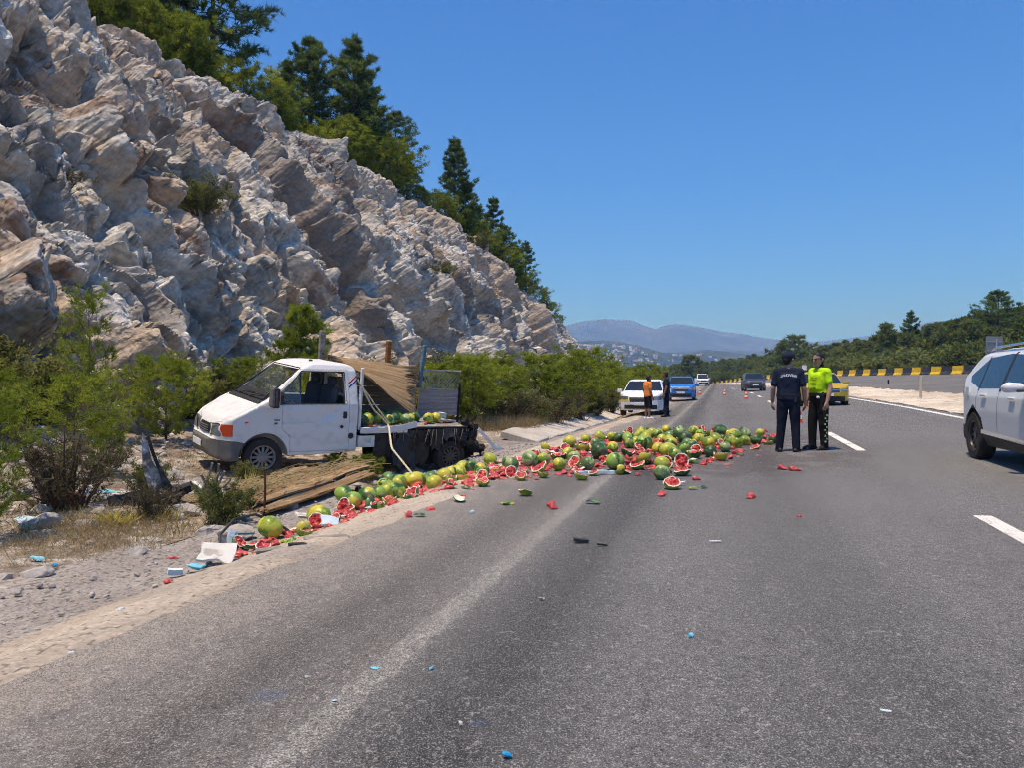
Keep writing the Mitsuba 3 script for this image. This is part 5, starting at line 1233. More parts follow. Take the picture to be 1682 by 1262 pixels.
# officer with the cap, his back to us
K, to, s = person('person', 'officer in dark navy uniform and cap, seen from behind beside the melon spill', on_road(4.88, 13.42), math.radians(70), 1.79,
    stand(el=[(-.06, .30, 1.15), (.02, -.27, 1.12)], wr=[(.16, .20, 1.06), (.16, -.25, .90)], an=[(.0, .15, .085), (-.02, -.13, .085)], look=-.62, curl=[.9, .7], toe=(.25, -.3)),
    dict(skin='skin', hair=True, cap='navy_cloth', shirt='navy_cloth', trousers='dark_trousers', shoe='leather', sleeve=.72, hem=-.03,
         belt=[('holster', .02, .165, (.10, .05, .20), 'leather'), ('pouch', -.02, -.16, (.09, .05, .12), 'leather'), ('radio', -.09, -.11, (.05, .06, .15), 'black_plastic')], edge=.02))
txt = 'JANDARMA'
def back_text(parent, to):
    """white arched lettering across the shoulder blades"""
    ms = []
    for i, c in enumerate(txt):
        a = (i - 3.5) * .135
        g = meshkit.text_mesh(c, .043, .003, True)
        g.apply_translation([-g.bounds[:, 0].mean(), 0, 0])
        g.apply_transform(trimesh.transformations.rotation_matrix(-a * .55, (0, 0, 1)))
        g.apply_translation([(i - 3.5) * .033, -(((i - 3.5) * .033) ** 2) * 1.5, 0])
        ms.append(g)
    g = cat_(ms)
    v = g.vertices
    # text plane: x to the reader's right, y up; the reader stands behind the wearer, whose left is at the reader's left
    w = np.c_[-.126 - v[:, 2] + np.abs(v[:, 0]) ** 2 * .35, -v[:, 0], 1.345 + v[:, 1]]
    put('lettering', trimesh.Trimesh(w, g.faces, process=False), 'white_print', parent, to=to)
back_text(K + '__shirt', to)
# officer in neon yellow, in profile
K2, to2, s2 = person('person', 'officer in a neon yellow polo shirt and sunglasses, standing in profile to our left', on_road(5.50, 13.62), math.radians(197), 1.78,
    stand(el=[(-.05, .25, 1.13), (.06, -.26, 1.14)], wr=[(.155, .17, .965), (.27, -.12, 1.16)], an=[(-.04, .10, .085), (.05, -.11, .085)], kn=[(-.01, .10, .50), (.05, -.11, .50)], curl=[.8, 1.1], palm=[(0, -1, 0), (0, .7, .7)], look=.12),
    dict(skin='skin', hair=True, glasses=True, shirt='neon_cloth', trousers='black_cloth', shoe='leather', sleeve=.60, hem=.06, belly=.03, belt=[('holster', .02, .16, (.11, .05, .20), 'leather'), ('white_pouch', .085, .12, (.13, .04, .045), 'white_rubber')], edge=.02))
put('collar', blob(chain([A_([-.02, 0, 1.475]), A_([-.012, 0, 1.535])], [.074, .066]) + bone((-.03, .09, 1.47), .05, (-.03, -.09, 1.47), .05) - ball((.075, 0, 1.56), .07), .02, 3), 'black_cloth', K2 + '__shirt', smooth=True, to=to2)
put('sleeve_badge', lathe([(.001, .004), (.034, .004), (.036, 0)], 18), 'grey_badge', K2 + '__shirt', to=to2.translate([-.025, .262, 1.32]).rotate([1, 0, 0], 12))
for zz, xx in ((1.30, .135), (1.21, .14), (1.12, .145)):
    put('shirt_print', box(.004, .15, .012, (xx + .004, .02, zz), .001), 'dark_trousers', K2 + '__shirt', to=to2)
chk = []
for i in range(10):
    z_ = .64 - i * .052
    f = (.90 - z_) / .82
    for j in (0, 1):
        if (i + j) % 2 == 0: chk.append((z_, j))
put('reflective_check', cat_([box(.024, .006, .026, (.045 + (j - .5) * .026 - .02 * (.9 - z_), .188 - .052 * max(0, .55 - z_) + .0, z_), .001) for z_, j in chk]), 'neon_print', K2 + '__trousers', to=to2) if False else None
mat('pale_check', (.70, .78, .40), .5, .4)
for i, (z_, j) in enumerate(chk):
    y_ = float(np.interp(z_, [.085, .29, .50, .70, .90], [.171, .178, .185, .198, .200])) - .002
    put('reflective_check', box(.026, .008, .028, (float(np.interp(z_, [.085, .5, .9], [-.02, -.0, .0])) + (j - .5) * .028, y_, z_), .001), 'pale_check', K2 + '__trousers', to=to2)
one('mobile_phone', box(.008, .07, .145, (0, 0, 0), .003), 'leather', 'dark phone held up in the neon yellow officer\'s hand', 'phone', to=to2.translate([.37, -.09, 1.175]).rotate([0, 1, 0], 65))
# far pair by the patrol car
person('person', 'man in an orange shirt and black shorts with white shoes, standing by the patrol car', on_road(4.86, 27.2), math.radians(20), 1.62,
    stand(el=[(-.02, .24, 1.14), (.03, -.25, 1.14)], wr=[(.12, .20, .92), (.16, -.18, 1.0)], look=.1, hd=(.05, 0, 1.62)), dict(skin='skin_dark', hair=True, shirt='orange_cloth', trousers='black_cloth', shoe='white_rubber', sole='white_rubber', leg=.95, hem=-.10, boots=False, edge=.03))
person('person', 'man in dark clothes with a bowed dark head, right of the man in orange', on_road(5.75, 28.3), math.radians(160), 1.74,
    stand(el=[(-.02, .25, 1.14), (.03, -.26, 1.14)], wr=[(.16, .16, 1.0), (.14, -.18, .96)], look=-.1, hd=(.05, 0, 1.62), an=[(.0, .18, .085), (-.02, -.17, .085)]), dict(skin='skin_dark', hair=True, shirt='slate_cloth', trousers='dark_trousers', shoe='leather', hem=-.06, edge=.03))
# ------------------------------------------------------------------ the spilled watermelons
def rind_of(kind):
    dark = {'g': ((.040, .115, .020), (.27, .42, .07)), 'd': ((.028, .080, .022), (.125, .23, .065)), 'y': ((.17, .27, .025), (.42, .46, .05)), 'l': ((.085, .17, .05), (.33, .42, .17))}[kind]
    def f(p, n, uv):
        k = dr.floor(uv.y * .1) * 7.3                                   # each melon of a kind has its own pattern
        v = uv.y - dr.floor(uv.y * .1) * 10
        j = noise(uv.x * 26 + k, v * 9, k) - .5; j2 = noise(uv.x * 70 + k, v * 22, k + 3) - .5
        st = noise(uv.x * 11 + j * 1.1 + j2 * .5 + k, v * .35 + k, 5.0)
        c = mix(dark[0], dark[1], smoothstep(.40, .60, st + j2 * .25))
        spot = smoothstep(.62, .70, noise(uv.x * 1.6 + k, v * 1.3 + k * .7, 9.0)) if kind in 'yg' else mi.Float(0)
        c = mix(c, mi.Color3f(.62, .52, .055), spot * .85)
        dirt = smoothstep(.58, .72, fbm(p.x * 13, p.y * 13, p.z * 13, 3))
        return mix(c, mi.Color3f(.26, .21, .15), dirt * .35) * (.85 + .3 * noise(uv.x * 120, v * 60, k))
    mat('rind_' + kind, f, .38, .45)
for kd in 'gdyl': rind_of(kd)
mat('rind_white', lambda p, n, uv: mix((.62, .64, .42), (.74, .70, .58), noise(p.x * 60, p.y * 60, p.z * 60)), .5, .4)
def flesh_c(p, n, uv):
    k = fbm(p.x * 24, p.y * 24, p.z * 24, 3); g = noise(p.x * 120, p.y * 120, p.z * 120)
    c = mix((.36, .020, .024), (.78, .15, .125), dr.clip(k * 1.7 - .35, 0, 1))
    return mix(c, mi.Color3f(.02, .012, .01), smoothstep(.85, .90, noise(p.x * 75, p.y * 75, p.z * 75)) * .9) * (.85 + .3 * g)
bumped('flesh', flesh_c, lambda p, n, uv: fbm(p.x * 50, p.y * 50, p.z * 50, 3), .012, .32, .5)
def melon_mesh(seed, el, n=(20, 26)):
    r = np.random.default_rng(seed)
    lat = np.linspace(-math.pi / 2, math.pi / 2, n[0]); lon = np.linspace(0, 2 * math.pi, n[1])
    LA, LO = np.meshgrid(lat, lon, indexing='ij')
    rib = 1 + .012 * np.cos(LO * 9 + seed)
    P = np.stack([np.sin(LA) * el, np.cos(LA) * np.cos(LO) * rib, np.cos(LA) * np.sin(LO) * rib], -1)
    P *= 1 + (meshkit.fbm(P * 1.1 + seed * 3, 2, seed)[..., None] - .5) * .14
    m = grid(P)
    if np.einsum('ij,ij->i', m.face_normals, m.triangles_center).mean() < 0: m.invert()
    return m, np.stack([LO.ravel() / 6.2832, LA.ravel() + seed * 10 + 3], -1)
WHOLE = {}
for i, kd in enumerate('gdyl'):
    WHOLE[kd] = []
    for j in range(4):
        m, uv = melon_mesh(i * 4 + j + 1, [1.18, 1.0, 1.3, 1.08][j])
        WHOLE[kd].append(mikit.ply(m, 'rind_' + kd, smooth=True, uv=uv))
def half(seed, depth, jag):
    """(rind, white, flesh) of a broken melon, its opening up: DEPTH 1 is a half, more is deeper"""
    r = np.random.default_rng(seed)
    nl, nr = 26, 9
    lo = np.linspace(0, 2 * math.pi, nl)
    e = depth + jag * (meshkit.fbm(np.stack([np.cos(lo) * 1.6, np.sin(lo) * 1.6, lo * 0 + seed], -1), 3, seed) - .5) * 2
    f = np.linspace(0, 1, nr)
    th = f[:, None] * (math.pi / 2 * e)[None]
    S_ = lambda q: np.stack([np.sin(th) * np.cos(lo) * q * 1.12, np.sin(th) * np.sin(lo) * q, -np.cos(th) * q], -1)
    out, inn = S_(1.0), S_(.90)
    rd = grid(out)
    if np.einsum('ij,ij->i', rd.face_normals, rd.triangles_center).mean() < 0: rd.invert()
    uv = np.stack([np.repeat(lo[None] / 6.2832, nr, 0).ravel(), th.ravel() + seed * 10 + 3], -1)
    wh = grid(np.stack([out[-1], inn[-1] * .985, S_(.86)[-1] * [1, 1, .95]], 0))
    rim = S_(.885)[-1]
    q = np.linspace(0, 1, 8)
    cen = np.array([0, 0, rim[:, 2].mean() - .10])
    fl = cen + (rim - cen) * q[:, None, None]
    bump = (meshkit.fbm(fl * 3.2 + seed, 3, seed) - .5)
    fl[..., 2] += (bump * 1.25 - .10) * np.sin(np.clip(q, 0, 1) * math.pi)[:, None] ** .6
    return rd, uv, wh, grid(fl)
HALF = []
for j, (dp, jg) in enumerate([(1.0, .22), (.86, .30), (1.15, .34), (.7, .26), (1.0, .40)]):
    for kd in 'gdy':
        rd, uv, wh, fl = half(40 + j, dp, jg)
        HALF.append((mikit.ply(rd, 'rind_' + kd, smooth=True, uv=uv), mikit.ply(wh, 'rind_white'), mikit.ply(fl, 'flesh', smooth=30)))
SHARD = []
for j in range(4):
    rd, uv, wh, fl = half(60 + j, [.42, .5, .36, .55][j], .22)
    v = rd.vertices.copy(); v[:, 2] += .62
    inner_ = rd.vertices * .93; inner_[:, 2] += .62
    sh = trimesh.Trimesh(v * [1.5, 1, 1], rd.faces, process=False); si = trimesh.Trimesh(inner_ * [1.5, 1, 1], rd.faces[:, ::-1], process=False)
    for kd in 'gyd': SHARD.append((mikit.ply(sh, 'rind_' + kd, smooth=True, uv=uv), mikit.ply(si, 'rind_white', smooth=True)))
CHUNK = []
for j in range(6):
    m = trimesh.creation.icosphere(subdivisions=2); v = m.vertices.copy(); r = np.random.default_rng(80 + j)
    for _ in range(4):
        n_ = unit(r.normal(0, 1, 3)); d_ = v @ n_; v -= np.outer(np.maximum(d_ - r.uniform(.3, .7), 0), n_)
    v += v * (meshkit.fbm(v * 2 + j, 3, j)[:, None] - .5) * .9
    CHUNK.append(mikit.ply(trimesh.Trimesh(v * [1, .85, .62], m.faces), 'flesh', smooth=50))
rm = np.random.default_rng(99)
PLACED = []
def rot_to(x, y, z, r, ax=None, tilt=None):
    t = T().translate([float(x), float(y), float(z)]).rotate([0, 0, 1], float(rm.uniform(0, 360)))
    if tilt is not None: t = t.rotate([0, 1, 0], float(tilt)).rotate([0, 0, 1], float(rm.uniform(0, 360)))
    return t.scale(float(r))
WORD = {'g': 'bright green striped', 'd': 'dark green', 'y': 'yellow green', 'l': 'pale green mottled'}
def zone(x, y):
    t, s = xy_ts(x, y)
    return ('at the left end of the heap' if t < -2.1 else 'at the right end of the heap' if t > .1 else 'at the front of the heap') if s < 12.6 or t < -2.1 or t > .1 else 'at the back of the heap' if s > 16.2 else 'in the middle of the heap'
def whole(x, y, r, kd, z=None, where='', label=None):
    where = where or zone(x, y)
    z = float(ground_z(np.array(x), np.array(y))) if z is None else z
    lb = label or f'{WORD[kd]} whole watermelon {where}'
    k = thing('watermelon', lb, 'watermelon', None if label else f'{WORD[kd]} watermelons {where}')
    t = T().translate([x, y, z + r * .93]).rotate([0, 0, 1], float(rm.uniform(0, 360))).rotate([1, 0, 0], float(rm.uniform(0, 360))).rotate([0, 1, 0], float(rm.normal(0, 25)))
    scene[k] = {**WHOLE[kd][rm.integers(4)], 'to_world': t.scale(r)}
    PLACED.append((x, y, r))
    return k
def broken(x, y, r, kind, z=None, where='', label=None, kd=None):
    where = where or zone(x, y)
    z = float(ground_z(np.array(x), np.array(y))) if z is None else z
    col = kd or 'gdy'[rm.integers(3)]
    if kind in 'hH':
        hf = HALF[rm.integers(5) * 3 + 'gdy'.index(col)]
        tl = float(rm.uniform(0, 22)) if kind == 'h' else float(rm.uniform(28, 75))
        k = thing('broken_watermelon', label or (f'{WORD[col]} watermelon half lying open side up {where}' if kind == 'h' else f'{WORD[col]} watermelon half showing red flesh {where}'), 'watermelon', None if label else f'{WORD[col]} halves {"face up" if kind == "h" else "tipped over"} {where}')
        az = rm.uniform(0, 360) if kind == 'h' else rm.uniform(-260, 80)
        t = T().translate([x, y, z + r * .97]).rotate([0, 0, 1], float(az)).rotate([0, 1, 0], tl).scale(r)
        put('rind', hf[0], None, k, to=t); put('white_rim', hf[1], None, k, to=t); put('flesh', hf[2], None, k, to=t)
        PLACED.append((x, y, r))
    elif kind == 'r':
        sh = SHARD[rm.integers(4) * 3 + 'gyd'.index(col)]
        k = thing('rind_piece', label or f'{WORD[col]} piece of watermelon rind lying {where}', 'watermelon rind', None if label else f'{WORD[col]} rind pieces {where}')
        up = rm.random() < .65
        t = T().translate([x, y, z + .015]).rotate([0, 0, 1], float(rm.uniform(0, 360)))
        t = t.translate([0, 0, -r * .10]).rotate([1, 0, 0], 180).scale([r * 1.1, r * 1.1, r * 1.3]) if up else t.translate([0, 0, r * .40]).rotate([0, 1, 0], 12).scale([r * 1.1, r * 1.1, r * 1.2])
        put('rind', sh[0], None, k, to=t); put('white_rim', sh[1], None, k, to=t)
    else:
        k = thing('watermelon_flesh', label or f'lump of red watermelon flesh {where}', 'watermelon flesh', None if label else f'red flesh lumps {where}')
        scene[k] = {**CHUNK[rm.integers(6)], 'to_world': rot_to(x, y, z + r * .42, r)}
    return k
WH = [(0.48, 11.6, 0.1, 'y'), (0.93, 12.55, 0.1, 'y'), (0.68, 10.93, 0.1, 'y'), (1.11, 11.1, 0.1, 'l'), (1.44, 12.57, 0.136, 'd'), (1.5, 11.04, 0.135, 'g'), (1.51, 15.54, 0.1, 'y'), (1.59, 14.47, 0.1, 'l'), (2.13, 16.2, 0.1, 'y'), (2.25, 15.97, 0.1, 'd'), (1.81, 13.64, 0.1, 'y'), (2.82, 16.51, 0.123, 'y'), (2.23, 14.43, 0.115, 'g'), (2.44, 14.28, 0.13, 'g'), (0.0, 10.98, 0.1, 'l'), (0.97, 11.86, 0.1, 'l'), (1.59, 13.57, 0.1, 'd'), (2.74, 16.36, 0.112, 'y'), (2.88, 16.35, 0.112, 'y'), (2.35, 14.43, 0.115, 'g'), (2.53, 14.27, 0.122, 'g'), (3.73, 18.39, 0.115, 'y'), (3.24, 16.85, 0.115, 'g'), (3.31, 15.98, 0.119, 'd'), (3.72, 17.18, 0.108, 'y'), (3.49, 15.33, 0.131, 'd'), (4.17, 17.43, 0.129, 'y'), (4.17, 16.85, 0.106, 'g'), (4.7, 17.12, 0.147, 'd'), (4.68, 16.03, 0.137, 'y'), (3.66, 14.92, 0.128, 'y'), (4.08, 15.29, 0.122, 'y'), (3.69, 14.27, 0.122, 'y'), (2.55, 13.23, 0.113, 'y'), (2.97, 14.18, 0.121, 'g'), (2.66, 12.4, 0.106, 'g'), (3.0, 13.29, 0.106, 'g'), (3.26, 13.76, 0.11, 'd'), (2.19, 11.07, 0.101, 'y'), (1.97, 9.99, 0.1, 'l'), (4.57, 14.91, 0.106, 'y'), (4.84, 15.1, 0.112, 'd'), (5.52, 16.92, 0.1, 'y'), (3.83, 13.66, 0.101, 'l'), (3.34, 12.78, 0.1, 'd'), (3.3, 14.33, 0.106, 'l'), (4.08, 18.45, 0.105, 'g'), (3.26, 17.66, 0.101, 'g'), (-2.0, 9.01, 0.1, 'g'), (-1.76, 8.38, 0.1, 'g'), (-1.66, 8.71, 0.1, 'g'), (-1.55, 8.8, 0.1, 'g'), (-1.68, 10.35, 0.103, 'd'), (-1.59, 9.58, 0.1, 'g'), (-1.48, 9.02, 0.1, 'y'), (-1.39, 9.07, 0.1, 'g'), (-1.46, 9.86, 0.1, 'y'), (-1.27, 10.01, 0.11, 'y'), (-1.07, 10.08, 0.1, 'l'), (-0.97, 9.46, 0.1, 'y'), (-0.91, 10.25, 0.102, 'y'), (-0.84, 10.55, 0.1, 'g'), (-0.74, 10.58, 0.1, 'y'), (-0.74, 11.34, 0.1, 'y'), (-0.6, 11.25, 0.1, 'd'), (-0.43, 10.57, 0.1, 'g'), (-0.36, 12.43, 0.1, 'y'), (-1.39, 10.07, 0.1, 'y'), (-2.2, 6.91, 0.1, 'y'), (-1.9, 7.46, 0.1, 'y')]
BR = [(0.16, 8.63, 0.079, 'h'), (0.91, 9.94, 0.074, 'h'), (0.12, 9.92, 0.068, 'h'), (1.11, 10.39, 0.06, 'h'), (1.4, 11.74, 0.08, 'H'), (0.93, 11.37, 0.084, 'H'), (0.42, 10.16, 0.064, 'h'), (0.86, 8.07, 0.083, 'r'), (-0.05, 8.04, 0.06, 'r'), (1.49, 10.52, 0.066, 'H'), (1.58, 10.56, 0.078, 'h'), (0.54, 11.22, 0.07, 'c'), (1.31, 13.8, 0.095, 'h'), (0.77, 13.63, 0.07, 'c'), (0.63, 14.12, 0.081, 'H'), (0.42, 7.93, 0.06, 'c'), (0.72, 12.22, 0.063, 'H'), (0.94, 10.67, 0.06, 'c'), (1.28, 11.36, 0.065, 'c'), (2.8, 18.36, 0.115, 'h'), (0.34, 10.94, 0.062, 'c'), (0.2, 11.63, 0.08, 'c'), (2.2, 13.42, 0.077, 'c'), (1.88, 12.44, 0.071, 'c'), (1.92, 11.9, 0.075, 'c'), (1.92, 9.14, 0.099, 'h'), (2.32, 10.39, 0.113, 'h'), (2.22, 10.67, 0.06, 'H'), (2.82, 11.88, 0.122, 'r'), (3.37, 12.28, 0.098, 'h'), (2.95, 11.66, 0.073, 'c'), (2.42, 9.94, 0.062, 'c'), (2.16, 9.08, 0.062, 'r'), (2.33, 9.22, 0.063, 'r'), (2.64, 8.43, 0.06, 'c'), (1.68, 8.61, 0.06, 'c'), (2.52, 11.3, 0.097, 'H'), (4.25, 19.42, 0.122, 'h'), (5.3, 17.28, 0.108, 'H'), (4.29, 14.48, 0.099, 'H'), (4.71, 17.96, 0.113, 'H'), (2.2, 13.23, 0.083, 'c'), (2.21, 12.66, 0.079, 'h'), (2.15, 11.81, 0.067, 'c'), (4.86, 19.93, 0.091, 'c'), (6.03, 18.12, 0.083, 'c'), (5.37, 15.86, 0.081, 'c'), (3.57, 12.46, 0.06, 'c'), (1.99, 11.81, 0.067, 'c'), (3.2, 13.23, 0.083, 'H'), (3.21, 12.25, 0.06, 'c'), (4.71, 14.5, 0.06, 'c'), (-2.13, 10.75, 0.079, 'H'), (-1.84, 8.24, 0.071, 'H'), (-1.58, 7.19, 0.06, 'c'), (-1.54, 8.16, 0.065, 'H'), (-1.35, 8.37, 0.072, 'h'), (-1.31, 9.36, 0.075, 'c'), (-1.23, 9.52, 0.07, 'h'), (-1.05, 9.39, 0.063, 'c'), (-1.12, 8.48, 0.062, 'h'), (-0.69, 9.12, 0.067, 'r'), (-0.55, 9.14, 0.067, 'r'), (-0.36, 9.37, 0.075, 'h'), (-0.57, 8.22, 0.077, 'r'), (-0.59, 10.57, 0.077, 'c'), (-0.35, 10.17, 0.074, 'c'), (-0.24, 10.24, 0.089, 'c'), (-0.13, 10.92, 0.08, 'c'), (-1.01, 7.31, 0.06, 'c'), (-0.89, 7.33, 0.06, 'r'), (-0.05, 8.01, 0.06, 'r'), (-1.03, 8.69, 0.06, 'c'), (-0.93, 8.81, 0.06, 'c'), (-1.64, 7.73, 0.06, 'c'), (-0.08, 11.85, 0.063, 'c'), (-2.21, 6.4, 0.061, 'h'), (-2.31, 6.44, 0.041, 'H'), (-2.18, 6.63, 0.042, 'c'), (-2.26, 6.0, 0.053, 'c'), (-2.19, 6.04, 0.043, 'c'), (-2.13, 7.02, 0.039, 'c'), (-1.83, 6.72, 0.059, 'h'), (-1.89, 6.71, 0.048, 'r'), (-2.39, 5.28, 0.034, 'c'), (3.88, 10.88, 0.087, 'c'), (4.01, 10.74, 0.095, 'c'), (2.62, 8.36, 0.04, 'c'), (2.75, 7.26, 0.03, 'c'), (0.41, 7.77, 0.062, 'c'), (5.78, 16.44, 0.132, 'c'), (-3.09, 14.22, 0.102, 'c')]
ROW = 'in the row along the gutter beside the truck'
ONLY_W = {(1.5, 11.04): 'largest smooth green watermelon at the front of the spill, right of a red half', (4.68, 16.03): 'plain yellow green watermelon on the right of the heap, apart from the others', (-2.2, 6.91): 'big yellow watermelon nearest to us in the gutter, alone', (-1.9, 7.46): 'yellow watermelon second from the near end of the gutter row',
          (2.66, 12.4): 'watermelon with upright green stripes at the front of the heap', (2.19, 11.07): 'yellow green watermelon in front of the heap behind two broken halves', (-.36, 12.43): 'yellow topped watermelon under the bent white panel behind the truck', (-2.0, 9.01): 'green watermelon at the inner edge of the gutter row, near the straw mats'}
ONLY_B = {(.16, 8.63): 'broken half standing alone open side up on the road, left of the worn lane line', (.86, 8.07): 'lone yellow green piece of rind on the worn lane line', (1.92, 9.14): 'large broken half nearest to us in front of the heap', (2.64, 8.43): 'red flesh lump right of the large nearest broken half', (2.42, 9.94): 'round red lump of flesh apart from the heap on its right front',
          (.41, 7.77): 'lone red lump of flesh on the asphalt near the lone rind', (.42, 7.93): 'small red lump with white rind near the lone yellow rind', (2.62, 8.36): 'lone small red lump on the asphalt in front of the officers', (2.75, 7.26): 'tiny red scrap alone on the lane', (2.33, 9.22): 'striped rind piece, right one of two side by side', (2.16, 9.08): 'striped rind piece, left one of two side by side',
          (-2.26, 6.0): 'crushed red flesh nearest to us in the gutter', (-2.39, 5.28): 'small red scrap beside the cyan foam in the gutter', (5.78, 16.44): 'red flesh at the far right end of the spill by the navy officer', (-.57, 8.22): 'dark green rind piece lying alone on the asphalt edge below the row', (3.88, 10.88): 'red crumbs of flesh on the road in front of the officers, left of two', (4.01, 10.74): 'red crumbs of flesh on the road in front of the officers, right of two', (-3.09, 14.22): 'red crushed flesh lying on the straw mats below the truck'}
for x, y, r, kd in WH:
    g = xy_ts(x, y)[0] < -3.2
    whole(x, y, max(r, .095), kd, where=ROW if g else '', label=ONLY_W.get((x, y)))
for x, y, r, kd in BR:
    g = xy_ts(x, y)[0] < -3.2
    broken(x, y, max(r, .055 if (x, y) not in ONLY_B else .03) * (1.12 if kd in 'hH' else 1), kd, where='along the gutter' if g else '', label=ONLY_B.get((x, y)))
# the rest of the spill between them
import shapely
HEAP = shapely.Polygon([(.0, 10.2), (1.3, 10.6), (2.6, 11.2), (3.6, 12.4), (5.3, 15.2), (5.9, 16.8), (5.0, 18.6), (3.0, 18.6), (1.6, 16.0), (.6, 13.6), (-.3, 11.8)])
BAND = shapely.Polygon([(-1.75, 7.9), (-1.25, 8.1), (-.75, 9.0), (-.2, 10.0), (.3, 10.2), (-.2, 12.2), (-.75, 11.0), (-1.35, 10.0)])
def fill(poly, n, make, gap, rr):
    x0, y0, x1, y1 = poly.bounds; c = 0
    for _ in range(n * 40):
        if c >= n: break
        x, y = rm.uniform(x0, x1), rm.uniform(y0, y1)
        if not poly.contains(shapely.Point(x, y)): continue
        r = rm.uniform(*rr)
        if any((x - a) ** 2 + (y - b) ** 2 < ((r + q) * gap) ** 2 for a, b, q in PLACED): continue
        make(round(x, 3), round(y, 3), r); c += 1
fill(HEAP, 15, lambda x, y, r: whole(x, y, r, 'gylyg'[rm.integers(5)]), 1.0, (.10, .13))
CORE = shapely.Polygon([(1.6, 12.4), (2.6, 12.6), (4.4, 15.6), (4.0, 17.0), (2.4, 16.4)])
k0 = len(PLACED)
for _ in range(4):
    x, y = rm.uniform(1.4, 4.6), rm.uniform(12.4, 17)
    if CORE.contains(shapely.Point(x, y)) and all((x - a) ** 2 + (y - b) ** 2 > .05 for a, b, q in PLACED[k0:]):
        whole(round(x, 3), round(y, 3), rm.uniform(.105, .125), 'gyly'[rm.integers(4)], z=.13, where='on top of others in the heap')
fill(HEAP, 36, lambda x, y, r: broken(x, y, r, 'hHhH'[rm.integers(4)]), .85, (.09, .125))
fill(BAND, 14, lambda x, y, r: broken(x, y, r, 'hH'[rm.integers(2)], where='along the gutter'), .85, (.07, .10))
fill(HEAP, 150, lambda x, y, r: broken(x, y, r, 'c'), .55, (.05, .10))
fill(BAND, 70, lambda x, y, r: broken(x, y, r, 'c', where='along the gutter'), .5, (.05, .09))
fill(HEAP, 40, lambda x, y, r: broken(x, y, r, 'r'), .8, (.07, .11))
NEAR = shapely.Polygon([(-2.35, 5.95), (-2.05, 6.0), (-1.4, 7.5), (-1.15, 8.2), (-1.7, 8.3), (-2.05, 7.3)])
fill(NEAR, 34, lambda x, y, r: broken(x, y, r, 'c', where='along the gutter'), .5, (.03, .06))
fill(NEAR, 7, lambda x, y, r: broken(x, y, r, 'hH'[rm.integers(2)], where='along the gutter'), .85, (.06, .085))
fill(NEAR, 6, lambda x, y, r: broken(x, y, r, 'r', where='along the gutter'), .7, (.05, .08))
# crumbs of flesh, too small and too many to pick apart
cr = []
base_ = [trimesh.creation.icosphere(subdivisions=1) for _ in range(3)]
for q, b_ in enumerate(base_): b_.vertices *= 1 + (np.random.default_rng(q).random((len(b_.vertices), 1)) - .5) * .8
INNER, OUTER = HEAP.union(BAND).union(NEAR).buffer(.10), HEAP.union(BAND).union(NEAR).buffer(.6)
x0_, y0_, x1_, y1_ = OUTER.bounds
for i in range(9000):
    x, y = rm.uniform(x0_, x1_), rm.uniform(y0_, y1_)
    q = shapely.Point(x, y)
    if not (INNER.contains(q) and rm.random() < (.9 if xy_ts(x, y)[0] < -.4 else .45) or OUTER.contains(q) and rm.random() < .06): continue
    if (x - 4.88) ** 2 + (y - 13.42) ** 2 < .1: continue
    m = base_[i % 3].copy(); m.vertices *= (.007 + .034 * rm.random() ** 2) * np.array([1.2, 1, .55]); m.apply_translation([x, y, float(ground_z(np.array(x), np.array(y))) + .006]); cr.append(m)
tag(put('watermelon_crumbs', cat_(cr), 'flesh'), 'red crumbs of watermelon flesh strewn through the spill', 'watermelon crumbs', kind='stuff')
# juice: thin wet sheets round the smashed fruit
# on the truck's bed
TB = lambda x, y, z: (np.array(TO.matrix) @ np.array([x, y, z, 1.0]))[:3]
for x, y, r, kd, lb in [(-2.15, .62, .125, 'y', 'yellow watermelon at the front of the cargo bed, by the ropes'), (-2.42, .48, .12, 'g', None), (-2.55, .72, .115, 'g', None), (-2.72, .60, .12, 'd', None), (-2.88, .42, .12, 'g', None), (-2.95, .70, .115, 'l', None), (-3.10, .55, .115, 'g', None), (-2.6, .25, .12, 'g', None), (-2.8, .15, .12, 'd', None),
                        (-3.38, .30, .115, 'd', None), (-3.58, .55, .115, 'g', None), (-3.85, .40, .11, 'y', 'greenish yellow watermelon at the rear of the cargo bed, under the mesh gate'), (-2.0, .30, .12, 'd', None), (-2.1, .05, .12, 'd', None), (-1.98, .75, .115, 'd', None), (-2.35, .1, .12, 'd', None), (-3.05, .1, .12, 'g', None)]:
    p = TB(x, y, .855)
    whole(float(p[0]), float(p[1]), r, kd, z=float(p[2]) - .005, where='on the cargo bed of the truck', label=lb)
for x, y, r, kd in [(-3.40, .72, .06, 'c'), (-4.0, .5, .05, 'c'), (-2.25, .80, .05, 'c')]:
    p = TB(x, y, .855)
    broken(float(p[0]), float(p[1]), r, kd, z=float(p[2]), where='on the cargo bed of the truck')
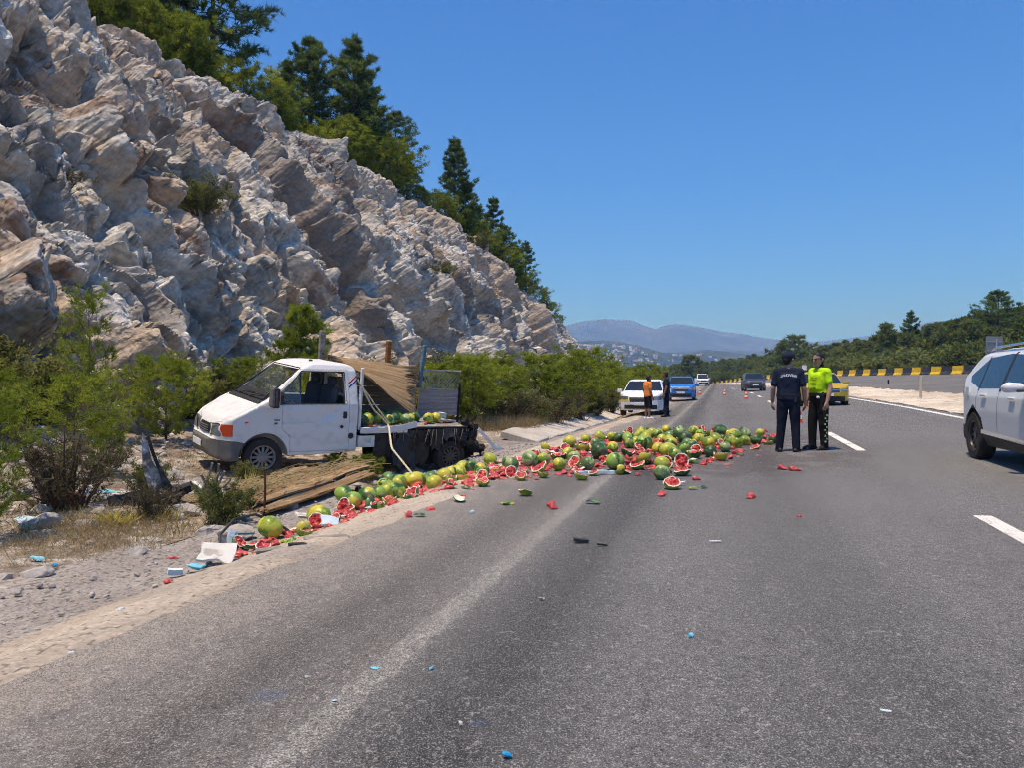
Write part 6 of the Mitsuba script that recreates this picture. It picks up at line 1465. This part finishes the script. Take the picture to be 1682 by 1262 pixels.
# ------------------------------------------------------------------ barrier, posts, sign, cones, wreckage, litter
def chipped(name, c, c2):
    mat(name, lambda p, n, uv: mix(c, c2, smoothstep(.56, .70, fbm(p.x * 5, p.y * 5, p.z * 5, 4))) * (.85 + .3 * fbm(p.x * 20, p.y * 20, p.z * 20, 2)), .75, .25)
chipped('block_yellow', (.80, .50, .02), (.55, .38, .08)); chipped('block_black', (.045, .045, .048), (.11, .105, .10))
prof_b = [(-.30, 0), (.30, 0), (.30, .10), (.16, .32), (.12, .85), (-.12, .85), (-.16, .32), (-.30, .10)]
blk = tm(prism_x(prof_b, -1.235, 1.235))
BLK = {c: mikit.ply(blk, c, smooth=False) for c in ('block_yellow', 'block_black')}
dist, i = 0.0, 0
y_ = 64.0
while y_ < 240 and i < 150:
    db = float(np.interp(y_, [30, 74, 110], [26.3, 26.0, 24.4]))
    x0, y0 = road_xy(db, y_); x1, y1 = road_xy(float(np.interp(y_ + 1, [30, 74, 110], [26.3, 26.0, 24.4])), y_ + 1)
    z0 = float(road_z(np.array(db), np.array(y_)))
    a = math.atan2(y1 - y0, x1 - x0)
    c = 'block_yellow' if i % 2 == 0 else 'block_black'
    k = thing('barrier_block', f'{"yellow" if i % 2 == 0 else "black"} barrier block beyond the far carriageway, {nth(i // 2)} {"yellow" if i % 2 == 0 else "black"} one from the right', 'barrier block', f'{"yellow" if i % 2 == 0 else "black"} barrier blocks in the row')
    scene[k] = {**BLK[c], 'to_world': T().translate([float(x0), float(y0), z0 - .02]).rotate([0, 0, 1], math.degrees(a))}
    y_ += 2.50 * math.sin(a) if abs(math.sin(a)) > .3 else .8
    i += 1
mat('cream_post', (.50, .44, .34), .8, .2); mat('sign_back', lambda p, n, uv: mi.Color3f(.30, .31, .31) * (.9 + .2 * noise(p.x * 4, p.y * 4, p.z * 4)), .5, .4, .4); mat('galvanised', (.50, .51, .52), .45, .5, .6)
def at(x, y): return T().translate([x, y, float(ground_z(np.array(x), np.array(y)))])
k = thing('marker_post', 'thin cream marker post on the gravel median, darker at its foot', 'post')
put('post', box(.10, .06, 1.06, (0, 0, .55), .01), 'cream_post', k, to=at(17.2, 32.0)); put('foot', box(.14, .10, .10, (0, 0, .03), .01), 'black_steel', k, to=at(17.2, 32.0))
one('small_post', box(.10, .08, .5, (0, 0, .25), .01), 'black_steel', 'short dark post on the median edge, left of the cream marker post', 'post', to=at(29.2, 59))
x, y = 31.7, 50.0
zb = float(road_z(np.array(11.5), np.array(45.0)))
k = thing('road_sign', 'grey square back of a road sign on a steel post, above the silver crossover', 'sign')
S_ = T().translate([x, y, 0]).rotate([0, 0, 1], 14)
put('panel', box(1.36, .02, 1.30, (0, 0, 3.4), .006), 'sign_back', k, to=S_)
put('post', tube([(.10, -.06, zb), (.10, -.06, 3.9)], .055, 10), 'galvanised', k, to=S_)
for zz in (3.1, 3.7): put('bracket', box(1.2, .03, .05, (0, -.025, zz), .004), 'galvanised', k, to=S_)
k = thing('small_road_sign', 'small white square sign far off between the two officers', 'sign')
xs, ys2 = 26.9, 70.0
put('panel', box(.42, .02, .42, (0, 0, 2.25), .004), 'plate_white', k, to=T().translate([xs, ys2, 0])); put('post', tube([(0, .03, .0), (0, .03, 2.4)], .03, 8), 'galvanised', k, to=T().translate([xs, ys2, 0]))
mat('cone_orange', (.80, .075, .025), .55, .35)
cone_o = lathe([(.125, .03), (.105, .17), (.09, .17)], 20); 
def cone_parts():
    f = lambda p: trimesh.Trimesh(lathe(p, 20).vertices[:, [0, 2, 1]], lathe(p, 20).faces[:, ::-1], process=False)
    return [('base', cat_([box(.30, .30, .03, (0, 0, .015), .006), f([(.13, .03), (.11, .15)]), f([(.087, .27), (.068, .38)]), f([(.045, .48), (.025, .54), (.001, .545)])]), 'cone_orange'), ('reflective_band', cat_([f([(.111, .15), (.088, .27)]), f([(.069, .38), (.046, .48)])]), 'white_rubber')]
CN = [(n_, mikit.ply(m_, b_)) for n_, m_, b_ in cone_parts()]
for x, y, lb in [(13.7, 44.5, 'orange and white traffic cone in front of the dark minivan'), (15.65, 56, 'orange and white traffic cone in the middle of the three beyond the blue car'), (15.95, 64.5, 'orange and white traffic cone farthest away, right of the blue car'), (7.95, 21.1, 'orange traffic cone between the two officers, half hidden by the navy officer')]:
    k = thing('traffic_cone', lb, 'traffic cone')
    for n_, d_ in CN: put(n_, d_, None, k, to=at(x, y).scale([.92, .92, .92]))
# --- straw mats
def reed_c(p, n, uv):
    l = noise(uv.x * 60, uv.y * 1.4, 1.0); b = fbm(uv.x * 9, uv.y * .8, 3.0, 3); g = noise(uv.x * 160, uv.y * 9, 5.0)
    return mix((.19, .115, .055), (.47, .33, .18), dr.clip(l * .7 + b * .8 - .25, 0, 1)) * (.75 + .5 * g)
bumped('reed', reed_c, lambda p, n, uv: noise(uv.x * 60, uv.y * 1.4, 1.0), .008, .9, .15)
def reed_mat(corners, name, label, wave, seed, nw=120, nl=26, parent=None, to=None, cat='straw mat', thick=.02):
    """corners: near left, near right, far right, far left; the reeds run from near to far"""
    c = np.array(corners, float); u, v = np.meshgrid(np.linspace(0, 1, nw), np.linspace(0, 1, nl), indexing='xy')
    P = (c[0] * (1 - u[..., None]) + c[1] * u[..., None]) * (1 - v[..., None]) + (c[3] * (1 - u[..., None]) + c[2] * u[..., None]) * v[..., None]
    r = np.random.default_rng(seed)
    P[..., 2] += .007 * np.cos(u * nw * math.pi * .5) + (meshkit.fbm(np.stack([u * 3, v * 2.4, u * 0 + seed], -1), 3, seed) - .5) * wave
    end = r.normal(0, .05, nw)
    d = (c[3] - c[0]) / np.linalg.norm(c[3] - c[0])
    P += d * (end[None, :] * (np.clip((v - .82) / .18, 0, 1) - np.clip((.18 - v) / .18, 0, 1)))[..., None]
    Q = P.copy(); Q[..., 2] -= thick
    m = cat_([grid(P), trimesh.Trimesh(grid(Q).vertices, grid(Q).faces[:, ::-1], process=False)])
    uv = np.stack([np.tile((u * np.linalg.norm(c[1] - c[0])).ravel(), 2), np.tile((v * np.linalg.norm(c[3] - c[0])).ravel(), 2)], -1)
    return one(name, m, 'reed', label, cat, uv=uv, smooth=True, to=to)
reed_mat([(-2.00, .86, 1.82), (-1.82, -.97, 2.12), (-4.12, -.97, 1.96), (-3.46, .16, .92)], 'straw_mat', 'large tan straw mat hanging slantwise over the cargo bed behind the cab', .06, 3, 150, 40, to=TO)
reed_mat([(-3.45, 8.9, -.06), (-2.95, 8.5, -.08), (-2.45, 11.6, -.10), (-3.55, 12.4, -.12)], 'straw_mat', 'flattened straw mat on the verge below the truck door, farthest from the road', .16, 4)
reed_mat([(-3.05, 8.55, .00), (-2.72, 8.3, -.02), (-2.10, 11.2, .02), (-2.55, 11.8, .04)], 'straw_mat', 'narrow straw mat lying over another on the verge, with a dark gap below', .10, 5, 70)
reed_mat([(-2.75, 8.2, -.07), (-2.55, 8.05, -.08), (-1.95, 10.9, -.03), (-2.20, 11.1, -.02)], 'straw_mat', 'straw mat strip nearest to the road, beside the rusty rod', .06, 6, 40)
lsx = []
rs_ = np.random.default_rng(17)
for i in range(420):
    f, g = rs_.random(), rs_.random()
    x_, y_ = -3.25 + .75 * f + rs_.normal(0, .22) , 8.5 + 3.1 * f + rs_.normal(0, .25)
    z_ = max(float(ground_z(np.array(x_), np.array(y_))), -.10) + rs_.uniform(.03, .16)
    a = math.atan2(3.1, .75) + rs_.normal(0, .22); L = rs_.uniform(.25, 1.0)
    d_ = np.array([math.cos(a), math.sin(a), rs_.normal(0, .06)]) * L / 2
    lsx.append(tube([np.array([x_, y_, z_]) - d_, np.array([x_, y_, z_ + rs_.uniform(0, .03)]), np.array([x_, y_, z_]) + d_], .005, 3))
tag(put('loose_straw', cat_(lsx), 'straw'), 'loose straw stalks strewn over the flattened mats', 'straw', kind='stuff')
# --- ropes
mat('rope', lambda p, n, uv: mix((.42, .36, .22), (.66, .60, .42), noise(p.x * 90, p.y * 90, p.z * 90)), .9, .15)
def rope(pts, r, label):
    p = np.array(pts); f = np.linspace(0, 1, 30); q = np.stack([np.interp(f, np.linspace(0, 1, len(p)), p[:, i]) for i in range(3)], -1)
    ms = []
    for ph in (0, 2.1, 4.2):
        a = f * np.linalg.norm(p[-1] - p[0]) / .05 * 1.0 + ph
        ff = np.linspace(0, 1, 160); qq = np.stack([np.interp(ff, f, q[:, i]) for i in range(3)], -1); aa = np.interp(ff, f, a)
        ms.append(tube(qq + np.stack([np.cos(aa), np.sin(aa), 0 * aa], -1) * r * .55, r * .62, 5))
    one('rope', cat_(ms), 'rope', label, 'rope')
rt = [TB(-1.74, .90, 1.78), TB(-1.80, .84, 1.72), TB(-2.35, .98, 1.02)]
rope([rt[0], TB(-2.05, 1.0, 1.22), TB(-2.40, 1.02, .90), (-1.95, 12.3, .2), (-1.50, 11.4, -.10)], .016, 'long pale rope from the cab corner across the bed down to the melons')
rope([rt[1], TB(-2.12, .92, 1.30), TB(-2.42, .99, .93)], .015, 'shorter rope beside the long one, from cab corner to bed edge')
# --- wreckage on the verge
mat('crumpled_grey', lambda p, n, uv: mix((.50, .50, .50), (.18, .17, .16), smoothstep(.45, .6, fbm(p.x * 7, p.y * 7, p.z * 7, 3))), .5, .4)
mat('foam_cyan', lambda p, n, uv: mix((.10, .52, .68), (.30, .66, .76), fbm(p.x * 20, p.y * 20, p.z * 20, 2)), .8, .2); mat('foam_pale', lambda p, n, uv: mix((.42, .60, .68), (.66, .72, .74), fbm(p.x * 20, p.y * 20, p.z * 20, 2)), .8, .2); mat('foam_blue', (.02, .30, .62), .7, .3); mat('off_white', lambda p, n, uv: mix((.70, .68, .62), (.45, .41, .35), smoothstep(.5, .7, fbm(p.x * 12, p.y * 12, p.z * 12, 3))), .8, .2)
mat('rusty', lambda p, n, uv: mix((.05, .02, .012), (.16, .07, .035), noise(p.x * 30, p.y * 30, p.z * 30)), .9, .2)
def crumple(sx, sy, sz, seed, amp=.08, edge=.05, fr=5):
    m = tm(m3.Manifold.cube([sx, sy, sz], True).refine_to_length(edge))
    m.vertices += np.stack([meshkit.fbm(m.vertices * fr + seed * 7 + i * 31, 3, seed + i) - .5 for i in range(3)], -1) * amp * 2
    return m
k = thing('bumper_wreck', 'torn grey bumper standing upright out of a black tangle, left of the truck', 'car wreckage')
o = T().translate([-4.05, 8.75, -.12])
def bent(poly, th, fold, seed):
    """a torn sheet cut to POLY (x, z), bent along its height"""
    m = tm(prism_y(poly, -th / 2, th / 2).refine_to_length(.05)); v = m.vertices
    v[:, 1] += fold * v[:, 0] ** 2 * 6 + (meshkit.fbm(v * 4 + seed, 3, seed) - .5) * .10
    v[:, 0] -= .22 * v[:, 2] - .1 * v[:, 2] ** 2
    return m
put('torn_panel', bent([(-.06, 0), (.10, .0), (.07, .30), (.0, .52), (-.02, .70), (-.07, .84), (-.09, .66), (-.11, .42)], .014, .9, 3), 'crumpled_grey', k, to=o.rotate([0, 0, 1], 25))
put('rubber_edge', bent([(.09, 0), (.22, .02), (.14, .26), (.06, .50), (.0, .80), (-.05, .88), (.0, .60), (.06, .34)], .03, .6, 4), 'black_plastic', k, to=o.rotate([0, 0, 1], 25))
tg = []
rw = np.random.default_rng(8)
for i in range(14):
    m = crumple(rw.uniform(.15, .55), rw.uniform(.03, .12), rw.uniform(.02, .12), 20 + i, .06, .05)
    m.apply_transform(trimesh.transformations.euler_matrix(*rw.uniform(-.6, .6, 2), rw.uniform(0, 3))); m.apply_translation((rw.uniform(-.35, .75), rw.uniform(-.2, .25), rw.uniform(.03, .16))); tg.append((m, 'black_plastic' if i % 4 else 'off_white'))
for m, b in tg: put('black_shard' if b == 'black_plastic' else 'pale_splinter', m, b, k, to=o)
for i in range(7):
    put('broken_stake', tube([(.55 + rw.normal(0, .08), rw.normal(0, .1), .02), (.72 + rw.normal(0, .10), rw.normal(0, .1), .35 + rw.normal(0, .06))], .014, 5), 'grey_wood', k, to=o)
for (sx, sy, sz), (x, y, dz), rot, bs, lb, nm, ct in [
    ((.55, .30, .03), (-4.75, 9.1, .04), (0, .05, .2), 'off_white', 'white panel with a blue patch lying left of the torn bumper', 'plastic_sheet', 'sheet'),
    ((.20, .16, .04), (-4.82, 9.05, .08), (0, .2, .5), 'foam_cyan', 'cyan piece of foam on the white panel by the torn bumper', 'foam_piece', 'foam'),
    ((.26, .20, .10), (-4.62, 7.28, .06), (.1, .2, .3), 'foam_pale', 'pale blue and white foam lump among the weeds at the far left', 'foam_piece', 'foam'),
    ((.17, .11, .05), (-2.36, 5.66, .03), (0, .1, .1), 'foam_cyan', 'bright cyan foam block in the gutter at the left', 'foam_piece', 'foam'),
    ((.26, .20, .02), (-2.27, 5.86, .06), (.45, .1, .2), 'off_white', 'crumpled off white board behind the bright cyan foam block', 'crumpled_board', 'board'),
    ((.06, .06, .06), (-2.27, 4.38, .035), (.4, .4, .2), 'foam_pale', 'pale blue crumpled scrap alone on the sandy shoulder', 'foam_piece', 'foam'),
    ((.05, .03, .015), (-2.16, 3.72, .012), (0, 0, .6), 'foam_pale', 'tiny bluish scrap at the edge of the asphalt on the left', 'foam_piece', 'foam'),
    ((.07, .02, .012), (-.63, 3.5, .008), (0, 0, .2), 'foam_cyan', 'flat cyan sliver on the worn lane line near us', 'foam_piece', 'foam'),
    ((.025, .022, .018), (-.37, 3.49, .01), (0, .3, .2), 'foam_cyan', 'small cyan crumb right of the flat cyan sliver', 'foam_piece', 'foam'),
    ((.035, .016, .008), (-.74, 3.15, .006), (0, 0, .3), 'foam_pale', 'pale sliver below the flat cyan sliver, left of the worn line', 'foam_piece', 'foam'),
    ((.062, .032, .022), (-.02, 2.68, .012), (0, .2, .15), 'foam_blue', 'bright blue scrap at the bottom edge of the photo', 'foam_piece', 'foam'),
    ((.036, .036, .026), (.93, 3.93, .014), (.3, .2, .4), 'foam_cyan', 'small cyan lump alone right of the middle of the lane', 'foam_piece', 'foam'),
    ((.058, .020, .012), (1.5, 3.04, .008), (0, .1, -.3), 'foam_pale', 'pale blue sliver on the asphalt at the lower right', 'foam_piece', 'foam'),
    ((.022, .020, .016), (-.2, 2.93, .009), (.3, 0, .4), 'off_white', 'white crumb beside the torn film at the bottom', 'foam_piece', 'foam'),
    ((.040, .012, .008), (-.92, 3.4, .006), (0, 0, .2), 'off_white', 'thin white sliver left of the worn line', 'foam_piece', 'foam'),
    ((.30, .09, .05), (-1.42, 8.0, .045), (0, -.06, .35), 'foam_pale', 'long light blue foam block at the foot of the melon row', 'foam_piece', 'foam'),
    ((.04, .03, .02), (.18, 4.58, .012), (.3, .2, .2), 'off_white', 'white crumb alone in the middle of the lane', 'foam_piece', 'foam'),
    ((.075, .03, .03), (-.39, 7.49, .02), (0, 0, .05), 'foam_pale', 'small light blue block on the asphalt below the melon row', 'foam_piece', 'foam'),
    ((.56, .05, .045), (1.14, 10.5, .03), (0, 0, .02), 'foam_pale', 'long pale blue strip lying across the front of the spill', 'foam_strip', 'foam'),
    ((.13, .08, .03), (-3.86, 6.17, .04), (.2, .2, .3), 'foam_cyan', 'cyan foam scrap in the dry grass at the left', 'foam_piece', 'foam'),
    ((.05, .04, .03), (-3.55, 5.9, .03), (.2, .2, .3), 'foam_blue', 'small deep blue scrap below the cyan scrap in the dry grass', 'foam_piece', 'foam'),
    ((.10, .05, .04), (-2.47, 5.56, .03), (.1, .1, .5), 'foam_pale', 'pale blue crumpled wrapper left of the bright cyan foam block', 'wrapper', 'wrapper'),
    ((.10, .08, .16), (-2.42, 6.55, .06), (.2, -.3, .2), 'foam_pale', 'light blue bottle shaped scrap beside the black hose', 'foam_piece', 'foam'),
    ((.17, .12, .02), (-1.72, 7.15, .06), (.5, .2, .4), 'foam_pale', 'light blue crumpled sheet among the broken melons of the gutter', 'crumpled_sheet', 'sheet'),
    ((.30, .12, .02), (-2.0, 7.55, .05), (.3, .25, .6), 'off_white', 'cream torn board between the yellow melons of the gutter', 'torn_board', 'board'),
    ((.30, .10, .02), (-1.88, 6.03, .03), (.06, .05, .35), 'grey_wood', 'grey broken plank lying on the shoulder below the nearest melons', 'plank', 'plank'),
    ((.38, .08, .03), (-1.55, 6.35, .03), (.03, .05, .5), 'grey_wood', 'longer brown grey plank right of the grey broken plank', 'plank', 'plank'),
    ((.16, .04, .05), (-1.70, 6.02, .03), (.1, .05, .4), 'black_plastic', 'black wedge of plastic under the end of the grey broken plank', 'plastic_wedge', 'plastic piece'),
    ((.36, .24, .14), (-4.85, 8.22, .10), (.1, .2, .3), 'rusty', 'dark brown crushed crate under the large pine bush', 'crushed_crate', 'crate'),
    ((.12, .05, .025), (.56, 6.17, .015), (0, .1, .1), 'black_plastic', 'black strip of plastic debris in the middle of the lane', 'plastic_strip', 'plastic piece'),
    ((.08, .02, .015), (.72, 6.04, .01), (0, .1, .4), 'black_plastic', 'thin black scrap right of the black strip', 'plastic_strip', 'plastic piece'),
    ((.10, .02, .012), (1.65, 6.17, .008), (0, 0, .2), 'off_white', 'pale torn tape on the lane in front of the large half melon', 'tape_scrap', 'tape'),
    ((.20, .03, .03), (2.05, 9.45, .02), (0, 0, .15), 'off_white', 'white splinter at the front right of the long pale strip', 'splinter', 'splinter'),
    ((.50, .16, .03), TB(-4.05, .45, .90) - [0, 0, float(ground_z(*[np.array(v) for v in TB(-4.05, .45, .90)[:2]]))], (.1, .1, .9), 'bare_steel', 'bent bluish metal sheet on the rear of the cargo bed', 'metal_sheet', 'metal sheet'),
    ((.16, .10, .10), TB(-4.12, .20, .98) - [0, 0, float(ground_z(*[np.array(v) for v in TB(-4.12, .2, .9)[:2]]))], (.1, .1, .5), 'off_white', 'small cream block on the bent metal sheet of the bed', 'wood_block', 'block')]:
    if nm == 'foam_piece':
        rq = np.random.default_rng(int(abs(x) * 613 + y * 71)); m = trimesh.convex.convex_hull(unit(rq.normal(0, 1, (11, 3))) * rq.uniform(.6, 1, (11, 1)) * [sx * .62, sy * .62, sz * .62])
        m = m.subdivide(); m.vertices += (meshkit.fbm(m.vertices / max(sx, sy) * 4, 2, 3)[:, None] - .5) * sz * .5
    else: m = crumple(sx, sy, sz, int(abs(x) * 613 + y * 71) % 997, min(.03, max(sx, sy) * .16), max(.012, min(sx, sy, .06) * .9), 9)
    m.apply_transform(trimesh.transformations.euler_matrix(*rot))
    zz = float(ground_z(np.array(x), np.array(y)))
    m.apply_translation([0, 0, max(0, -m.bounds[0, 2] - dz - .0)])
    one(nm, m, bs, lb, ct, to=T().translate([float(x), float(y), zz + float(dz)]), smooth=35)
one('rusty_rod', tube([(0, 0, 0), (.01, 0, .3), (.0, .01, .46)], .012, 6), 'rusty', 'thin rusty rod stuck upright in front of the straw mats', 'rod', to=at(-2.69, 8.25))
one('black_hose', tube([(0, 0, .02), (-.04, .10, .10), (.02, .28, .20), (.16, .42, .22), (.34, .55, .10), (.42, .62, .02)], .013, 7), 'black_plastic', 'black hose curling up beside the nearest broken melons', 'hose', to=at(-2.50, 6.50))
def film(x, y, sx, sy, seed, lb):
    u, v = np.meshgrid(np.linspace(-1, 1, 26), np.linspace(-1, 1, 26)); r = np.sqrt(u * u + v * v) + 1e-6
    k_ = np.maximum(np.abs(u), np.abs(v)) / r; u, v = u * k_, v * k_
    e = 1 + (meshkit.fbm(np.stack([u * 1.4, v * 1.4, u * 0], -1), 3, seed) - .5) * .5
    z = .004 + .022 * meshkit.fbm(np.stack([u * 3, v * 3, u * 0], -1), 3, seed + 4)
    one('plastic_film', grid(np.stack([u * sx * e, v * sy * e, z], -1)), 'pane_glass', lb, 'plastic film', to=at(x, y), smooth=True)
film(-1.02, 3.17, .085, .06, 3, 'crumpled clear plastic film on the asphalt left of the worn line')
film(-.13, 2.92, .045, .03, 5, 'torn scrap of clear film at the bottom of the photo')
# withered yellow plant
wl = blades(np.full(26, 0) + rng.normal(0, .10, 26), rng.normal(0, .05, 26), np.zeros(26), 5, .22, .012, 77, .8)
one('withered_plant', wl, 'straw_yellow', 'withered yellow leaves of a plant in front of the torn bumper', 'plant', to=at(-4.0, 7.6))
one('withered_plant', blades(rng.normal(0, .06, 14), rng.normal(0, .05, 14), np.zeros(14), 5, .20, .011, 78, .7), 'straw_yellow', 'second withered yellow plant right of the first, below the torn bumper', 'plant', to=at(-3.62, 7.9))
one('withered_plant', blades(rng.normal(0, .03, 10), rng.normal(0, .03, 10), np.zeros(10), 5, .30, .012, 79, .35), 'straw_yellow', 'pale leaves of a weed in front of the truck front wheel', 'plant', to=at(-4.05, 11.8))
